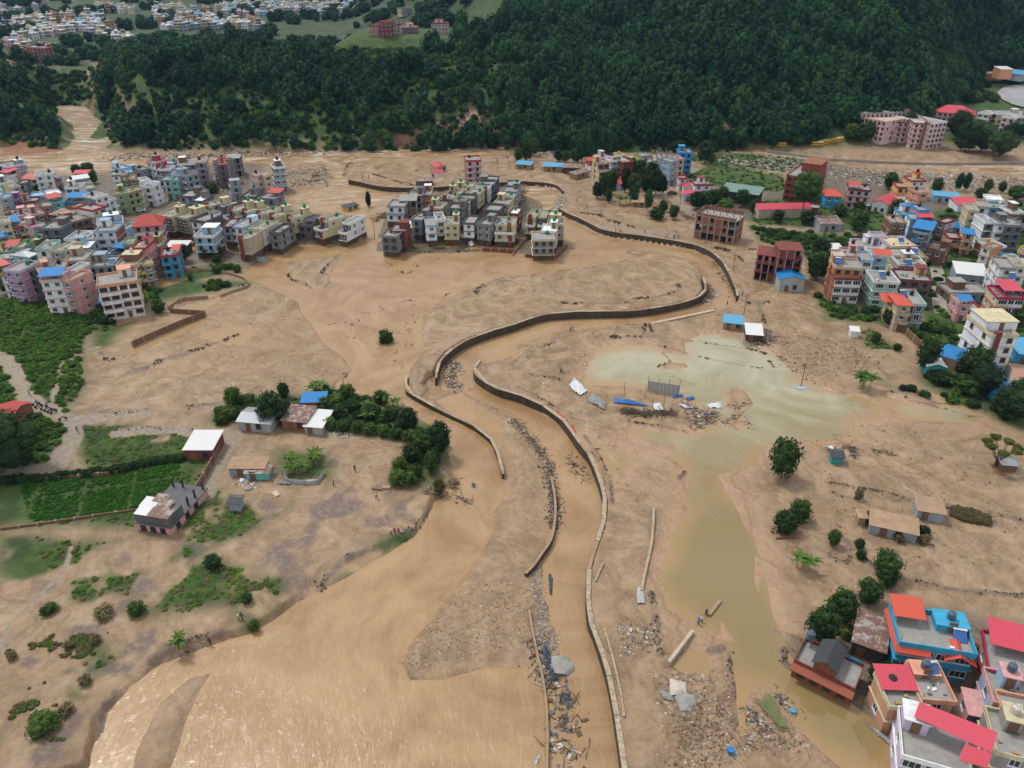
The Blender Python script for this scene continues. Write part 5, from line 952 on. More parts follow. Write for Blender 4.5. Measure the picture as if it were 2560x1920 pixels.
S('E', 800, 665, 870, 670, 2.5, 4, 'grey', 'white', .4, 'm', 'tiny pale-roofed shed before the pink-roofed hall')
S('E', 110, 1305, 320, 1310, 4.2, 8, 'sgrey', 'sblue', 1.3, 'y', 'grey metal shed with bright blue roof below the maroon blocks')
S('U6', 640, 1540, 1165, 1595, 4, 9, 'blg', 'white', 1.0, 'm', 'wide workshop with white roof and one blue strip')
S('U6', 1450, 1290, 1690, 1310, 3, 5, 'white', 'lblue', .5, 'm', 'pale-blue roofed lean-to behind the white block')
S('U5', 270, 1400, 470, 1400, 3, 5, 'white', 'white', .4, 'm', 'white-roofed shed behind the pink house at the slope')
S('F', 1230, 45, 1370, 55, 3, 5, 'teal', 'white', .9, 'y', 'teal shed with pale gable roof beside the dark tree')
S('U8', 290, 1560, 600, 1659, 3.2, 8, 'peach', 'sblue', .9, 'x', 'shed with blue gable roof and orange wall beside dark trees')
S('F', 1665, 120, 1815, 130, 3, 7, 'pink', 'sblue', .5, 'm', 'blue flat shed roof left of the striped tan roof')
S('F', 1745, 250, 1900, 260, 2.6, 5, 'blue', 'sblue', .4, 'm', 'lower blue roof in front of the striped tan roof')
S('F', 1900, 185, 2080, 215, 3.2, 12, 'white', 'tan', 1.2, 'x', 'white building with tan and white striped roof at the right edge')
S('F', 1930, -50, 2080, -40, 3.2, 9, 'blue', 'lblue', .6, 'm', 'light blue roofed shed behind the white five-storey house')
S('Q', 740, 560, 1010, 655, 3.0, 6.2, 'dark', 'rust', .7, 'm', 'rusty sheet-roofed shed between dark trees and the bright blue house')
S('Q', 1440, 1660, 1430, 1640, 3, 3, 'lav', 'spink', .3, 'm', 'tiny roofed corner') if False else None
S('J', 258, 420, 485, 440, 2.6, 6, 'sgrey', 'sgrey', .7, 'x', 'pale blue-grey metal shed at the left end of the garden island')
S('J', 562, 415, 725, 430, 2.6, 6.5, 'brick', 'rust', .3, 'm', 'brick hut with flat rust-streaked roof in the garden island')
S('J', 700, 292, 860, 285, 2.6, 4, 'orange', 'sblue', .3, 'm', 'small hut with bright blue roof among banana plants')
S('J', 720, 455, 840, 465, 2.2, 7, 'sgrey', 'white', .2, 'm', 'low shed covered with white and blue tarpaulins')
S('J', 195, 745, 440, 745, 2.2, 3.5, 'blg', 'mud', .2, 'm', 'long low tin shed with cluttered roof in a puddle')
S('J', 312, 780, 470, 780, 1.8, 2.5, 'turq', 'rust', .3, 'm', 'rusty patched lean-to in front of the long tin shed')
S('J', 190, 985, 268, 990, 2.2, 2, 'blg', 'dark', .2, 'm', 'small blue-grey tin toilet cabin alone on the grass')
S('I', 1412, 1300, 1625, 1300, 3, 7, 'maroon', 'white', .3, 'm', 'brick shed with large white sheet roof at the wall corner')
S('I', -60, 1050, 80, 1060, 3, 7, 'brick', 'tred', 1.2, 'x', 'red-roofed house at the left edge by the path', name='cottage', cat='house')
S('T4', 235, 1520, 390, 1500, 2.5, 4, 'dark', 'lblue', .5, 'm', 'small blue-roofed lean-to left of the white four-storey house')
S('G', 1830, 85, 1990, 105, 2.3, 5, 'mud', 'lblue', .3, 'm', 'small shed with half blue half white roof near the pale pond')
S('G', 2030, 190, 2165, 200, 2.3, 5.5, 'dark', 'white', .9, 'm', 'hut with red and white striped roof on rubble by the pond')
S('F', 1160, 1150, 1360, 1180, 2.2, 4, 'blg', 'mud', .4, 'm', 'muddy tin hut with broken roof in the right flats')
S('F', 790, 1260, 1150, 1340, 2.2, 4, 'blg', 'mud', .6, 'm', 'longest mud-roofed tin shed in the right flats')
S('F', 495, 740, 585, 750, 2.0, 2.4, 'teal', 'dark', .2, 'm', 'collapsed dark blue hut beside a bent white sheet')
S('F', 1800, 800, 1920, 810, 1.8, 3, 'brown', 'sgrey', .3, 'm', 'small grey-roofed hut beside the bare spreading tree')
S('F', 705, 1205, 760, 1210, 2.0, 2, 'mud', 'mud', .2, 'm', 'tiny muddy cabin with a bush leaning on it')
S('F', 465, 1510, 590, 1555, 1.0, 4, 'mud', 'mud', .05, 'm', 'roofless buried wall ring in the right flats') if False else None
S('K', 228, 885, 292, 890, 2.2, 2.2, 'white', 'white', .4, 'm', 'little white kiosk with blue base on the mud slope')
S('U2', 735, 1050, 1190, 1085, 2.6, 3.5, 'brown', 'brown', .3, 'm', 'brown porch roof on posts before the cream estate house', posts=True, name='porch', cat='porch')
S('T5', 85, 960, 430, 960, 3.0, 6, 'dark', 'white', .6, 'm', 'white sheet-roofed shed behind the bright blue house')
# ------------------------------------------------------------------ foliage
def leaf_mat(name, dark, mid_, light, rough=.75):
    m, nt, p = new_mat(name, rough, .15); L = nt.links.new
    oi = nd(nt, 'ShaderNodeObjectInfo'); tc = nd(nt, 'ShaderNodeTexCoord'); n = nd(nt, 'ShaderNodeTexNoise', Scale=1.1, Detail=3.0); L(tc.outputs['Object'], n.inputs['Vector'])
    a = nd(nt, 'ShaderNodeMath', operation='MULTIPLY_ADD'); L(oi.outputs['Random'], a.inputs[0]); a.inputs[1].default_value = .45; L(n.outputs['Fac'], a.inputs[2])
    sc_ = nd(nt, 'ShaderNodeTexNoise', Scale=.022, Detail=3.0); L(oi.outputs['Location'], sc_.inputs['Vector']); b_ = nd(nt, 'ShaderNodeMath', operation='MULTIPLY_ADD'); L(sc_.outputs['Fac'], b_.inputs[0]); b_.inputs[1].default_value = 1.1; b_.inputs[2].default_value = -.55
    a2_ = nd(nt, 'ShaderNodeMath', operation='ADD'); L(a.outputs[0], a2_.inputs[0]); L(b_.outputs[0], a2_.inputs[1]); a = a2_
    r = nd(nt, 'ShaderNodeValToRGB'); e = r.color_ramp.elements; e.new(.5); e[0].position = .4; e[0].color = (*dark, 1); e[1].position = .68; e[1].color = (*mid_, 1); e[2].position = 1.0; e[2].color = (*light, 1)
    L(a.outputs[0], r.inputs[0]); L(r.outputs[0], p.inputs['Base Color'])
    tr = nd(nt, 'ShaderNodeBsdfTranslucent'); L(r.outputs[0], tr.inputs['Color']); ms = nd(nt, 'ShaderNodeMixShader'); ms.inputs[0].default_value = .18
    out = nt.nodes['Material Output']; L(p.outputs[0], ms.inputs[1]); L(tr.outputs[0], ms.inputs[2]); L(ms.outputs[0], out.inputs['Surface']); return m
ML_DARK = leaf_mat('dark_broad_leaves', (.012, .030, .010), (.027, .060, .016), (.055, .105, .026))
ML_FOREST = leaf_mat('forest_canopy_leaves', (.007, .034, .017), (.016, .058, .026), (.042, .105, .034))
ML_MID = leaf_mat('fresh_green_leaves', (.022, .050, .012), (.042, .088, .018), (.085, .14, .028))
ML_BAN = leaf_mat('banana_leaves', (.035, .085, .016), (.060, .125, .022), (.11, .18, .035))
ML_DRY = leaf_mat('muddy_foliage', (.08, .075, .030), (.13, .11, .052), (.19, .155, .085))
ML_YEL = leaf_mat('yellow_green_leaves', (.05, .07, .012), (.09, .12, .02), (.16, .17, .03))
ML_FIELD = leaf_mat('field_shrub_leaves', (.024, .070, .008), (.055, .135, .014), (.12, .21, .028))
ML_CROP = leaf_mat('vegetable_leaves', (.020, .085, .008), (.034, .12, .012), (.06, .16, .02))
M_BARK = paint('bark', (.085, .065, .048), .9, grime=.3)
def tri_mesh(name, V, F, mats, mi=None):
    me = bpy.data.meshes.new(name); nv, nf = len(V), len(F); me.vertices.add(nv); me.vertices.foreach_set('co', np.asarray(V, np.float32).reshape(-1))
    F = np.asarray(F, np.int32); k = F.shape[1]; me.loops.add(nf * k); me.loops.foreach_set('vertex_index', F.reshape(-1)); me.polygons.add(nf); me.polygons.foreach_set('loop_start', np.arange(0, nf * k, k, dtype=np.int32))
    for m in (mats if isinstance(mats, (list, tuple)) else [mats]): me.materials.append(m)
    if mi is not None: me.polygons.foreach_set('material_index', np.asarray(mi, np.int32))
    me.update(calc_edges=True); return me
_bm = bmesh.new(); bmesh.ops.create_icosphere(_bm, subdivisions=2, radius=1); ICO_V = np.array([v.co[:] for v in _bm.verts]); ICO_F = np.array([[v.index for v in f.verts] for f in _bm.faces]); _bm.free()
_bm = bmesh.new(); bmesh.ops.create_icosphere(_bm, subdivisions=1, radius=1); ICO1_V = np.array([v.co[:] for v in _bm.verts]); ICO1_F = np.array([[v.index for v in f.verts] for f in _bm.faces]); _bm.free()
def crown(name, mat, seed, nclump=14, per=34, leaf=.16, shape='round', core=.62):
    """unit crown: radius 1, from z=0 to about z=2: leaf tufts spread over uneven clumps round a dark inner mass"""
    g = np.random.default_rng(seed); V, F = [], []; nv = 0
    def sph(c, r, hi):
        nonlocal nv
        v0, f0 = (ICO_V, ICO_F) if hi else (ICO1_V, ICO1_F)
        v = v0 * (1 + (g.random((len(v0), 1)) - .5) * .45) * r + c; V.append(v); F.append(f0 + nv); nv += len(v)
    if shape == 'pine': prof = lambda t: (1 - t) ** .55 * .85 + .12
    elif shape == 'tall': prof = lambda t: .55 + .45 * math.sin(math.pi * min(1, t * 1.1))
    else: prof = lambda t: math.sin(math.pi * (.12 + .80 * t)) ** .6
    cs = []
    for i in range(nclump):
        t = (i + .5) / nclump; a = i * 2.4 + g.random() * .8; rr_ = prof(t) * (0.35 + .38 * g.random()); cs.append((np.array([math.cos(a) * rr_, math.sin(a) * rr_, .15 + 1.65 * t]), (.30 + .20 * g.random()) * (.7 + .5 * prof(t))))
    cs.append((np.array([0, 0, .9]), core))
    for c, r in cs[:-1]: sph(c, r * .72, False)
    sph(cs[-1][0], core * .9, True)
    for c, r in cs[:-1]:
        d = g.normal(size=(per, 3)); d[:, 2] = d[:, 2] * .8 + .25; d /= np.linalg.norm(d, axis=1)[:, None]; P = c + d * r * (.75 + .45 * g.random((per, 1)))
        nrm = d + g.normal(size=(per, 3)) * .55; nrm /= np.linalg.norm(nrm, axis=1)[:, None]; t1 = np.cross(nrm, g.normal(size=(per, 3))); t1 /= np.linalg.norm(t1, axis=1)[:, None]; t2 = np.cross(nrm, t1)
        s1 = leaf * (.6 + .8 * g.random((per, 1))); s2 = s1 * (.5 + .5 * g.random((per, 1)))
        q = np.stack([P - t1 * s1, P + t2 * s2, P + t1 * s1], 1).reshape(-1, 3); V.append(q); F.append(np.arange(nv, nv + 3 * per).reshape(-1, 3)); nv += 3 * per
    return tri_mesh(name, np.concatenate(V), np.concatenate(F), mat)
def trunk_mesh(name, r=.12, limbs=4, h=1.0, seed=1):
    """unit trunk: height 1, tapering, with limbs reaching into the crown"""
    g = random.Random(seed); b = MB(); b.cyl(0, 0, -.3, h * .55, r * 1.2, r * .8, 6); b.cyl(0, 0, h * .55, h, r * .8, r * .35, 6)
    for k in range(limbs):
        a = k * 2.3 + g.random(); b.bar((0, 0, h * (.4 + .1 * k)), (math.cos(a) * .42, math.sin(a) * .42, h * (.75 + .1 * k)), r * .35)
    return b.mesh(name, [M_BARK])
CR = {'dark': [crown('dense_crown', ML_DARK, s, 20, 70, .13) for s in (1, 2, 3)], 'mid': [crown('fresh_crown', ML_MID, s, 18, 60, .14) for s in (4, 5)], 'tall': [crown('tall_crown', ML_DARK, s, 22, 56, .13, 'tall', .45) for s in (6, 7)],
      'pine': [crown('forest_crown', ML_FOREST, s, 11, 18, .20, 'tall', .5) for s in (8, 9)] + [crown('forest_crown', ML_FOREST, s, 11, 18, .20, 'round', .6) for s in (10, 11, 12)], 'yel': [crown('yellow_green_crown', ML_YEL, 13, 18, 50, .14)],
      'dry': [crown('muddy_crown', ML_DRY, s, 12, 30, .2) for s in (14, 15)], 'feather': [crown('feathery_crown', ML_FOREST, 16, 24, 60, .10, 'tall', .25)], 'lime': [crown('lime_bush', ML_FIELD, 18, 10, 16, .24)], 'crop': [crown('crop_plants', ML_CROP, 19, 8, 14, .3)], 'big': [crown('large_crown', ML_DARK, s, 44, 80, .065, core=.7) for s in (21, 22)]}
TRK = [trunk_mesh('trunk_and_limbs', seed=s) for s in (1, 2, 3)]
rt = random.Random(5)
def tree(c, x, y, w, h, kind, lab, group=None, name='tree', cat='tree', bare=.18, z=None, pos=None):
    X_, Y_, Z_ = pos if pos is not None else gz(c, x, y); th = thing(name, lab, cat, (X_, Y_, Z_), rt.random() * 6.28, group)
    me = rt.choice(CR['big' if w > 8.5 and kind == 'dark' else kind]); hb = h * bare; o = link('crown', me, th, (0, 0, hb), 0, (w / 2, w / 2, (h - hb) / 1.95))
    link('trunk', rt.choice(TRK), th, (0, 0, 0), 0, (min(1.8, w * .22), min(1.8, w * .22), max(hb + (h - hb) * .6, .6))); return th
def blades(name, n, L_, wd, mat, seed, up=.9, seg=4, droop=1.0):
    g = random.Random(seed); V, F = [], []
    for i in range(n):
        a = 2 * math.pi * i / n + g.uniform(-.3, .3); l = L_ * g.uniform(.7, 1.1); el = up * g.uniform(.6, 1.2); px, pz = 0.05, 0.0; b = len(V)
        for s in range(seg + 1):
            t = s / seg; ww = wd * math.sin(math.pi * (.12 + .80 * t)) * .5; r_ = l * t * math.cos(el * (1 - .3 * t)); z_ = l * t * math.sin(el) - droop * l * .55 * t * t
            cx, cy = math.cos(a) * r_, math.sin(a) * r_; nx, ny = -math.sin(a) * ww, math.cos(a) * ww; V += [(cx + nx, cy + ny, z_ - ww * .3), (cx, cy, z_), (cx - nx, cy - ny, z_ - ww * .3)]
        for s in range(seg):
            for k in (0, 1): q = b + 3 * s + k; F.append((q, q + 1, q + 4, q + 3))
    return tri_mesh(name, V, F, mat)
BAN = [blades('banana_fronds', 9, 2.4, .62, ML_BAN, s) for s in (1, 2)]; BSTEM = MB().cyl(0, 0, -.3, 1, .14, .09, 7).mesh('banana_stem', [C('olive')])
def banana(c, x, y, h, lab, k=1, group='banana plants'):
    X_, Y_, Z_ = gz(c, x, y); th = thing('banana_plant', lab, 'banana plant', (X_, Y_, Z_), rt.random() * 6, group)
    for i in range(k):
        ox, oy = (0, 0) if i == 0 else (rt.uniform(-1.1, 1.1), rt.uniform(-1.1, 1.1)); hh = h * rt.uniform(.45, .7)
        link('stem', BSTEM, th, (ox, oy, 0), 0, (1, 1, hh)); link('fronds', BAN[i % 2], th, (ox, oy, hh), rt.random() * 6, (h / 4, h / 4, h / 4))
    return th
def gzv(c, P):
    u = np.array([ray(*src(c, x, y)) for x, y in P]); z = np.full(len(P), 1.5)
    for _ in range(16):
        t = (z - CAM_H) / u[:, 2]; z = .5 * z + .5 * land(u[:, 0] * t, u[:, 1] * t)
    t = (z - CAM_H) / u[:, 2]; return np.stack([u[:, 0] * t, u[:, 1] * t, z], 1)
# ---- geometry-node scatter: one object, many instances
def scatter(name, pts, variants, scale, kind='stuff'):
    """pts: (n,3); variants: list of unlinked source objects; scale (n,3)"""
    pts = np.asarray(pts, float); n = len(pts); me = bpy.data.meshes.new(name); me.vertices.add(n); me.vertices.foreach_set('co', pts.astype(np.float32).reshape(-1))
    g = np.random.default_rng(n)
    a = me.attributes.new('sc', 'FLOAT_VECTOR', 'POINT'); a.data.foreach_set('vector', np.asarray(scale, np.float32).reshape(-1))
    a = me.attributes.new('rz', 'FLOAT_VECTOR', 'POINT'); r = np.zeros((n, 3), np.float32); r[:, 2] = g.random(n) * 6.28; a.data.foreach_set('vector', r.reshape(-1))
    a = me.attributes.new('vi', 'INT', 'POINT'); a.data.foreach_set('value', g.integers(0, len(variants), n).astype(np.int32))
    o = bpy.data.objects.new(name, me); COL.objects.link(o); o['kind'] = kind
    nt = bpy.data.node_groups.new(name + '_scatter', 'GeometryNodeTree'); nt.interface.new_socket('Geometry', in_out='INPUT', socket_type='NodeSocketGeometry'); nt.interface.new_socket('Geometry', in_out='OUTPUT', socket_type='NodeSocketGeometry')
    N, L = nt.nodes, nt.links.new; gi, go = N.new('NodeGroupInput'), N.new('NodeGroupOutput'); j = N.new('GeometryNodeJoinGeometry')
    def na(nm, ty): x = N.new('GeometryNodeInputNamedAttribute'); x.data_type = ty; x.inputs['Name'].default_value = nm; return x.outputs['Attribute']
    for k, v in enumerate(variants):
        ob = bpy.data.objects.new(name + '_source', v) ; oi = N.new('GeometryNodeObjectInfo'); oi.inputs['Object'].default_value = ob; oi.inputs['As Instance'].default_value = True
        ip = N.new('GeometryNodeInstanceOnPoints'); cmp = N.new('FunctionNodeCompare'); cmp.data_type = 'INT'; cmp.operation = 'EQUAL'; L(na('vi', 'INT'), cmp.inputs[2]); cmp.inputs[3].default_value = k
        L(cmp.outputs[0], ip.inputs['Selection']); L(gi.outputs[0], ip.inputs['Points']); L(oi.outputs['Geometry'], ip.inputs['Instance']); L(na('sc', 'FLOAT_VECTOR'), ip.inputs['Scale'])
        e = N.new('FunctionNodeEulerToRotation'); L(na('rz', 'FLOAT_VECTOR'), e.inputs[0]); L(e.outputs[0], ip.inputs['Rotation']); L(ip.outputs[0], j.inputs[0])
    L(j.outputs[0], go.inputs[0]); m = o.modifiers.new('scatter', 'NODES'); m.node_group = nt; return o
# ---- the wood on the hill
COLL = gpoly('V4', [(-400,960),(-100,900),(230,880),(250,600),(620,540),(1100,490),(1700,440),(2000,470),(2500,520),(2500,1100),(1000,1000)], 5)
RESV = gpoly('V4', [(1560,600),(1480,470),(1620,300),(1720,150),(1800,60),(2500,40),(3200,1100),(1700,1100)], 4)
def hill_trees():
    g = np.random.default_rng(3); out = []
    for (y0, y1, sp) in ((425, 560, 5.0), (560, 760, 6.4), (760, 1150, 9.5)):
        xs = np.arange(-560 if y0 < 700 else -250, 640 if y0 < 700 else 900, sp); ys_ = np.arange(y0, y1, sp); X, Y = np.meshgrid(xs, ys_); X = X + (g.random(X.shape) - .5) * sp * 1.1; Y = Y + (g.random(X.shape) - .5) * sp * 1.1
        X, Y = X.ravel(), Y.ravel(); k = np.abs(X) < .78 * (Y + 12); X, Y = X[k], Y[k]; z, mk_ = land(X, Y, True); hz, toe, val, flat = hill(X, Y)
        dens = fbm(X, Y, 45, 3, 61); right = sst(-60, 120, X)
        gx = -237 - (Y - 430) * .52; gd = np.abs(X - gx - 8 * np.sin(Y * .03)); rd = TRACKS[6][0]
        keep = (Y > toe + 3 + 8 * dens) & (val < .25) & ((gd > 15) | (Y > 572)) & (d_line(rd - np.array([0, 11]), X, Y, 30) > 17) & ((dens > .53 - .33 * right) | (g.random(len(X)) < .18 + .6 * right)) & ((mk_['red'] < .4) | (g.random(len(X)) < .45)) & ((sd_poly(COLL, X, Y, 20) < 0) | (z > 8)) & ((sd_poly(RESV, X, Y, 20) < 0) | (z > 9))
        keep &= ~((X < -78 + (Y - 545) * .12) & (Y > 543) & (g.random(len(X)) < .93))
        # clearings round the school and along the plateau
        keep &= ~((X > -185) & (X < -42) & (Y > 580) & (Y < 690)); keep &= ~((np.abs(Y - 560) < 16) & (X > -230) & (X < 20) & (g.random(len(X)) < .75))
        out.append(np.stack([X, Y, z], 1)[keep])
    return np.concatenate(out)
HT = hill_trees(); order = np.argsort(HT[:, 1]); HT = HT[order]
near, rest = HT[:290], HT[290:]
gt = np.random.default_rng(9)
for i, p in enumerate(near):
    w = gt.uniform(6.5, 10); h_ = w * gt.uniform(1.05, 1.5); reg = 'left of the gorge' if p[0] < -300 else 'at the left foot' if p[0] < -120 else 'at the middle foot' if p[0] < 60 else 'at the right foot'
    tree(None, 0, 0, w, h_, 'pine', 'dark green forest tree %s of the wooded hill' % reg, 'forest trees %s of the wooded hill' % reg, 'forest_tree', 'tree', .12, pos=tuple(p))
w_ = gt.uniform(2.5, 5.6, len(rest)) * (1 + .25 * (rest[:, 1] > 560)); scatter('forest', rest - [0, 0, .3], CR['pine'], np.stack([w_, w_, w_ * gt.uniform(1.0, 1.5, len(rest))], 1))
# shrubs between the trees, brighter
g = np.random.default_rng(12); X = g.uniform(-430, 330, 13000); Y = g.uniform(432, 660, 13000); z = land(X, Y); hz, toe, val, flat = hill(X, Y); k = (Y > toe + 6) & (val < .3) & (flat < .5) & (d_line(TRACKS[6][0], X, Y, 12) > 4) & (fbm(X, Y, 45, 3, 61) < .60) & ((np.abs(X - (-237 - (Y - 430) * .52)) > 15) | (Y > 572))
P = np.stack([X, Y, z - .2], 1)[k]; s_ = g.uniform(1.0, 2.6, len(P)); scatter('hillside_shrubs', P, CR['lime'] + CR['pine'][2:4] + [CR['dark'][0]], np.stack([s_, s_, s_ * .7], 1))
# far plain: hedges and groves among the far houses, dark woods on the mountain
X = g.uniform(-1100, 150, 5200); Y = g.uniform(690, 1500, 5200); k = (np.abs(X) < .75 * Y) & ((fbm(X, Y, 70, 3, 71) > .52) | (Y > 1330)); _, _, val, _ = hill(X, Y); k &= val > .6
P = np.stack([X, Y, land(X, Y) - .3], 1)[k]; s_ = g.uniform(4, 8, len(P)); scatter('far_groves', P, CR['pine'][2:], np.stack([s_, s_, s_ * .8], 1))
X = g.uniform(-2400, 1500, 9000); Y = g.uniform(1400, 2300, 9000); P = np.stack([X, Y, land(X, Y) - 2], 1); s_ = g.uniform(12, 20, len(P)); scatter('mountain_forest', P, CR['pine'][2:], np.stack([s_, s_, s_ * .7], 1))
# ---- ground cover on the fields
def cover(name, polys, dens, smin, smax, var, flat_=.55, keepf=None, soft=0.5):
    g = np.random.default_rng(len(name)); PP = []
    for P in polys:
        x0, y0, x1, y1 = P[:, 0].min(), P[:, 1].min(), P[:, 0].max(), P[:, 1].max(); y1 = min(y1, 420); x0 = max(x0, -330); x1 = min(x1, 330); n = int((x1 - x0) * (y1 - y0) * dens)
        X = g.uniform(x0, x1, n); Y = g.uniform(y0, y1, n); k = (sd_poly(P, X, Y) > soft) & (np.abs(X) < .74 * (Y + 12)); X, Y = X[k], Y[k]
        if len(X) == 0: continue
        z, m = land(X, Y, True); k = (m['grass'] > .5) & (z > .2)
        if keepf is not None: k &= keepf(X, Y)
        for H_ in HOUSES + []:
            pass
        PP.append(np.stack([X, Y, z - .15], 1)[k])
    P = np.concatenate(PP); s = g.uniform(smin, smax, len(P)); return scatter(name, P, var, np.stack([s, s, s * flat_], 1))
cover('overgrown_field', [FIELD], .75, .5, 1.25, CR['lime'] * 5 + CR['mid'][:1], .45)
cover('bank_bushes', GRASS[2:4] + GRASS[5:6] + GRASS[8:10], .16, .7, 1.7, CR['lime'] + CR['dark'][:2])
cover('meadow_tufts', GRASS[0:2] + GRASS[7:8], .10, .5, 1.1, CR['lime'], .45)
cover('garden_weeds', GRASS[4:5], .05, .6, 1.6, CR['lime'] + CR['dark'][1:2])
cover('farm_scrub', PATCHY, 1.3, .22, .6, CR['lime'] * 2 + CR['dry'][:1], .4)
cover('verge_grass', [GRASS[6]], .9, .2, .5, CR['lime'], .45)
VEG = gpoly('I', [(-80,1570),(200,1560),(700,1510),(940,1480),(1380,1400),(1420,1440),(1340,1560),(1250,1690),(1120,1740),(900,1800),(600,1830),(300,1860),(-80,1880)], 1.2)
def _rows(X, Y): return (np.abs(((X * .95 + Y * .3) % 9.5) - .5) > .55) & (np.abs(((Y * .95 - X * .28) % 24) - 1) > .5)
cover('vegetable_crop', [VEG], 3.4, .32, .55, CR['crop'], .55, _rows, .3)
_hl = spline([gz('I', x, y)[:2] for x, y in ((-60,1565),(300,1540),(900,1470),(1130,1420),(1400,1385))], 12); g = np.random.default_rng(5); _hp = _hl[g.integers(0, len(_hl), 420)] + g.normal(size=(420, 2)) * .35; _s = g.uniform(.4, .8, 420); scatter('field_hedge', np.stack([_hp[:, 0], _hp[:, 1], land(_hp[:, 0], _hp[:, 1])], 1), CR['dark'][:2], np.stack([_s, _s, _s], 1))
# flattened muddy stalks beside bunds and in the lower left
g = np.random.default_rng(44); PB = []
for P_, w, h_ in BUNDS:
    seg = np.linalg.norm(np.diff(P_, axis=0), axis=1).sum(); n = int(seg * 3.2); t = g.integers(0, len(P_) - 1, n); f = g.random((n, 1)); q = P_[t] * (1 - f) + P_[t + 1] * f + g.normal(size=(n, 2)) * w * .45; q = q[fbm(q[:, 0], q[:, 1], 4, 2, 55) > .54]; PB.append(q)
q = np.concatenate(PB); z = land(q[:, 0], q[:, 1]); k = z > -.1; q, z = q[k], z[k]; s = g.uniform(.05, .20, len(q)) * (1 + .7 * (q[:, 1] > 180)); scatter('muddy_scrub', np.stack([q[:, 0], q[:, 1], z + .05], 1), CR['dry'], np.stack([s * 1.3, s, s * .6], 1))
g = np.random.default_rng(45); tp = gpoly('V3', [(0,950),(300,820),(520,760),(900,740),(1120,880),(950,1080),(820,1250),(760,1450),(700,1700),(0,1700)], 1.2); n = 5200
X = g.uniform(tp[:, 0].min(), tp[:, 0].max(), n); Y = g.uniform(tp[:, 1].min(), tp[:, 1].max(), n); k = (sd_poly(tp, X, Y) > 0) & (fbm(X, Y, 1.9, 3, 91) > .60) & (fbm(X, Y, 9, 2, 92) > .46); X, Y = X[k], Y[k]; s = g.uniform(.10, .38, len(X)); scatter('muddy_tufts', np.stack([X, Y, land(X, Y)], 1), CR['dry'] + CR['lime'], np.stack([s * 1.2, s, s * .5], 1))
tp = gpoly('F', [(1400,1150),(1550,1165),(1700,1230),(1700,1285),(1500,1240),(1400,1200)], 2); X = g.uniform(tp[:, 0].min(), tp[:, 0].max(), 900); Y = g.uniform(tp[:, 1].min(), tp[:, 1].max(), 900); k = sd_poly(tp, X, Y) > 0; X, Y = X[k], Y[k]; s = g.uniform(.2, .5, len(X)); scatter('flattened_stalks', np.stack([X, Y, land(X, Y)], 1), CR['dry'], np.stack([s, s, s * .8], 1))
# trees and shrubs on the slope above the college and reservoir
g = np.random.default_rng(46); X = g.uniform(150, 620, 2600); Y = g.uniform(470, 900, 2600); k = ((sd_poly(COLL, X, Y, 20) < 0) | (land(X, Y) > 7)) & (np.abs(X) < .76 * Y) & (sd_poly(gpoly('V4', [(1780,300),(2000,220),(2600,180),(2800,700),(2212,560),(1900,430)], 4), X, Y, 12) < 0) & (sd_poly(RESV, X, Y, 30) > -29); s = g.uniform(1.2, 4.2, len(X)); scatter('valley_end_shrubs', np.stack([X, Y, land(X, Y) - .2], 1)[k], CR['dark'][:2] + CR['lime'], np.stack([s, s, s * .7], 1)[k])
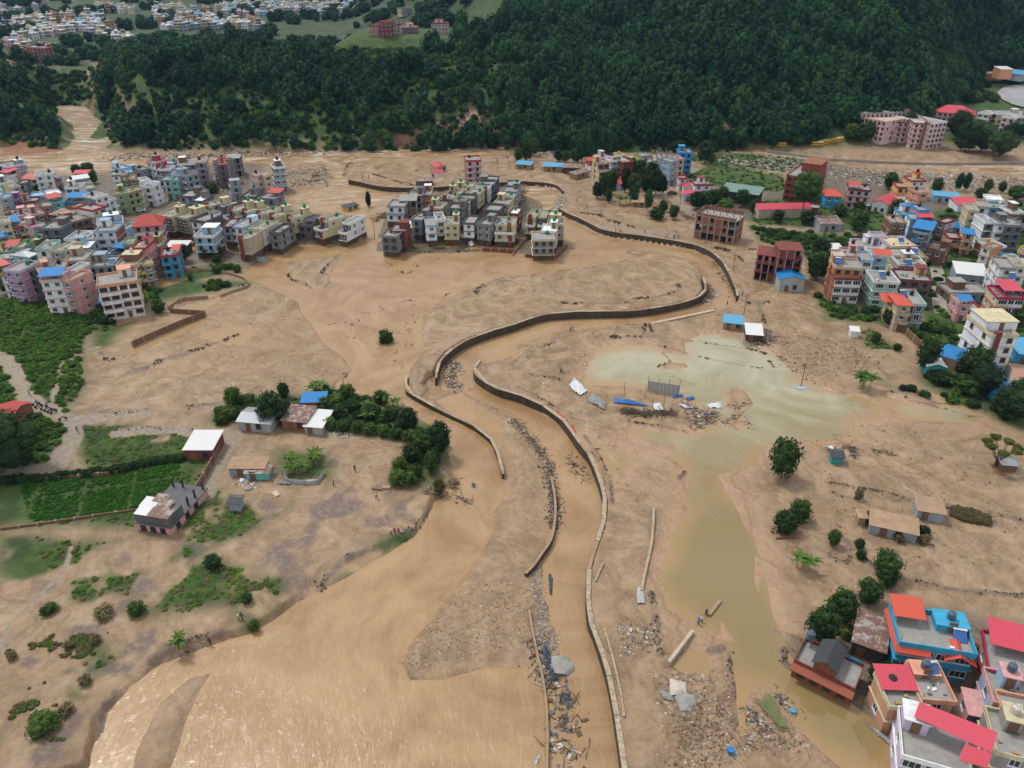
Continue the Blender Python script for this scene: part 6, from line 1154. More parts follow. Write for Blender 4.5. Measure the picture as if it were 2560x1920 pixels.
# ---- single trees
TR_ = [('U3',365,940,5,7,'dark','leftmost tree of the dark clump beside the cream balcony house'), ('U3',470,950,5,11,'tall','tall dark tree with bare stem, second from left in the clump'), ('U3',620,870,5.5,11,'tall','tall rounded tree left of the steep maroon hut roof'), ('U3',560,1015,3,6,'tall','slim low tree at the foot of the left clump'), ('U3',650,570,5,7,'dark','tree right of the small pink-roofed shed'),
       ('U3',850,835,5.5,11,'tall','tall dark tree right of the steep maroon hut roof'), ('U3',990,960,6.5,11,'dark','broad dark tree above the mud-covered hut'), ('U3',1210,880,7,11,'dark','large crown hiding a blue roof in the dark clump'), ('U3',1370,880,7,11,'dark','dark crown right of the blue roof in the clump'), ('U3',1480,870,5,8,'dark','rightmost dark tree of the clump, at the road'),
       ('U3',1100,580,7,8,'dark','dark tree below the turquoise roof'), ('U3',1330,640,7,9,'dark','dark tree left of the open concrete frame base'), ('U3',1240,1160,4,9,'feather','thin grey-green tree right of the mud-covered hut'), ('U3',1390,1290,6.5,4.5,'mid','round fresh green bush left of the olive puddles'), ('U3',1500,1170,4,4.5,'dark','dark small tree between round bush and wall'), ('U3',1680,1300,4.5,5.5,'dark','dark upright bush in the muddy plot near the road wall'),
       ('U3',950,520,6,7,'dark','dark tree in front of the maroon house'), ('U3',1000,1040,4,5,'feather','drooping tree over the mud-covered hut'),
       ('C',600,300,8,17,'feather','leftmost of the tall feathery trees at the far bank'), ('C',665,310,8,18,'feather','second tall feathery tree at the far bank'), ('C',730,305,8,18,'feather','third tall feathery tree at the far bank'), ('C',800,290,8,16,'feather','right tall feathery tree at the far bank'), ('C',860,240,7,12,'dark','dark tree right behind the feathery group'),
       ('C',55,295,5,7,'dark','small dark tree at the far bank left of the blue tarpaulins'), ('C',130,285,6,9,'dark','dark tree beside the far channel water'), ('C',190,240,6,9,'dark','tree at the end of the far channel row'), ('C',400,290,5,6,'dark','low dark tree behind the tumbled shed'), ('C',460,300,5,6,'dark','low dark tree behind the rust-roofed workshop'), ('C',545,300,6,7,'dark','dark tree before the feathery group'),
       ('C',1440,235,9,8,'dark','round dark tree behind the bright blue house'), ('C',1665,305,8.5,11,'dark','round tree with stem right of the bright blue house'), ('C',1720,315,5,6,'mid','small tree beside the round one on the meadow edge'),
       ('C',1590,700,7,7,'dark','leftmost round tree behind the brick frame building'), ('C',1660,690,7,7,'dark','second round tree behind the brick frame building'), ('C',1730,680,7,7,'dark','third round tree behind the brick frame building'), ('C',1810,640,6,6.5,'dark','round tree in front of the open hall'), ('C',1840,720,7,5,'mid','lower tree touching the brick frame building'), ('C',1985,680,6.5,7,'dark','round tree before the open hall, right side'), ('C',2080,745,4,6,'dark','narrow dark tree at the end of the pink-red hall'),
       ('E',285,790,13,19,'dark','very large round dark tree in front of the dark red brick building',.45), ('E',1045,530,6.5,7.5,'dark','round tree on the gravel bank behind the pink hall'), ('E',415,1300,9,9,'dark','big dark tree between maroon blocks and pale pink house'), ('E',440,1130,7,7,'dark','dark tree behind the one at the maroon blocks'), ('E',1110,745,5.5,6,'dark','dark tree at the right corner of the pink-roofed hall'), ('E',775,890,8,8,'dark','dark tree beside the lane below the rusty roof'), ('E',770,740,5,5,'dark','small dark tree above the lane garden'),
       ('E',1635,545,3.5,8,'feather','slim tree on the riverbank, first from left'), ('E',1700,545,3.5,8,'feather','slim tree on the riverbank, second from left'), ('E',1885,560,4,6,'dark','small tree on the sand bank of the right river'), ('E',2010,560,3.5,5,'dark','smallest tree on the sand bank of the right river'), ('E',1835,600,5,4,'dark','low tree between coral roof and sand bank'), ('E',1445,570,5,7,'dark','tree left of the long light-blue shed'), ('E',2150,620,9,6,'dark','bushy tree at the right edge above the crimson roof'),
       ('E',80,820,5,5,'dark','dark tree at the lane left of the rusty roof'), ('E',330,830,6,5,'dark','dark undergrowth tree under the very large tree'), ('E',620,760,5,4,'dark','small dark tree behind the rusty roof'),
       ('V4',330,900,10,9,'mid','light tree left in front of the red and white college'), ('V4',640,900,11,10,'dark','dark tree hiding the middle of the college'), ('V4',800,890,10,14,'dark','tall tree at the corner of the tall pink stair tower'), ('V4',120,900,10,8,'mid','leftmost tree of the college row'), ('V4',1400,900,14,15,'dark','large tree right of the pink stair tower'), ('V4',1500,1050,16,15,'dark','huge round tree, left of the pair on the flooded field'), ('V4',1900,1110,15,13,'dark','huge round tree, right of the pair on the flooded field'), ('V4',1700,1050,13,14,'dark','tree between the huge pair on the flooded field'),
       ('V4',1640,900,11,10,'dark','tree behind the huge pair at the college'), ('V4',2030,890,9,9,'dark','dark tree before the red and cream block'), ('V4',2180,880,9,8,'dark','tree at the right edge before the cream block'), ('V4',1540,480,6,9,'dark','dark pointed tree on the path to the reservoir'),
       ('E',250,150,9,6,'dark','bushy tree between two groups of yellow buses'), ('E',330,130,8,6,'mid','tree above the parked yellow buses'), ('E',700,110,8,7,'dark','dark tree right of the yellow buses'), ('E',780,115,8,7,'dark','dark tree at the flooded yard, second right of the buses'),
       ('K',830,1215,6,8.5,'dark','dark tree standing beside the teal shed'), ('K',1230,1270,8.5,8,'dark','big dark tree left below the white five-storey house'), ('K',1310,1400,9,7,'dark','broad dark tree left of the blue flat roofs'), ('K',1170,1400,7,4,'mid','lighter bushes under the big dark tree'), ('K',960,1310,7,2.5,'dark','low hedge tree in front of the teal shed'), ('K',1520,1600,10,7,'dark','dark tree mass below the blue roofs'), ('K',1640,1480,8,6,'dark','dark tree at the right edge under the striped roof'), ('K',530,840,5,5,'dark','dark bush at the end of the plastered wall'), ('K',422,985,2.6,3,'dark','small round tree on the bare slope'), ('K',600,1045,2.4,1.8,'dark','small bush on the bare slope'), ('K',1450,720,6,4,'dark','dark tree left of the grey and crimson house'), ('K',1590,830,7,5,'dark','dark tree behind the white five-storey house'),
       ('F',100,905,6.5,9,'dark','solitary leafy tree at the lower edge of the pale pond'), ('F',130,1310,5,4,'dark','larger left half of the bush pair in the flats'), ('F',235,1230,4,4.6,'mid','upright right half of the bush pair in the flats'), ('F',890,1650,5,5,'dark','round bush with pale flowers above the corner houses'), ('F',500,1415,2.6,3,'dark','little dark tree at the buried wall ring'), ('F',700,1440,2,1.8,'dark','small bush right of the buried wall ring'), ('F',710,1525,1.8,1.8,'dark','small bush below the buried wall ring'), ('F',1185,1340,2.6,1.8,'dark','bush at the right end of the longest shed'), ('F',1190,1400,2.4,1.6,'dry','muddy bush below the right end of the longest shed'), ('F',1000,1390,2.2,1.6,'dry','muddy bush in front of the longest shed'), ('F',758,1240,1.4,2.4,'dark','bush leaning on the tiny muddy cabin'), ('F',690,1060,2,2,'dry','muddy bush at the bund corner'),
       ('Q',860,215,4.3,4.5,'dark','round bush, left of the pair above the rusty shed'), ('Q',1020,70,3.8,3.6,'dark','round bush, right of the pair above the rusty shed'), ('Q',440,560,5,6.5,'dark','dark tree left of the rusty shed at the pond'), ('Q',620,390,5,6,'dark','dark tree touching the rusty shed'), ('Q',985,990,4.6,5,'dark','dark tree between brick house and peach houses'), ('Q',1850,760,3.6,4,'dark','dark shrub behind the bright blue house'), ('Q',1080,560,2.6,3,'mid','green plant between rusty shed and bright blue house'), ('Q',1140,1340,3.2,2.5,'mid','bush below the peach house corner'), ('Q',1070,1290,2.6,2.2,'dark','bush left of the corner under the peach house'), ('Q',1160,1480,2,2,'dark','bush at the left wall of the lavender house'), ('Q',1880,900,3.4,3,'dark','dark plants right of the bright blue house'), ('Q',660,500,3.2,1.8,'yel','yellow-green vine patch beside the rusty shed'),
       ('J',510,430,7,7.5,'dark','large dark round tree beside the pale metal shed'), ('J',150,440,3.5,2.2,'mid','low bushes at the left tip of the garden island'), ('J',240,330,4.4,5.5,'mid','leafy tree at the upper left of the garden island'), ('J',200,400,4,3,'mid','shrub left of the pale metal shed'), ('J',350,320,3.5,3.4,'mid','small tree behind the pale metal shed'), ('J',580,260,3,4,'dark','top shoot behind the large dark round tree'), ('J',1020,260,4,3.5,'mid','shrub at the flood side of the garden island'), ('J',1445,470,4.8,5,'dark','round dark tree at the right tip of the garden island'),
       ('J',1660,640,5.5,7.5,'dark','tallest tree at the edge of the wide river'), ('J',1555,640,6,5.5,'dark','dark tree left of the tallest one by the river'), ('J',1460,700,4.4,4,'dark','grey-green tree in the arc hedge by the river'), ('J',1600,780,3.6,5,'mid','hedge tree on the right arm of the arc'), ('J',1390,770,3.4,3.4,'mid','hedge tree on the left arm of the arc'), ('J',1370,850,4,3,'mid','hedge bush at the lower left of the arc'), ('J',1440,860,4,3,'mid','hedge bush at the bottom of the arc'), ('J',1490,810,3,3,'dark','dark pointed bush inside the arc'), ('J',1620,720,3,4,'mid','upper bush on the right arm of the arc'),
       ('J',1655,930,2.4,4,'dry','thin half-dead tree in the debris by the river'), ('J',900,470,3.4,2.6,'mid','hedge bush at the left start of the long hedge'), ('J',990,480,3.4,2.4,'mid','second bush of the long hedge'), ('J',1090,490,3.4,2.4,'mid','third bush of the long hedge'), ('J',1180,505,3.6,2.4,'mid','fourth bush of the long hedge'), ('J',1270,520,3.6,2.4,'mid','fifth bush of the long hedge'), ('J',1360,540,3.6,2.4,'mid','sixth bush of the long hedge'), ('J',1450,550,3.6,2.4,'mid','seventh bush of the long hedge'),
       ('J',870,340,4,3,'dark','dark shrub right of the small blue-roofed hut'), ('J',960,390,4,3,'mid','shrub in the middle of the banana garden'), ('J',1060,350,4,3,'dark','dark shrub behind the bananas'), ('J',1180,400,4.4,3.4,'dark','dark shrub right of the banana garden middle'), ('J',1330,400,4,3,'mid','shrub before the round dark tree of the island'), ('J',1250,300,4,3.4,'mid','shrub at the upper right of the island'),
       ('I',1225,250,4.6,4.2,'dark','round tree inside the flooded walled plot'), ('T5',430,1200,5,6,'dark','tree with bare stem right of the bright blue house'), ('T5',820,1120,5.5,4.6,'dark','left tree of the clump under the pale blue house'), ('T5',990,1120,5,4,'dark','middle tree of the clump under the pale blue house'), ('T5',990,1210,3.4,2.6,'dark','lower bush of the clump under the pale blue house'), ('T5',1010,1390,4.6,2.4,'mid','wide bush on the bund in the muddy plot'), ('T5',1340,1380,3,2.6,'mid','bush at the right end of the bund'),
       ('T4',1910,1120,1.6,2.2,'dark','tiny cone bush in the muddy plot'), ('T1',170,300,8,7,'dark','left half of the dark tree group at the upper left river edge'), ('T1',340,310,9,8,'dark','right half of the dark tree group at the upper left river edge'), ('T1',1320,225,5,4,'dark','dark tree behind the maroon riverside shed'), ('T1',1530,230,7,5,'dark','bigger tree right behind the maroon riverside shed'), ('T1',1640,400,4,6,'mid','palm-like tree right of the white curved roofs'), ('T1',720,530,6,3,'dark','dark bushes below the orange and red house'), ('T1',1010,930,7,4,'dark','dark yard trees below the turquoise house'), ('T1',1370,860,3.4,4,'dark','tree between brick house and cream red-banded house'),
       ('T3',220,1330,7,5,'dark','left dark tree under the violet house'), ('T3',430,1400,7,5,'dark','right dark tree under the violet house'), ('T3',1540,260,4,4,'dark','dark tree in the gap behind the pale roofs'), ('T2',1600,700,6,4,'mid','olive shrub in the rubble before the salmon house'), ('T2',720,840,3,2.6,'dark','bush below the white balcony row'),
       ('I',80,1440,15,13,'dark','huge dark tree at the left edge below the red-roofed house'), ('I',-20,1300,9,10,'dark','dark tree cut by the left edge'), ('D',833,742,4.4,4.0,'mid','solitary bush standing alone in the central flood'), ('B',975,690,2.6,7,'tall','leaning tall narrow tree in the mud left of the estate'),
       ('V3',1190,600,3.0,2.2,'mid','bright bush with puddle in the lower left farmland'), ('V3',1850,200,3.2,2.6,'dark','round dark bush at the upper right of the farm scrub'), ('V3',900,620,3.6,1.8,'dry','olive shrub mass in the middle of the lower left'), ('V3',430,590,3.0,1.5,'mid','shrub beside the pale winding path'), ('V3',2140,500,2,2,'dark','small round bush near the river bank crack'), ('V3',390,1580,4.4,2.0,'mid','shrub at the very bottom left'), ('V3',600,900,2.0,1.2,'dry','muddy tuft group in the lower left'), ('V3',830,850,2.0,1.3,'dry','muddy tuft right of the first group'), ('V3',740,1200,2.2,1.2,'dry','muddy tuft below the pale arc'), ('V3',580,1450,2.4,1.3,'dry','muddy tuft above the bottom shrub'), ('V3',110,990,1.8,1.4,'dry','muddy tuft at the left edge'), ('V3',2205,740,1.8,2,'mid','bush at the river edge crack')]
for e in TR_: tree(*e[:7], name='bush' if e[4] < 3.2 else 'tree', cat='bush' if e[4] < 3.2 else 'tree', bare=e[7] if len(e) > 7 else .05 if e[4] < 5 else .16)
for i, (c, x, y, hh, k, lb) in enumerate([('J',815,240,4.5,3,'tall banana plant behind the blue-roofed hut'), ('J',1180,370,4,3,'banana plants in the middle of the island garden'), ('J',1290,310,4,3,'banana plants at the upper right of the island'), ('J',1150,430,3.6,2,'banana plant before the middle group of the island'), ('J',940,300,3.6,2,'banana plant right of the tall one'), ('J',1340,330,3.4,2,'banana plant near the flood side of the island'),
      ('J',700,770,3.4,4,'banana clump in the left of the fenced garden'), ('J',770,740,3.4,4,'banana clump in the right of the fenced garden'), ('J',640,720,3.4,4,'banana clump at the upper left of the fenced garden'), ('J',800,690,3.2,3,'banana clump at the upper right of the fenced garden'), ('J',610,790,3,3,'banana plant at the lower left fence corner'),
      ('F',735,225,5.2,6,'large banana clump mirrored in the pale pond'), ('F',255,1610,4.2,3,'banana plant with spreading fronds in the right flats'), ('U3',750,1050,5,3,'wilted banana plants before the dark tree clump'), ('U3',870,1040,4.6,2,'second wilted banana plants before the dark tree clump'), ('V3',1570,870,3,3,'banana plant on the cracked river bank'), ('T5',1380,1060,3,1,'small palm at the beige house corner')]): banana(c, x, y, hh, lb, k)
# bare spreading tree standing in water
p = gz('F', 1745, 815); th = thing('spreading_tree', 'sparse spreading tree with forked bare limbs standing in amber water', 'tree', p, .4); b = MB(); b.bar((0, 0, -.5), (0.1, 0, 1.6), .22); g_ = random.Random(8); tips = []
for k in range(7):
    a = k * .9; q1 = (math.cos(a) * 1.3, math.sin(a) * 1.3, 3.0 + .3 * (k % 3)); q2 = (math.cos(a + .25) * 2.8, math.sin(a + .25) * 2.8, 5.2 + .4 * (k % 2)); b.bar((0.1, 0, 1.3), q1, .13); b.bar(q1, q2, .07); b.bar(q1, (q2[0] * .6, q2[1] * 1.1, 5.8), .05); tips.append(q2)
b.build('limbs', [M_BARK], th)
for q in tips: link('leaf_cluster', CR['yel'][0], th, (q[0] * 1.05, q[1] * 1.05, q[2] - .5), q[0], (1.25, 1.25, .55))
# ------------------------------------------------------------------ far town, school, college
def far_house_mesh(i):
    g = random.Random(100 + i); cols = ['white', 'cream', 'ppink', 'lblue', 'white', 'lav', 'ppink', 'beige', 'peach', 'white', 'lblue', 'blg']; w, d, n = g.uniform(5.5, 8.5), g.uniform(6, 10), g.choice((2, 2, 3, 4)); b = MB(); H = 3 * n
    b.box(0, 0, -3, w, d, H); b.box(-.3, -.3, H, w + .3, d + .3, H + .5, 1); b.box(w * .1, d * .5, H + .5, w * .5, d * .9, H + 2.8, 0)
    for k in range(n):
        for j in range(3): b.box(w * (.12 + .3 * j), -.05, 3*k + .9, w * (.12 + .3 * j) + 1.3, -.01, 3*k + 2.3, 2)
        b.box(-.4, -.7, 3*k + 2.8, w + .4, 0, 3*k + 3.0, 1) if k < n - 1 else None
        for x in (-.04, w): 
            for j in range(2): b.box(x, d * (.2 + .4 * j), 3*k + .9, x + .04, d * (.2 + .4 * j) + 1.3, 3*k + 2.3, 2)
    c = cols[i % len(cols)]; return b.mesh('far_house_shell', [C(c), C(g.choice(('white', 'conc', 'blg', 'white'))), M_DARK]), CO[c][1]
FH = [far_house_mesh(i) for i in range(16)]
CL = [('TL', [(700,112),(1130,112),(1130,138),(700,138)], 85), ('TL', [(940,25),(1560,20),(1500,75),(950,78)], 130), ('TL', [(400,38),(850,35),(850,60),(420,66)], 45), ('TL', [(150,95),(420,82),(470,150),(150,170)], 70), ('TL', [(0,95),(180,80),(190,160),(60,185),(0,150)], 34),
      ('TL', [(30,195),(120,190),(230,290),(150,280)], 16), ('TL', [(410,150),(560,160),(550,205),(430,200)], 18), ('TL', [(640,75),(940,75),(900,105),(700,105)], 42), ('TL', [(0,30),(140,25),(140,70),(0,80)], 8), ('TR', [(2120,40),(2212,20),(2212,120),(2180,120)], 8)]
FP = []
for c, poly, n in CL:
    g = random.Random(n); P = np.array(poly, float); x0, y0, x1, y1 = P[:, 0].min(), P[:, 1].min(), P[:, 0].max(), P[:, 1].max(); k = 0
    while k < n:
        x, y = g.uniform(x0, x1), g.uniform(y0, y1)
        if sd_poly(P, np.array([x]), np.array([y]), 1e3)[0] > 0: FP.append((c, x, y)); k += 1
W3 = gzv('TL', [(x + (K * 0 if c == 'TL' else 1280 * 1.728), y) for c, x, y in FP]); ok = (W3[:, 1] > 600) & (W3[:, 1] < 1900); FP = [f for f, o_ in zip(FP, ok) if o_]; W3 = W3[ok]; od = np.argsort(W3[:, 1]); gg = random.Random(77)
band = lambda x: 'far left' if x < 350 else 'left' if x < 700 else 'middle' if x < 1100 else 'right'
for r_, i in enumerate(od[:295]):
    me, cn = FH[gg.randrange(16)]; o = link('distant_house', me, None, tuple(W3[i]), gg.choice((0.3, -.2, 1.2, .6)) + gg.uniform(-.1, .1)); tag(o, 'tiny %s house in the %s part of the distant town beyond the ridge' % (cn, band(FP[i][1])), 'house', '%s houses in the %s part of the distant town' % (cn, band(FP[i][1])))
rs = od[295:]; sc_ = np.ones((len(rs), 3)) * .9; scatter('distant_town', W3[rs], [FH[k][0] for k in (0, 1, 3, 5)], sc_)
LH = lambda *a, **k: h(*a, district='hill terrace', sh=3.0, zfix=(38.4 if a[1] > 1500 and a[2] > 60 else None), **k)
LH('TL', 1592, 108, 1636, 108, 3, 10, 'pink', 'maroon', lab='left pink wing of the school on the wooded hill terrace'); LH('TL', 1638, 92, 1694, 92, 4, 10, 'maroon', 'red', lab='crimson middle block of the school on the hill terrace'); LH('TL', 1697, 104, 1728, 104, 3, 10, 'ppink', 'maroon', lab='short pale pink wing right of the crimson school block')
LH('TL', 1736, 116, 1806, 114, 2, 10, 'ppink', 'pink', st=(.4, 5, 5), lab='low pale pink school building with rooftop room, second from right'); LH('TL', 1862, 98, 1934, 98, 3, 11, 'ppink', 'maroon', st=(.2, 6, 5), lab='right pink school building with maroon bands on the hill'); LH('TL', 1735, 32, 1778, 30, 2, 10, 'cream', 'conc', lab='lone cream house high on the grassy knoll')
LH('TL', 30, 205, 62, 205, 4, 12, 'ppink', 'maroon', lab='left maroon and white block of the distant college'); LH('TL', 64, 208, 100, 206, 4, 14, 'maroon', 'red', lab='middle maroon block of the distant college'); LH('TL', 150, 205, 196, 205, 4, 12, 'maroon', 'pink', lab='right maroon block of the distant college')
S('TL', 695, 217, 750, 217, 4, 8, 'white', 'spink', 1.5, 'x', 'white bungalow with red roof on the left terrace lawn', door=False, name='bungalow', cat='house')
RC = lambda *a, **k: h(*a, district='riverside college', **k)
RC('V4', 900, 705, 1090, 712, 5, 30, 'ppink', 'maroon', panel=2, win='d', para=.5, roofc='beige', bal=0, lab='tall pink college block with crimson stair tower facing the flooded yard'); RC('V4', 1095, 712, 1290, 690, 5, 26, 'ppink', 'white', win='d', para=.5, lab='ribbed five-storey college wing right of the crimson stair tower'); RC('V4', 300, 640, 560, 690, 4, 24, 'ppink', 'pink', win='d', para=.5, roofc='beige', lab='pink and white left wing of the riverside college')
RC('V4', 570, 690, 900, 700, 4, 16, 'ppink', 'maroon', win='d', para=.5, roofc='beige', lab='low middle wing joining the college blocks, partly hidden by trees'); RC('V4', 270, 590, 800, 575, 4, 12, 'ppink', 'conc', win='d', para=.5, lab='rear left wing of the riverside college before the wood'); RC('V4', 1120, 560, 1620, 600, 3, 12, 'ppink', 'red', hip='spink', win='d', lab='college building with long crimson roof behind the huge trees'); RC('V4', 1660, 580, 1800, 600, 4, 12, 'maroon', 'white', win='w', lab='red and white college block right of the crimson roof')
RC('V4', 1800, 560, 1960, 620, 4, 14, 'cream', 'white', win='B', lab='cream college tower with glass strips near the reservoir'); RC('V4', 1950, 630, 2110, 650, 4, 12, 'ppink', 'white', win='d', lab='pink and cream block second from the right edge'); RC('V4', 2120, 630, 2350, 640, 4, 12, 'tred', 'white', win='d', lab='red banded block at the right edge by the reservoir'); RC('V4', 1960, 560, 2212, 600, 3, 12, 'cream', 'conc', win='d', lab='low cream block with white roofs behind the red banded ones')
S('V4', 1790, 60, 1990, 62, 4, 10, 'tan', 'tan', 1, 'x', 'tan-roofed shed at the foot of the wood near the reservoir', door=False); S('TR', 2085, 285, 2212, 300, 4, 20, 'blg', 'lblue', 2, 'x', 'blue-roofed market hall at the right end of the valley', door=False, name='hall', cat='hall'); S('TR', 2125, 255, 2180, 255, 6, 10, 'salm', 'white', 1, 'm', 'salmon house behind the blue-roofed market hall', door=False)
# ---- buses, cars, motorbikes
def bus_mesh():
    b = MB(); b.box(0, 0, .5, 9.5, 2.4, 1.5, 0); b.box(.1, .05, 1.5, 9.4, 2.35, 2.3, 1); b.box(0, 0, 2.3, 9.5, 2.4, 2.95, 0); b.box(.4, .3, 2.953, 9.1, 2.1, 3.05, 2)
    for i in range(8): b.box(.9 + i * 1.1, -.01, 1.5, 1.02 + i * 1.1, .05, 2.3, 0)
    return b.mesh('bus_body', [paint('school_bus_yellow', (.72, .42, .02), .45, spec=.5), M_GLASS, C('cream')])
WHEEL = MB().cyl(0, 0, -.14, .14, .42, .42, 12).mesh('wheel_rubber', [paint('tyre_rubber', (.02, .02, .02), .9)]); BUSM = bus_mesh()
def bus(c, x, y, rz, lab):
    th = thing('bus', lab, 'bus', gz(c, x, y), rz, 'yellow buses parked by the college'); th.scale = (.7, .7, .7); link('body', BUSM, th)
    for wx in (1.8, 7.4):
        for wy in (.1, 2.3): o = link('wheel', WHEEL, th, (wx, wy, .42)); o.rotation_euler = (math.pi / 2, 0, 0)
for e in [('E',55,160,.0,'yellow bus standing alone, leftmost of the buses'), ('E',375,155,-.1,'front yellow bus of the row under the trees'), ('E',440,145,.15,'second yellow bus of the row under the trees'), ('E',480,135,.2,'third yellow bus, partly behind the second'), ('E',560,125,.2,'fourth yellow bus, half hidden by trees'), ('E',605,115,.3,'last yellow bus at the tree edge'), ('V4',180,870,.1,'yellow bus between the tree trunks left of the college'), ('V4',360,890,.1,'yellow bus under the light tree before the college')]: bus(*e)
def car_body(col):
    prof = [(0, .45), (.05, .95), (.9, 1.05), (1.55, 1.5), (3.1, 1.55), (3.9, 1.08), (4.4, 1.0), (4.5, .5)]; V = [(x, y, z) for y in (0.06, 1.64) for x, z in prof]; n = len(prof); V += [(0, .06, .3), (4.5, .06, .3), (0, 1.64, .3), (4.5, 1.64, .3)]
    F = [tuple(range(n)) + (2*n + 1, 2*n), tuple(range(2*n - 1, n - 1, -1)) + (2*n + 2, 2*n + 3)] + [(i, i + n, i + n + 1, i + 1) for i in range(n - 1)] + [(0, 2*n, 2*n + 2, n), (n - 1, 2*n - 1, 2*n + 3, 2*n + 1), (2*n, 2*n + 1, 2*n + 3, 2*n + 2)]
    me = bpy.data.meshes.new('car_shell'); me.from_pydata(V, [], F); me.materials.append(paint('car_' + col, CO[col][0], .3, var=.05, grime=.3, spec=.6)); return me
CGL = MB().slab([(1.02, .16, 1.10), (1.52, .16, 1.47), (1.52, 1.54, 1.47), (1.02, 1.54, 1.10)], -.04).slab([(3.18, .16, 1.52), (3.82, .16, 1.14), (3.82, 1.54, 1.14), (3.18, 1.54, 1.52)], -.04).box(1.5, .03, 1.1, 3.3, .06, 1.42).box(1.5, 1.64, 1.1, 3.3, 1.67, 1.42).mesh('car_windows', [M_GLASS])
def car(c, x, y, rz, col, lab, sc=1.0):
    th = thing('car', lab, 'car', gz(c, x, y), rz); link('body', car_body(col), th); link('windows', CGL, th)
    for wx in (.9, 3.6):
        for wy in (.1, 1.6): o = link('wheel', WHEEL, th, (wx, wy, .33), 0, (.8, .8, .8)); o.rotation_euler = (math.pi / 2, 0, 0)
car('U8', 640, 1340, .1, 'white', 'front white car parked left of the white five-storey house'); car('U8', 740, 1280, .1, 'white', 'rear white car, half hidden, beside the five-storey house'); car('T2', 245, 1045, .2, 'white', 'white car in the muddy clearing behind the pink hipped house'); car('U3', 1575, 875, -.1, 'maroon', 'dark red car on the muddy road beside the tree clump')
car('U8', 1290, 1490, .1, 'sblue', 'blue car left of the white tower base') if False else None
BK = MB().bar((0, 0, .35), (.55, 0, .75), .07).bar((.55, 0, .75), (1.2, 0, .8), .1).bar((1.2, 0, .8), (1.35, 0, .35), .05).box(.35, -.13, .72, .95, .13, .9).bar((1.15, -.3, 1.05), (1.15, .3, 1.05), .03).mesh('bike_frame', [paint('bike_paint', (.03, .04, .09), .4)])
for i, (x, y) in enumerate([(255,965),(275,985),(320,1000),(345,1010),(370,1020),(395,1030),(460,1080)]):
    th = thing('motorbike', 'dark motorbike in the row parked beside the gravel path', 'motorbike', gz('I', x, y), .5 + .3 * (i % 3), 'motorbikes parked by the gravel path'); link('frame', BK, th)
    for wx in (0, 1.35): o = link('wheel', WHEEL, th, (wx, 0, .32), 0, (.75, .75, .4)); o.rotation_euler = (math.pi / 2, 0, 0)
# ---- people: one continuous body each, with a few poses
def body_mesh(pose, shirt, legs_, skin, hair):
    J = {'hip': (0, 0, .93), 'ch': (0, .02, 1.28), 'nk': (0, .02, 1.47), 'hd': (0, .0, 1.62), 'tp': (0, 0, 1.70)}
    st_ = .22 if pose == 'walk' else 0.03
    J.update(lk=(.11, -st_ * .5, .50), lf=(.12, -st_, .06), lt=(.12, -st_ - .16, .03), rk=(-.11, st_ * .3, .50), rf=(-.12, st_, .06), rt=(-.12, st_ - .16, .03))
    if pose == 'point': J.update(ls=(.19, .02, 1.42), le=(.34, -.18, 1.30), lh=(.40, -.46, 1.36))
    else: J.update(ls=(.19, .02, 1.42), le=(.26, .04 + st_ * .4, 1.14), lh=(.25, -.06 + st_ * .6, .90))
    J.update(rs=(-.19, .02, 1.42), re=(-.26, .04 - st_ * .4, 1.14), rh=(-.25, -.08 - st_ * .5, .90))
    if pose == 'sit': 
        for k, v in J.items(): J[k] = (v[0], v[1], v[2] - .62)
        J.update(lk=(.14, -.40, .50), rk=(-.14, -.40, .50), lf=(.13, -.42, .06), rf=(-.13, -.42, .06), lt=(.13, -.58, .03), rt=(-.13, -.58, .03), hip=(0, 0, .28))
    Rr = dict(hip=.15, ch=.16, nk=.065, hd=.105, tp=.09, lk=.075, rk=.075, lf=.05, rf=.05, lt=.04, rt=.04, ls=.075, rs=.075, le=.05, re=.05, lh=.04, rh=.04)
    E = [('hip','ch'),('ch','nk'),('nk','hd'),('hd','tp'),('hip','lk'),('lk','lf'),('lf','lt'),('hip','rk'),('rk','rf'),('rf','rt'),('ch','ls'),('ls','le'),('le','lh'),('ch','rs'),('rs','re'),('re','rh')]
    ks = list(J); me = bpy.data.meshes.new('person_body'); me.from_pydata([J[k] for k in ks], [(ks.index(a), ks.index(b)) for a, b in E], []); o = bpy.data.objects.new('tmp', me); COL.objects.link(o)
    sm = o.modifiers.new('s', 'SKIN'); sm.use_smooth_shade = True
    for i, k in enumerate(ks): me.skin_vertices[0].data[i].radius = (Rr[k], Rr[k]); me.skin_vertices[0].data[i].use_root = (k == 'hip')
    ss = o.modifiers.new('u', 'SUBSURF'); ss.levels = 1; dg = bpy.context.evaluated_depsgraph_get(); m2 = bpy.data.meshes.new_from_object(o.evaluated_get(dg)); bpy.data.objects.remove(o)
    m2.materials.clear(); 
    for m in (C(legs_), C(shirt), paint('skin', (.25, .13, .08), .6), paint('hair', (.015, .012, .01), .6)): m2.materials.append(m)
    dz = -.62 if pose == 'sit' else 0
    for p in m2.polygons:
        z = p.center.z - dz; x = abs(p.center.x); p.material_index = 3 if z > 1.64 or (z > 1.55 and p.center.y > .03) else 2 if z > 1.46 or (x > .22 and z < 1.02) else 1 if z > .93 or (pose == 'sit' and z > .95) else 0
    m2.name = 'person_body'; return m2
BM = {(p, s): body_mesh(p, s, l, None, None) for p, s, l in [('stand','blue','dark'),('stand','white','dgrey'),('stand','crim','dark'),('walk','dark','dark'),('walk','lblue','dgrey'),('walk','yel','dark'),('point','dark','dgrey'),('point','white','dark'),('sit','crim','dark'),('sit','lav','dark')]}
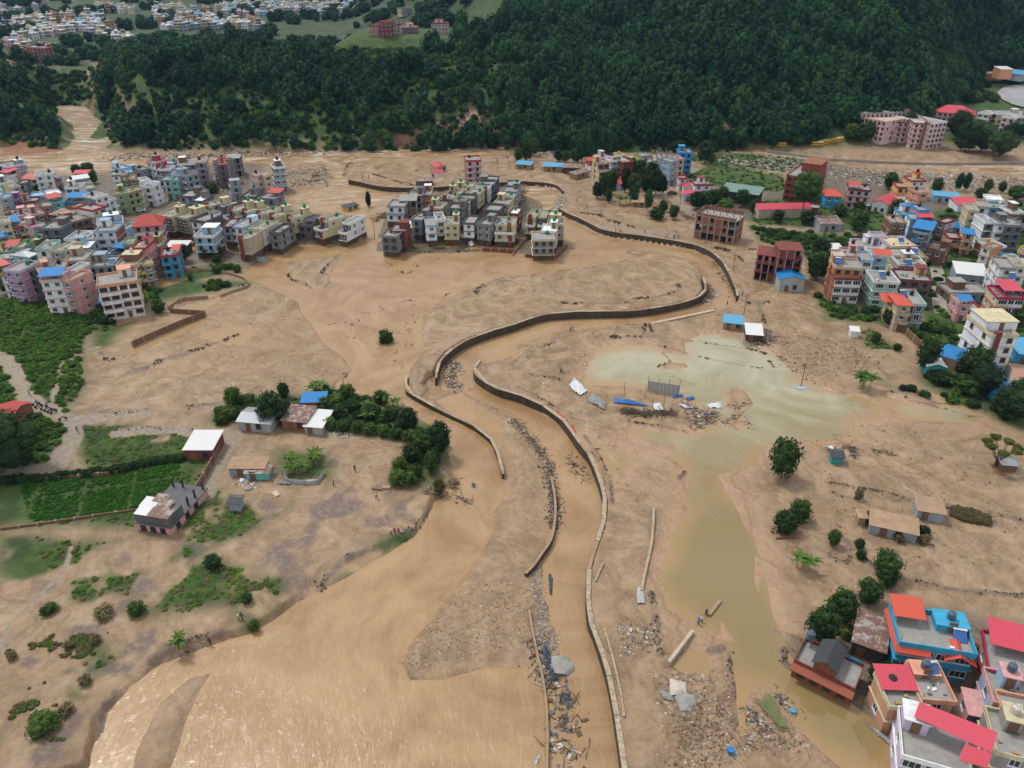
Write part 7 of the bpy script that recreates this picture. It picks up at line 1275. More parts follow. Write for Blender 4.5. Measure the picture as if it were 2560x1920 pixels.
PPL = [('J',1322,1205,'stand','white','person in white standing left in the group of four on the bank'), ('J',1348,1205,'stand','crim','person in crimson, second in the group of four on the bank'), ('J',1372,1190,'sit','crim','person sitting third in the group of four on the bank'), ('J',1395,1190,'sit','lav','person sitting last in the group of four on the bank'), ('J',1072,770,'walk','dark','person in black walking alone on the ploughed mud'), ('J',1222,960,'walk','yel','person walking between the plank and the group of four'), ('J',925,870,'stand','crim','person bending over the mud below the fenced garden'),
       ('V3',1820,875,'walk','dark','person in dark clothes wading at the river edge'), ('V3',2065,655,'stand','white','left person of the pair on the cracked bank'), ('V3',2095,655,'walk','dark','right person of the pair on the cracked bank'), ('I',230,885,'walk','lblue','person walking up the gravel path'), ('I',290,965,'stand','blue','person standing by the motorbikes'), ('I',362,970,'stand','white','person at the path edge beside the field'), ('I',598,1170,'walk','white','person in white on the wet track'), ('I',655,1170,'stand','lblue','person in pale shirt right on the wet track'),
       ('G',505,170,'stand','lblue','left person of the pair on the mud terrace by the channel'), ('G',527,165,'stand','dark','right person of the pair on the mud terrace by the channel'), ('G',420,530,'walk','dark','left of two people close together near the white tarpaulin'), ('G',434,525,'walk','lblue','right of two people close together near the white tarpaulin'),
       ('H',1428,560,'stand','dark','person in dark clothes on the causeway between ponds'), ('H',1455,545,'stand','white','person in white on the causeway between ponds'), ('H',1488,495,'walk','dark','person walking ahead toward the log in the pond'),
       ('U3',683,1510,'stand','dark','first person on the bank wall road from left'), ('U3',755,1520,'walk','yel','second person on the bank wall road'), ('U3',788,1525,'stand','white','third person on the bank wall road'), ('U3',1185,1535,'stand','dark','person carrying a load on the bank wall road'), ('U3',1565,1620,'stand','crim','person on the pale stretch of the bank wall road'), ('U3',1685,1640,'stand','dark','left of a pair on the bank wall road'), ('U3',1705,1645,'walk','dark','right of a pair on the bank wall road'), ('U3',1765,1640,'point','dark','person in dark red group pointing at the wall'),
       ('U3',185,1100,'walk','dark','lone person in the middle of the muddy square'), ('U3',415,1230,'stand','lblue','person with pale top by the crack line'), ('U3',15,670,'stand','dark','person near the left edge of the muddy street'), ('U3',10,1000,'walk','dark','person near the left edge below the muddy street'), ('V7',1635,775,'stand','dark','person on the silt beside the wall end'), ('V7',1425,910,'walk','dark','person at the washed-out bank below the wall end'), ('B',920,435,'stand','crim','left person on the far river terrace'), ('B',975,435,'stand','crim','right person on the far river terrace'), ('F',1360,60,'stand','crim','person outside the teal shed')]
for c, x, y, p, s_, lb in PPL:
    o = link('person', BM[(p, s_)] if (p, s_) in BM else BM[('stand', 'blue')], None, gz(c, x, y), rt.random() * 6.28); o.scale = (1.06,) * 3; tag(o, lb, 'person')
# ---- the brick house at the water, bottom right
P, z0, w, a = frame_of('Q', (228, 735), (740, 985), 3.6); th = thing('house', 'long brick house with dark gable room on its flat roof, standing in amber water', 'house', (P[0], P[1], z0), a); MBk = paint('brick_wall_red', (.23, .075, .04), .85, var=.35, scale=2.0, bump=.3, bscale=8)
b = MB(); b.box(0, 0, -2, w, 5.6, 2.9).build('wall', [MBk], th); MB().slab([(-.25, -.9, 2.55), (w + .25, -.9, 2.55), (w + .25, .2, 3.05), (-.25, .2, 3.05)], .12).build('tiled_ledge', [ribbed('brick_red_tiles', (.30, .09, .05), .8)], th)
MB().box(-.15, .25, 2.905, w + .15, .4, 3.7).box(-.15, 5.6, 2.905, w + .15, 5.75, 3.7).box(-.15, .4, 2.905, 0, 5.6, 3.7).box(w, .4, 2.905, w + .15, 5.6, 3.7).build('parapet', [C('maroon')], th); MB().box(0, .4, 2.9, w, 5.6, 3.0).build('roof', [C('conc')], th)
x0, x1 = w * .30, w * .66; b = MB(); b.box(x0, .45, 3.0, x1, 5.2, 5.1); k = len(b.v); m_ = (x0 + x1) / 2
for y in (.45, 5.2): k = len(b.v); b.v += [(x0, y, 5.1), (x1, y, 5.1), (m_, y, 6.0)]; b.f.append((k, k+1, k+2)); b.m.append(0)
rm = b.build('roof_room', [MBk], th); MB().slab([(x0 - .35, .1, 4.95), (m_, .1, 6.1), (m_, 5.6, 6.1), (x0 - .35, 5.6, 4.95)], .08).slab([(m_, .1, 6.1), (x1 + .35, .1, 4.95), (x1 + .35, 5.6, 4.95), (m_, 5.6, 6.1)], .08).build('roof', [SHEET['dark']], rm)
for i in range(4): link('window', WIN['d'], th, (w * (.15 + .23 * i), -.01, 1.0))
MB().box(w * .72, 5.3, 3.72, w * .95, 5.45, 4.1).build('blue_railing', [C('sblue')], th)
M4 = Matrix.Translation(th.location) @ Matrix.Rotation(a, 4, 'Z'); q = MB(); pp = M4 @ Vector((.6, 5.0, 3.0)); t_ = thing('tank_stand', 'steel stand with tank at the left corner of the brick house roof', 'tank stand', pp, a)
for sx in (-.5, .5):
    for sy in (-.5, .5): q.bar((sx, sy, 0), (sx, sy, 1.5), .05)
q.box(-.6, -.6, 1.5, .6, .6, 1.56).build('frame', [C('dgrey')], t_); tag(link('water_tank', TANK['u'][0], None, pp + Vector((0, 0, 1.57))), 'blue-grey water tank on the steel stand of the brick house', 'water tank', 'rooftop water tanks')
# long pink sheet over the lavender house terrace and the second sheet
def sheet_roof(c, pts, z, mat, lab, rise=.5, name='sheet_roof', posts=True):
    Q = [Vector(G(c, x, y, z + (rise if i < 2 else 0))) for i, (x, y) in enumerate(pts)]; o0 = Q[0].copy(); o0.z = z - 2.2; th = thing(name, lab, 'roof canopy', o0)
    MB().slab([tuple(q - o0) for q in Q][::-1] if (Q[1] - Q[0]).cross(Q[2] - Q[0]).z < 0 else [tuple(q - o0) for q in Q], .07).build('sheet', [SHEET[mat]], th)
    if posts:
        pm = MB().box(-.06, -.06, 0, .06, .06, 1).mesh('post', [C('sgrey')])
        for q in Q: d = (sum(Q, Vector()) / 4 - q) * .08; link('post', pm, th, (q.x - o0.x + d.x, q.y - o0.y + d.y, 0), 0, (1, 1, q.z - o0.z - .12))
    return th
zr = zat(*G('Q', 1600, 1400, 8)[:2]) + 6.0
sheet_roof('Q', [(1310,1085),(1985,1350),(1930,1525),(1262,1215)], zr + 2.4, 'spink', 'long pink-red sheet roof spanning the lavender house terrace'); sheet_roof('Q', [(1700,1450),(1935,1530),(1895,1659),(1650,1590)], zr + 1.8, 'spink', 'lower square pink-red sheet roof at the right of the lavender terrace')
# solar heaters on roofs
SOL = MB().slab([(0, 0, .2), (1.9, 0, .2), (1.9, 1.5, 1.2), (0, 1.5, 1.2)], .08).mesh('solar_plate', [paint('solar_blue', (.02, .10, .32), .25, grime=.05, spec=.6)]); SOT = MB().bar((0, 1.6, 1.35), (1.9, 1.6, 1.35), .22).mesh('solar_cylinder', [C('white')])
for c, x, y, zz, lb in [('Q',1600,570,6.4,'blue solar water heater on the bright blue house roof'), ('Q',1385,880,7,'pale solar panel rack on the peach house roof'), ('U7',1480,980,9.2,'solar heater on the orange-red roof by the lane'), ('U5',1440,1290,9.3,'solar heater on the wide white roof of the right town'), ('U7',1660,230,9.3,'solar heater on the olive-edged roof'), ('U7',1560,430,9.3,'solar heater on the beige roof below the olive one'), ('U7',1110,650,9.3,'solar heater on the mint green house'), ('U7',330,400,12.3,'solar heater on the orange house roof'), ('T4',500,840,9.3,'small solar heater on the blue-grey house'), ('U8',1440,360,9.3,'white solar cylinder rack near the grey crimson house')]:
    p = G(c, x, y, zz + 1.5); t_ = thing('solar_heater', lb, 'solar heater', p, rt.uniform(-.3, .5), 'solar water heaters'); link('panel', SOL, t_); link('cylinder', SOT, t_); MB().box(.1, 1.3, -.3, .2, 1.4, 1.2).box(1.7, 1.3, -.3, 1.8, 1.4, 1.2).box(.1, .1, -.3, .2, .2, .2).box(1.7, .1, -.3, 1.8, .2, .2).build('stand', [C('sgrey')], t_)
# ---- ruined pink house with rusty patched roof (left)
P, z0, w, a = frame_of('V1', (215, 1370), (700, 1450), 1.6); th = thing('ruined_house', 'half ruined pink house with rusty patched roof and bare columns on its terrace', 'house', (P[0], P[1], z0), a); b = MB(); b.box(0, 0, -1, w, 12.5, 1.7).build('wall', [C('pink')], th)
MB().box(-.2, -.2, 1.703, w + .2, 12.7, 1.9).build('terrace_slab', [C('dgrey')], th); MB().box(.1, .2, 1.905, w - .1, 4.6, 3.9).build('upper_wall', [C('dgrey')], th)
for i, (x0, y0, x1, y1, mt) in enumerate([(-.3, 2.2, w * .4, 5.0, 'white'), (w * .4, 2.3, w * .8, 5.1, 'rust'), (w * .05, -.2, w * .42, 2.1, 'white'), (w * .42, -.3, w + .2, 2.3, 'rust'), (w * .2, 3.9, w * .6, 6.0, 'rust')]): MB().slab([(x0, y0, 4.0 + .08 * i), (x1, y0, 4.0 + .08 * i), (x1, y1, 4.35 + .08 * i), (x0, y1, 4.35 + .08 * i)], .05).build('roof_sheet', [SHEET[mt]], th)
for x, y in ((.4, 6.6), (w - .5, 6.8), (w - .6, 9.3), (.6, 11.6), (w * .35, 11.8), (w - .5, 12)): MB().box(x - .16, y - .16, 1.91, x + .16, y + .16, 4.0).build('column', [C('dark')], th)
for i in range(3): link('window', WIN['d'], th, (w * (.2 + .28 * i), -.01, .1)); link('window', WIN['d'], th, (w + .01, 2.2 + 3 * i, .1), math.pi / 2)
# ---- beams, poles, screens, tarpaulins, logs
def beam(c, p, q, lab, w_=.35, z=.5, mat='beige', name='concrete_beam', cat='beam', h_=.4):
    A, B = Vector(gz(c, *p)), Vector(gz(c, *q)); d = B - A; o = MB().box(0, -w_ / 2, -.2, d.length, w_ / 2, h_).build(name, [C(mat)]); o.location = A; o.rotation_euler = (0, 0, math.atan2(d.y, d.x)); tag(o, lab, cat); return o
beam('H', (1200,870), (1385,625), 'long thick concrete beam lying at the left of the small pond', .55, h_=.9); beam('H', (1510,500), (1595,390), 'broken wall stub running into the khaki pond', .6, mat='mud', h_=.7, name='wall_stub', cat='wall')
beam('G', (1615,255), (1645,170), 'pale beam standing between the grass strip and the pond', .4); beam('G', (2090,360), (2140,420), 'short pale plank in the pond near the striped hut', .3); beam('F', (210,1370), (60,1375), 'log lying below the bush pair in the right flats', .3, mat='brown', name='log', cat='log'); beam('J', (1262,885), (1318,885), 'pale orange plank on the mud beside the arc hedge', .9, mat='tan', name='plank', cat='plank'); beam('J', (1190,895), (1258,905), 'thin dark plank left of the pale one', .15, mat='brown', name='plank', cat='plank')
beam('D', (1330,700), (1400,702), 'pale broken concrete edge left of the channel gap', .8); beam('V7', (380,1165), (1240,985), 'long pale broken concrete edge below the big bend', 1.0); beam('U3', (1915,1315), (2040,1215), 'black fallen post frame by the brick frame building', .25, mat='dark', name='post', cat='post')
beam('D', (1500,1370), (1560,1300), 'dark fallen trunk in the pond', .35, mat='brown', name='log', cat='log') if False else None
def kerb(c, pts, z, lab, w_=.3, h_=.35, mat=None):
    P = spline([G(c, x, y, z)[:2] for x, y in pts], 4); root = thing('pipe_kerb', lab, 'kerb', (P[0][0], P[0][1], 0)); o = P[0]
    for i in range(0, len(P) - 1, 2):
        a_, b_ = P[i], P[min(i + 2, len(P) - 1)]; t = (b_ - a_) / (np.linalg.norm(b_ - a_) + 1e-9); n_ = np.array([-t[1], t[0]]) * w_ / 2; a_ = a_ + t * .04; q_ = [a_ - n_, b_ - n_, b_ + n_, a_ + n_]; MB().slab([(x_[0] - o[0], x_[1] - o[1], z + h_) for x_ in q_], h_ + .3).build('segment', [mat or M_COPE], root)
kerb('H', [(705,590),(740,700),(780,850),(810,980),(840,1120),(860,1270)], 2.1, 'thin pale kerb parallel to the right bank wall'); kerb('H', [(700,90),(660,180),(640,230)], 2.1, 'short concrete gutter piece at the upper right bank'); kerb('G', [(690,1200),(760,1290),(800,1420),(840,1560),(850,1659)], 2.1, 'thin dark kerb curving beside the right bank road', .25, .3, C('mud')); kerb('D', [(1412,1100),(1408,1170),(1395,1230),(1385,1280)], 2.1, 'broken garden wall between bank road and pond', .5, .6)
def pole(c, x, y, hh, lab, arms=True):
    p = gz(c, x, y); th = thing('power_pole', lab, 'pole', p, rt.uniform(-.4, .4)); b = MB().cyl(0, 0, -1, hh, .13, .08, 8); 
    if arms: b.box(-.8, -.05, hh - .5, .8, .05, hh - .38).box(-.6, -.05, hh - 1.2, .6, .05, hh - 1.08)
    b.build('shaft', [C('brown')], th)
for e in [('F',252,205,7,'leaning pole with cross arms standing on a blue thing in the pond'), ('V7',1655,1035,7,'pole on the silt above the half blue shed'), ('V7',1505,430,6,'thin pole beside the washed-out road'), ('U1',120,1240,8,'pole left of the dark grey front villa'), ('B',2085,385,7,'pole on the plain right of the pink four-storey house'), ('U3',1780,1195,8,'pole by the muddy road near the dark bush'), ('U7',230,960,7,'pole at the bushy slope before the pale house')]: pole(*e)
BB = MB().box(-1.4, -.5, -.2, 1.4, .5, .45).mesh('hull', [C('lblue')]); tag(link('overturned_boat', BB, None, gz('F', 250, 225)), 'pale blue upturned boat-like tub at the foot of the pole in the pond', 'tub')
p0, p1 = Vector(gz('G', 1170, 690)), Vector(gz('G', 1438, 730)); d = p1 - p0; th = thing('mesh_screen', 'grey corrugated screen held by tall thin posts at the pond edge', 'screen', p0, math.atan2(d.y, d.x)); W_ = d.length
for i in range(8): MB().box(W_ * i / 8 + .02, -.03, .1, W_ * (i + 1) / 8 - .02, .03, 3.2).build('panel', [SHEET['sgrey']], th)
for i in range(4): MB().box(W_ * i / 3 - .05, .04, -.5, W_ * i / 3 + .05, .14, 4.6).build('post', [C('dark')], th)
for i, (x, y) in enumerate([(968,715),(1150,740),(1310,820),(1215,810)]): tag(MB().cyl(0, 0, -.5, 3.8 if i < 3 else 2, .06, .05, 6).build('pole', [C('dark')]), ['thin bare pole left of the corrugated screen', 'thin leaning pole at the left post of the screen', 'tall thin pole right of the blue tarpaulin', 'short stake at the end of the blue tarpaulin'][i], 'pole').location = gz('G', x, y)
def tarp(c, pts, mat, lab, zt=1.2, crump=.5, n=7, name='tarpaulin', cat='tarpaulin', seed=1):
    """a crumpled sheet spanning four corners"""
    A = [np.array(gz(c, x, y)) for x, y in pts]; g = np.random.default_rng(seed); V, F = [], []
    for i in range(n + 1):
        for j in range(n + 1):
            s, t = i / n, j / n; p = (A[0] * (1 - s) + A[1] * s) * (1 - t) + (A[3] * (1 - s) + A[2] * s) * t; p = p + np.array([0, 0, .15 + zt * math.sin(math.pi * s) * math.sin(math.pi * t) * .6 + crump * g.random()]); V.append(p - A[0])
    for i in range(n):
        for j in range(n): k = i * (n + 1) + j; F.append((k, k + n + 1, k + n + 2, k + 1))
    o = mesh_obj(name, V, F, [mat]); o.location = A[0]; m_ = o.modifiers.new('t', 'SOLIDIFY'); m_.thickness = .04; tag(o, lab, cat); return o
TB = paint('blue_tarpaulin', (.012, .13, .42), .45, var=.2, grime=.25, bump=.3); TW = paint('white_tarpaulin', (.62, .66, .72), .5, var=.25, grime=.3, bump=.4); TG = paint('grey_sheet_metal', (.26, .27, .27), .5, var=.3, grime=.4); TD = paint('dark_blue_plastic', (.06, .085, .13), .5, var=.3, grime=.35); TR2 = paint('red_cloth', (.55, .03, .04), .7)
for e in [('G', [(540,580),(650,690),(590,730),(490,650)], TW, 'bright white crumpled sheet on the bank near two people', 1.6, .5), ('G', [(690,715),(815,790),(800,850),(650,775)], TG, 'bent grey metal roof with white underside left of the blue tarpaulin', 1.6, .5), ('G', [(880,755),(1010,765),(1200,820),(880,790)], TB, 'long bright blue tarpaulin pointing right on the bank', .8, .2), ('G', [(1215,800),(1280,795),(1310,855),(1225,850)], TW, 'white sheet at the tip of the blue tarpaulin', 1.0, .3),
          ('G', [(1385,735),(1470,712),(1480,730),(1400,750)], TB, 'small blue board below the corrugated screen', .3, .1), ('G', [(1500,750),(1560,735),(1580,755),(1520,770)], TB, 'blue scrap right of the small blue board', .4, .3), ('G', [(1680,810),(1800,790),(1810,840),(1700,840)], TW, 'crumpled pale blue sheet among pond debris', .7, .5), ('G', [(1440,800),(1480,800),(1540,830),(1500,840)], C('lav'), 'thin pale pink mat lying by the debris', .1, .1),
          ('G', [(500,985),(525,985),(550,1045),(530,1050)], TR2, 'red cloth hanging over the right bank wall', .2, .2), ('G', [(380,860),(400,865),(490,965),(480,975)], TR2, 'red strip along the top of the right bank wall', .1, .1), ('H', [(960,280),(1015,275),(1020,400),(960,400)], paint('grey_road_slab', (.42, .42, .42), .7), 'pale broken road slab beside the bank road', .3, .2), ('H', [(1210,980),(1330,1010),(1340,1090),(1210,1110)], paint('pale_road_slab', (.50, .46, .40), .7), 'largest pale broken slab at the lower right bank', .4, .2), ('H', [(1130,1070),(1220,1090),(1240,1150),(1160,1130)], TG, 'grey asphalt piece with yellow line left of the largest slab', .3, .2),
          ('H', [(225,740),(270,740),(340,980),(310,1000)], TD, 'long blue-grey plastic sheet draped over rocks below the spur', .8, .6), ('H', [(280,175),(320,175),(305,340),(290,330)], TD, 'narrow dark blue cloth strip in the channel water', .3, .3), ('H', [(385,1120),(440,1100),(470,1160),(400,1230)], TD, 'twisted blue-grey plastic in the rapids', .7, .5), ('H', [(610,1350),(605,1500),(560,1650),(550,1640)], TD, 'dark blue strip of plastic at the bottom of the channel', .5, .4), ('H', [(490,1540),(500,1560),(505,1659),(480,1659)], TD, 'short dark strip at the bottom edge', .5, .4), ('H', [(148,1600),(160,1640),(215,1570),(190,1659)], TW, 'pale blue plastic sheet at the bottom edge left of the wall', .6, .5),
          ('Q', [(815,1270),(870,1320),(1100,1470),(1070,1490)], SHEET['sgrey'], 'bent strip of grey corrugated sheets before the lavender house', .8, .3), ('U2', [(80,1150),(180,1120),(230,1150),(90,1185)], TG, 'grey sheet on the mud before the estate, left of the pair', .6, .4), ('U2', [(330,1150),(440,1120),(460,1220),(380,1230)], TW, 'heap of white sheets on the mud before the estate', 1.4, .6), ('T5', [(1620,1130),(1880,1160),(1900,1230),(1700,1240)], TG, 'grey wreck heap at the corner below the beige house', 1.4, .6),
          ('V1', [(1660,765),(1720,765),(1720,800),(1665,820)], TW, 'white sheet piece before the long tin shed', .3, .2), ('V1', [(1720,870),(1830,880),(1810,915),(1715,925)], TG, 'grey board lying on grass above the tin cabin', .2, .1), ('V1', [(2085,955),(2170,925),(2212,990),(2150,1020)], C('beige'), 'square beige sheet on the mud right of the tin cabin', .1, .1), ('J', [(535,845),(620,845),(625,865),(540,862)], TG, 'grey plank pile left below the fenced garden', .3, .3), ('J', [(735,835),(800,835),(810,850),(740,850)], TW, 'pale board at the lower fence of the banana garden', .3, .2),
          ('J', [(1860,860),(1910,850),(1915,905),(1885,905)], TD, 'blue wreckage caught in the wide river', .6, .5), ('F', [(455,670),(490,660),(525,735),(510,740)], TW, 'bent white sheet at the collapsed dark blue hut', .5, .2), ('T3', [(530,1150),(650,1120),(700,1240),(580,1230)], C('purp'), 'magenta cloth sheet hanging beside the pale pink house', 1.2, .3), ('T4', [(310,1600),(370,1600),(390,1640),(320,1640)], C('crim'), 'small crimson cloth below the white four-storey house', .8, .3), ('V7', [(1240,790),(1310,750),(1330,770),(1260,815)], TW, 'white wreck piece in the channel at the bend', .6, .4), ('V7', [(1310,700),(1350,705),(1350,730),(1300,730)], TD, 'blue-grey scrap in the channel above the white piece', .4, .3)]:
    tarp(e[0], e[1], e[2], e[3], e[4], e[5], seed=len(e[3]))
for e in [('H',1340,1140,1.7,'largest of the two boulders below the broken slabs'), ('H',1325,1190,1.1,'smaller of the two boulders below the broken slabs'), ('H',360,880,2.4,'big grey gravel lump beside the plastic sheet')]:
    g = np.random.default_rng(int(e[3] * 10)); v = ICO_V * (1 + (g.random((len(ICO_V), 1)) - .5) * .35) * np.array([e[3], e[3] * .8, e[3] * .45]); o = mesh_obj('boulder', v, ICO_F.tolist(), [C('conc')]); o.location = gz(e[0], e[1], e[2]); tag(o, e[4], 'boulder')
bk = MB().cyl(0, 0, 0, .7, .38, .48, 14).cyl(0, 0, .7, .74, .5, .5, 14).build('barrel', [C('sblue')]); bk.location = gz('H', 1675, 1540); tag(bk, 'bright blue barrel in the rubble at the bottom', 'barrel')
bk = MB().cyl(0, 0, 0, .5, .35, .4, 12).build('basin', [C('blue')]); bk.location = gz('V5', 1222, 1000); tag(bk, 'small bright blue basin on the mud left of the brick house', 'basin')
# ---- debris: real pieces joined per zone
DM = [paint('wood_scrap', (.12, .08, .05), .9), paint('pale_scrap', (.50, .47, .43), .8), paint('blue_scrap', (.09, .12, .17), .6), paint('mud_lump', (.20, .14, .09), .95), paint('dark_scrap', (.05, .045, .04), .9), paint('grey_scrap', (.26, .27, .28), .8), paint('red_scrap', (.35, .06, .05), .7)]
def debris(name, centers, n, spread, smin, smax, weights=(.34, .14, .06, .22, .16, .07, .01), seed=1, sticks=.4):
    g = random.Random(seed); b = MB(); Cn = np.array(centers); cum = np.cumsum(np.array(weights) / sum(weights)); xs, ys = [], []
    for i in range(n): c = Cn[g.randrange(len(Cn))]; xs.append(c[0] + g.gauss(0, spread)); ys.append(c[1] + g.gauss(0, spread))
    zs = land(np.array(xs), np.array(ys))
    for x, y, z in zip(xs, ys, zs):
        z = max(z, -.05); mi = int(np.searchsorted(cum, g.random())); s = g.uniform(smin, smax)
        if g.random() < sticks: a = g.uniform(0, 6.28); l = s * g.uniform(2, 5); e = g.uniform(-.1, .45); b.bar((x, y, z + .1), (x + math.cos(a) * l, y + math.sin(a) * l, z + .1 + e * l), s * .16, mi if mi != 6 else 0)
        else:
            a = g.uniform(0, 6.28); w1, w2, h1 = s * g.uniform(.5, 1.2), s * g.uniform(.4, 1), s * g.uniform(.08, .5); ca, sa = math.cos(a), math.sin(a); k = len(b.v); tl_ = g.uniform(-.3, .3)
            for zz in (-.1, h1):
                for (dx, dy) in ((-w1, -w2), (w1, -w2), (w1, w2), (-w1, w2)): dx *= g.uniform(.7, 1); dy *= g.uniform(.7, 1); b.v.append((x + dx * ca - dy * sa, y + dx * sa + dy * ca, z + zz + dx * tl_))
            b.f += [(k, k+3, k+2, k+1), (k+4, k+5, k+6, k+7), (k, k+1, k+5, k+4), (k+1, k+2, k+6, k+5), (k+2, k+3, k+7, k+6), (k+3, k, k+4, k+7)]; b.m += [mi] * 6
    o = b.build(name, DM); o['kind'] = 'stuff'; return o
def along(c, pts, z=1.0): return [tuple(q) for q in spline([G(c, x, y, z)[:2] for x, y in pts], 8)]
def inside(P, n, seed=0):
    g = np.random.default_rng(seed); out = []; 
    while len(out) < n:
        X = g.uniform(P[:, 0].min(), P[:, 0].max(), 400); Y = g.uniform(P[:, 1].min(), P[:, 1].max(), 400); k = sd_poly(P, X, Y) > 0; out += list(zip(X[k], Y[k]))
    return out[:n]
debris('debris_line', along('D', [(1110,905),(1150,945),(1178,985),(1190,1030),(1200,1080),(1197,1130)]), 1100, .8, .10, .36, (.38, .10, .03, .28, .16, .05, .01), seed=1)
debris('debris_heap', along('D', [(965,775),(985,790),(970,815),(990,830)]), 350, 1.2, .15, .5, (.3, .15, .25, .1, .1, .1, .02), 2)
debris('spur_rubble', inside(gpoly('V2', [(650,900),(900,600),(1200,500),(1500,400),(1900,330),(2050,700),(2180,1100),(1900,1100),(1600,1150),(1200,1250),(800,1350),(400,1500),(350,1300)], .8), 900, 3), 1700, .8, .04, .15, (.25, .14, .02, .45, .08, .06, .01), 3, .3)
debris('gravel_strip_stones', inside(gpoly('V2', [(1900,250),(2000,120),(2060,500),(2130,780),(2212,1000),(2212,1200),(1960,1050),(1880,800),(1990,700),(1900,500)], .8), 500, 4), 1500, .5, .05, .16, (.05, .15, .02, .3, .1, .38, 0), 4, .1)
debris('channel_snags', along('H', [(210,700),(240,900),(330,1000),(390,1100),(430,1250),(360,1400),(420,1600)], 0.3), 380, 1.1, .12, .5, (.35, .1, .2, .1, .2, .1, .01), 5)
debris('river_snags', inside(gpoly('D', [(680,700),(900,640),(900,760),(870,800),(760,780)], 0), 60, 6) + inside(gpoly('G', [(470,1230),(560,1250),(640,1400),(600,1500),(540,1420)], 0), 40, 6) + inside(gpoly('J', [(1790,930),(1900,980),(1800,1000)], 0), 20, 6), 160, .6, .15, .5, (.55, .03, .03, .2, .2, .03, 0), 6, .7)
debris('pond_wreckage', inside(gpoly('G', [(1480,780),(1620,840),(1820,850),(1800,950),(1640,1000),(1540,960)], 2), 120, 7) + along('G', [(1820,960),(1900,920),(2000,870),(2060,1000)], 2) + along('G', [(1880,830),(1950,820),(2020,780)], 2), 620, .6, .12, .45, (.45, .15, .08, .1, .15, .08, .02), 7, .6)
debris('timber_heap', along('G', [(980,860),(1100,880),(1250,880),(1380,880)], 2), 520, .7, .12, .5, (.8, .02, .01, .05, .15, .02, 0), 8, .9)
debris('roadside_rubble', inside(gpoly('H', [(820,560),(1080,600),(1100,700),(900,780),(830,740)], 2), 160, 9) + inside(gpoly('H', [(1040,960),(1500,900),(1520,1100),(1380,1220),(1250,1250),(1080,1080)], 2), 120, 9), 520, .8, .05, .28, (.12, .34, .05, .3, .05, .14, .01), 9, .25)
debris('bottom_rubble', inside(gpoly('H', [(1230,1250),(1650,1100),(1690,1380),(1640,1659),(1200,1659),(1320,1450)], 2), 500, 10) + inside(gpoly('V5', [(480,1250),(700,1000),(850,1150),(1100,1200),(1500,1550),(1200,1500),(700,1500),(450,1659)], 2), 220, 10), 1500, .6, .04, .22, (.25, .14, .04, .4, .1, .06, .02), 10, .4)
debris('yard_wreckage', along('V5', [(1050,750),(1150,880),(1300,900),(1400,1050)], 2) + along('V5', [(600,950),(700,1100),(850,1200)], 2), 420, .5, .08, .3, (.3, .3, .08, .15, .1, .1, .02), 11, .4)
debris('bend_rubble', inside(gpoly('V7', [(1060,480),(1180,600),(1250,730),(1150,830),(1080,820),(1120,640)], 1), 120, 12) + along('V7', [(1230,240),(1330,420),(1440,560),(1530,780)], 1), 620, .7, .12, .5, (.25, .15, .05, .3, .2, .05, .01), 12)
debris('collapsed_wall_stones', inside(gpoly('C', [(360,680),(400,600),(440,560),(450,640),(400,720)], 1.5), 160, 13), 480, .7, .15, .5, (.02, .4, 0, .2, .05, .33, 0), 13, .05)
debris('field_rubble', inside(gpoly('D', [(1650,740),(1700,720),(1900,750),(1930,790),(1780,815),(1650,800)], 2), 300, 14) + along('F', [(300,150),(350,160),(430,190)], 2), 800, .9, .08, .32, (.3, .14, .03, .38, .1, .05, .01), 14, .45)
debris('hut_rubble', along('V7', [(1650,1420),(1750,1440),(1900,1430),(2000,1380),(1950,1250)], 2), 380, .8, .12, .5, (.5, .08, .05, .1, .2, .07, 0), 15, .5)
debris('town_rubble', inside(gpoly('T2', [(1380,380),(2100,330),(2212,520),(1800,700),(1380,700),(1100,640)], .8), 500, 16) + inside(gpoly('B', [(250,380),(620,330),(600,480),(280,500)], .6), 200, 16), 2400, 1.0, .15, .6, (.2, .25, .04, .25, .1, .15, .01), 16, .3)
debris('estate_rubble', along('U1', [(150,900),(250,780),(300,850)], .6) + along('U2', [(1200,480),(1260,380),(1320,250)], .6) + along('U1', [(1000,1180),(1600,1210),(2000,1240)], .6) + along('U1', [(620,1380),(760,1300),(900,1220)], .5), 900, 1.0, .15, .6, (.45, .08, .02, .25, .18, .02, 0), 17, .5)
debris('far_bank_rubble', along('D', [(260,330),(400,330),(560,325),(720,318),(860,305),(1000,298),(1130,300),(1240,318)], 2) + along('C', [(0,230),(250,200),(520,200)], 2) + along('C', [(1250,150),(1700,220),(2212,330)], 3), 3600, 4.5, .2, 1.0, (.15, .20, .02, .40, .08, .15, 0), 18, .2)
debris('riverbed_boulders', inside(gpoly('E', [(-250,300),(0,230),(560,330),(1100,380),(2212,420),(2212,520),(1400,520),(900,480),(560,420),(100,360)], 2.5), 900, 19), 3800, 2.5, .2, .7, (.03, .25, 0, .35, .05, .32, 0), 19, .05)
debris('garden_litter', along('J', [(800,490),(900,505),(1040,525)], 1.2) + along('I', [(330,1130),(480,1140)], 1.5) + along('V1', [(1690,800),(1850,850)], 1.2), 420, .5, .07, .3, (.1, .6, .12, .05, .05, .1, .02), 20, .1)
debris('flat_snags', along('F', [(460,700),(640,680),(640,760)], 2) + along('F', [(800,700),(960,730)], 2) + along('J', [(1560,900),(1640,930),(1740,860),(1780,820)], 1) + along('F', [(40,1330),(180,1300)], 2), 420, .5, .1, .4, (.6, .08, .03, .1, .2, .02, 0), 21, .8)
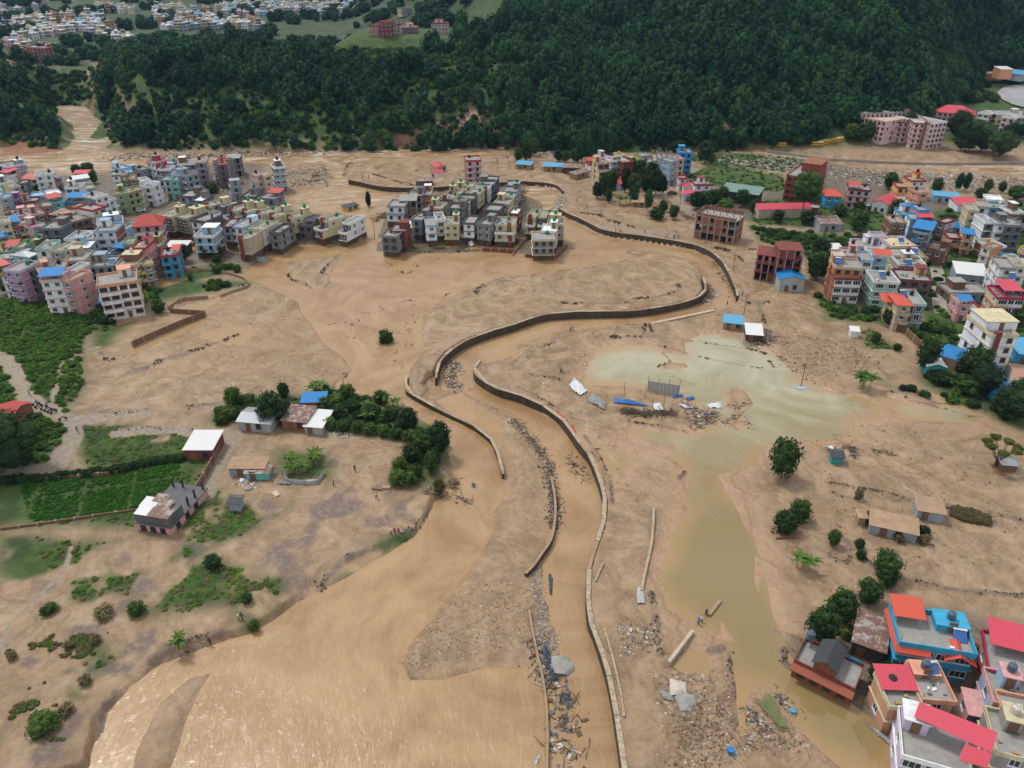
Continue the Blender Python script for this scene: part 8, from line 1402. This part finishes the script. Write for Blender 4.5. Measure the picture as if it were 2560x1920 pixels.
debris('right_flat_litter', inside(gpoly('F', [(450,500),(1500,560),(1900,1100),(1966,1600),(900,1640),(60,1640),(300,1000)], 2), 500, 22), 420, 1.2, .06, .3, (.5, .06, .02, .34, .06, .02, 0), 22, .6)
debris('left_flat_litter', inside(gpoly('D', [(200,840),(280,740),(540,600),(700,770),(740,830),(500,860)], .5), 300, 23) + inside(gpoly('D', [(920,680),(1100,600),(1420,560),(1500,620),(1400,660),(1150,680)], 1), 300, 23), 520, 1.0, .06, .28, (.5, .06, .02, .34, .06, .02, 0), 23, .6)
debris('terrace_litter', inside(gpoly('G', [(0,300),(500,150),(900,240),(620,500),(560,700),(900,1000),(1000,1500),(880,1650),(700,1100),(300,750)], 2), 400, 24) + inside(gpoly('C', [(450,600),(900,760),(1500,900),(2000,1080),(1800,1050),(1200,920),(700,780)], 2), 300, 24), 700, 1.0, .06, .28, (.42, .12, .02, .34, .06, .04, 0), 24, .5)
# cut bamboo / cane bundle fan in the lower right
p = gz('V5', 1080, 1200); th = thing('cane_heap', 'fan of long cut green canes lying on the rubble left of the brick house', 'cane heap', p); b = MB(); g_ = random.Random(3)
e0 = Vector(gz('V5', 640, 820)) - Vector(p); e1 = Vector(gz('V5', 930, 760)) - Vector(p)
for i in range(60): t_ = g_.random(); e = e0.lerp(e1, t_) * g_.uniform(.7, 1.0); b.bar((g_.gauss(0, .35), g_.gauss(0, .35), .2 + g_.random() * .4), tuple(e + Vector((0, 0, .3 + g_.random() * .7))), .06)
b.build('canes', [paint('green_cane', (.20, .22, .09), .7)], th)
# concrete lane and rail in the right town
def ribbon(name, c, pts, wd, z, mat, lift=.06):
    P = spline([G(c, x, y, z)[:2] for x, y in pts], 5); d = np.gradient(P, axis=0); n_ = np.stack([-d[:, 1], d[:, 0]], -1); n_ /= np.linalg.norm(n_, axis=1)[:, None]; L_, R_ = P - n_ * wd / 2, P + n_ * wd / 2; zz = np.maximum(np.maximum(land(L_[:, 0], L_[:, 1]), land(R_[:, 0], R_[:, 1])), land(P[:, 0], P[:, 1])) + lift + .1
    V = [(x, y, z_) for (x, y), z_ in zip(L_, zz)] + [(x, y, z_) for (x, y), z_ in zip(R_, zz)] + [(x, y, z_ - .8) for (x, y), z_ in zip(L_, zz)] + [(x, y, z_ - .8) for (x, y), z_ in zip(R_, zz)]; n = len(P)
    F = [(i, i + 1, n + i + 1, n + i) for i in range(n - 1)] + [(i, 2*n + i, 2*n + i + 1, i + 1) for i in range(n - 1)] + [(n + i, n + i + 1, 3*n + i + 1, 3*n + i) for i in range(n - 1)]
    o = mesh_obj(name, V, F, [mat]); o['kind'] = 'structure'; return o
ribbon('concrete_lane', 'K', [(890,300),(925,350),(945,420),(950,500),(955,600),(960,680),(985,745)], 4.2, 2.3, paint('lane_concrete', (.34, .31, .27), .85, bump=.2))
# haze over the valley
hz = MB().box(-3300, -60, -45, 3300, 3400, 900).mesh('haze', [])
m = bpy.data.materials.new('thin_valley_haze'); m.use_nodes = True; nt = m.node_tree; nt.nodes.clear(); o_ = nt.nodes.new('ShaderNodeOutputMaterial'); v_ = nt.nodes.new('ShaderNodeVolumePrincipled'); v_.inputs['Density'].default_value = HAZE; v_.inputs['Color'].default_value = (.35, .62, 1, 1); v_.inputs['Anisotropy'].default_value = .2
nt.links.new(v_.outputs[0], o_.inputs['Volume']); hz.materials.append(m); ho = bpy.data.objects.new('haze', hz); COL.objects.link(ho); ho['kind'] = 'stuff'
# ------------------------------------------------------------------ words for houses and tanks, from what stands next to them
used = set()
def lab_ok(s): return 4 <= len(s.split()) <= 16
for i, H_ in enumerate(HOUSES):
    if H_['lab']: H_['o']['label'] = H_['lab']; used.add(H_['lab'])
short = lambda H_: '%s %s-storey' % (H_['col'], NW.get(H_['n'], 'many'))
for i, H_ in enumerate(HOUSES):
    H_['short'] = short(H_)
    if H_['lab']: continue
    near = sorted((math.hypot(o['px'] - H_['px'], 1.4 * (o['py'] - H_['py'])), j) for j, o in enumerate(HOUSES) if j != i)[:8]
    pick = None
    for _, j in near:
        o = HOUSES[j]; dx, dy = o['px'] - H_['px'], o['py'] - H_['py']
        rel = ('left of' if dx > 0 else 'right of') if abs(dx) > 1.2 * abs(dy) else ('behind' if dy > 0 else 'in front of')
        for s in ('%s-storey %s house with %s, %s the %s one' % (NW.get(H_['n']), H_['col'], H_['feat'], rel, o['col']), '%s-storey %s house, %s, %s the %s house, %s' % (NW.get(H_['n']), H_['col'], H_['feat'], rel, o['col'], H_['d'])):
            if s not in used and lab_ok(s): pick = s; break
        if pick: break
    if not pick:
        o = HOUSES[near[0][1]]; o2 = HOUSES[near[1][1]]; pick = '%s-storey %s house between the %s and the %s houses, %s' % (NW.get(H_['n']), H_['col'], o['col'], o2['col'], H_['d']); FALL = globals().get('FALL', 0) + 1; print('FALLBACK', pick)
    H_['o']['label'] = pick; used.add(pick)
    H_['o']['group'] = 'houses of the ' + H_['d']
tn = {}
for (par, kind, loc, hid) in TANKS:
    me, cn = TANK[kind]; M = Matrix.Translation(par.location) @ Matrix.Rotation(par.rotation_euler.z, 4, 'Z'); p = M @ Vector(loc)
    o = link('water_tank', me, None, p); H_ = HOUSES[hid]; k = (cn, H_['short'], H_['feat'])
    s = '%s water tank on the %s house with %s' % (cn, H_['short'], H_['feat'])
    if s in tn:
        tn[s] += 1; o2 = min((h_ for h_ in HOUSES if h_ is not H_), key=lambda q: math.hypot(q['px'] - H_['px'], q['py'] - H_['py'])); s = '%s water tank on the %s house beside the %s one' % (cn, H_['short'], o2['short'])
        if s in tn: s = '%s water tank on the %s house, %s, beside the %s one' % (cn, H_['col'], H_['d'], o2['col'])
    tn[s] = 1
    if not lab_ok(s): s = ' '.join(s.split()[:16])
    tag(o, s, 'water tank', 'rooftop water tanks')
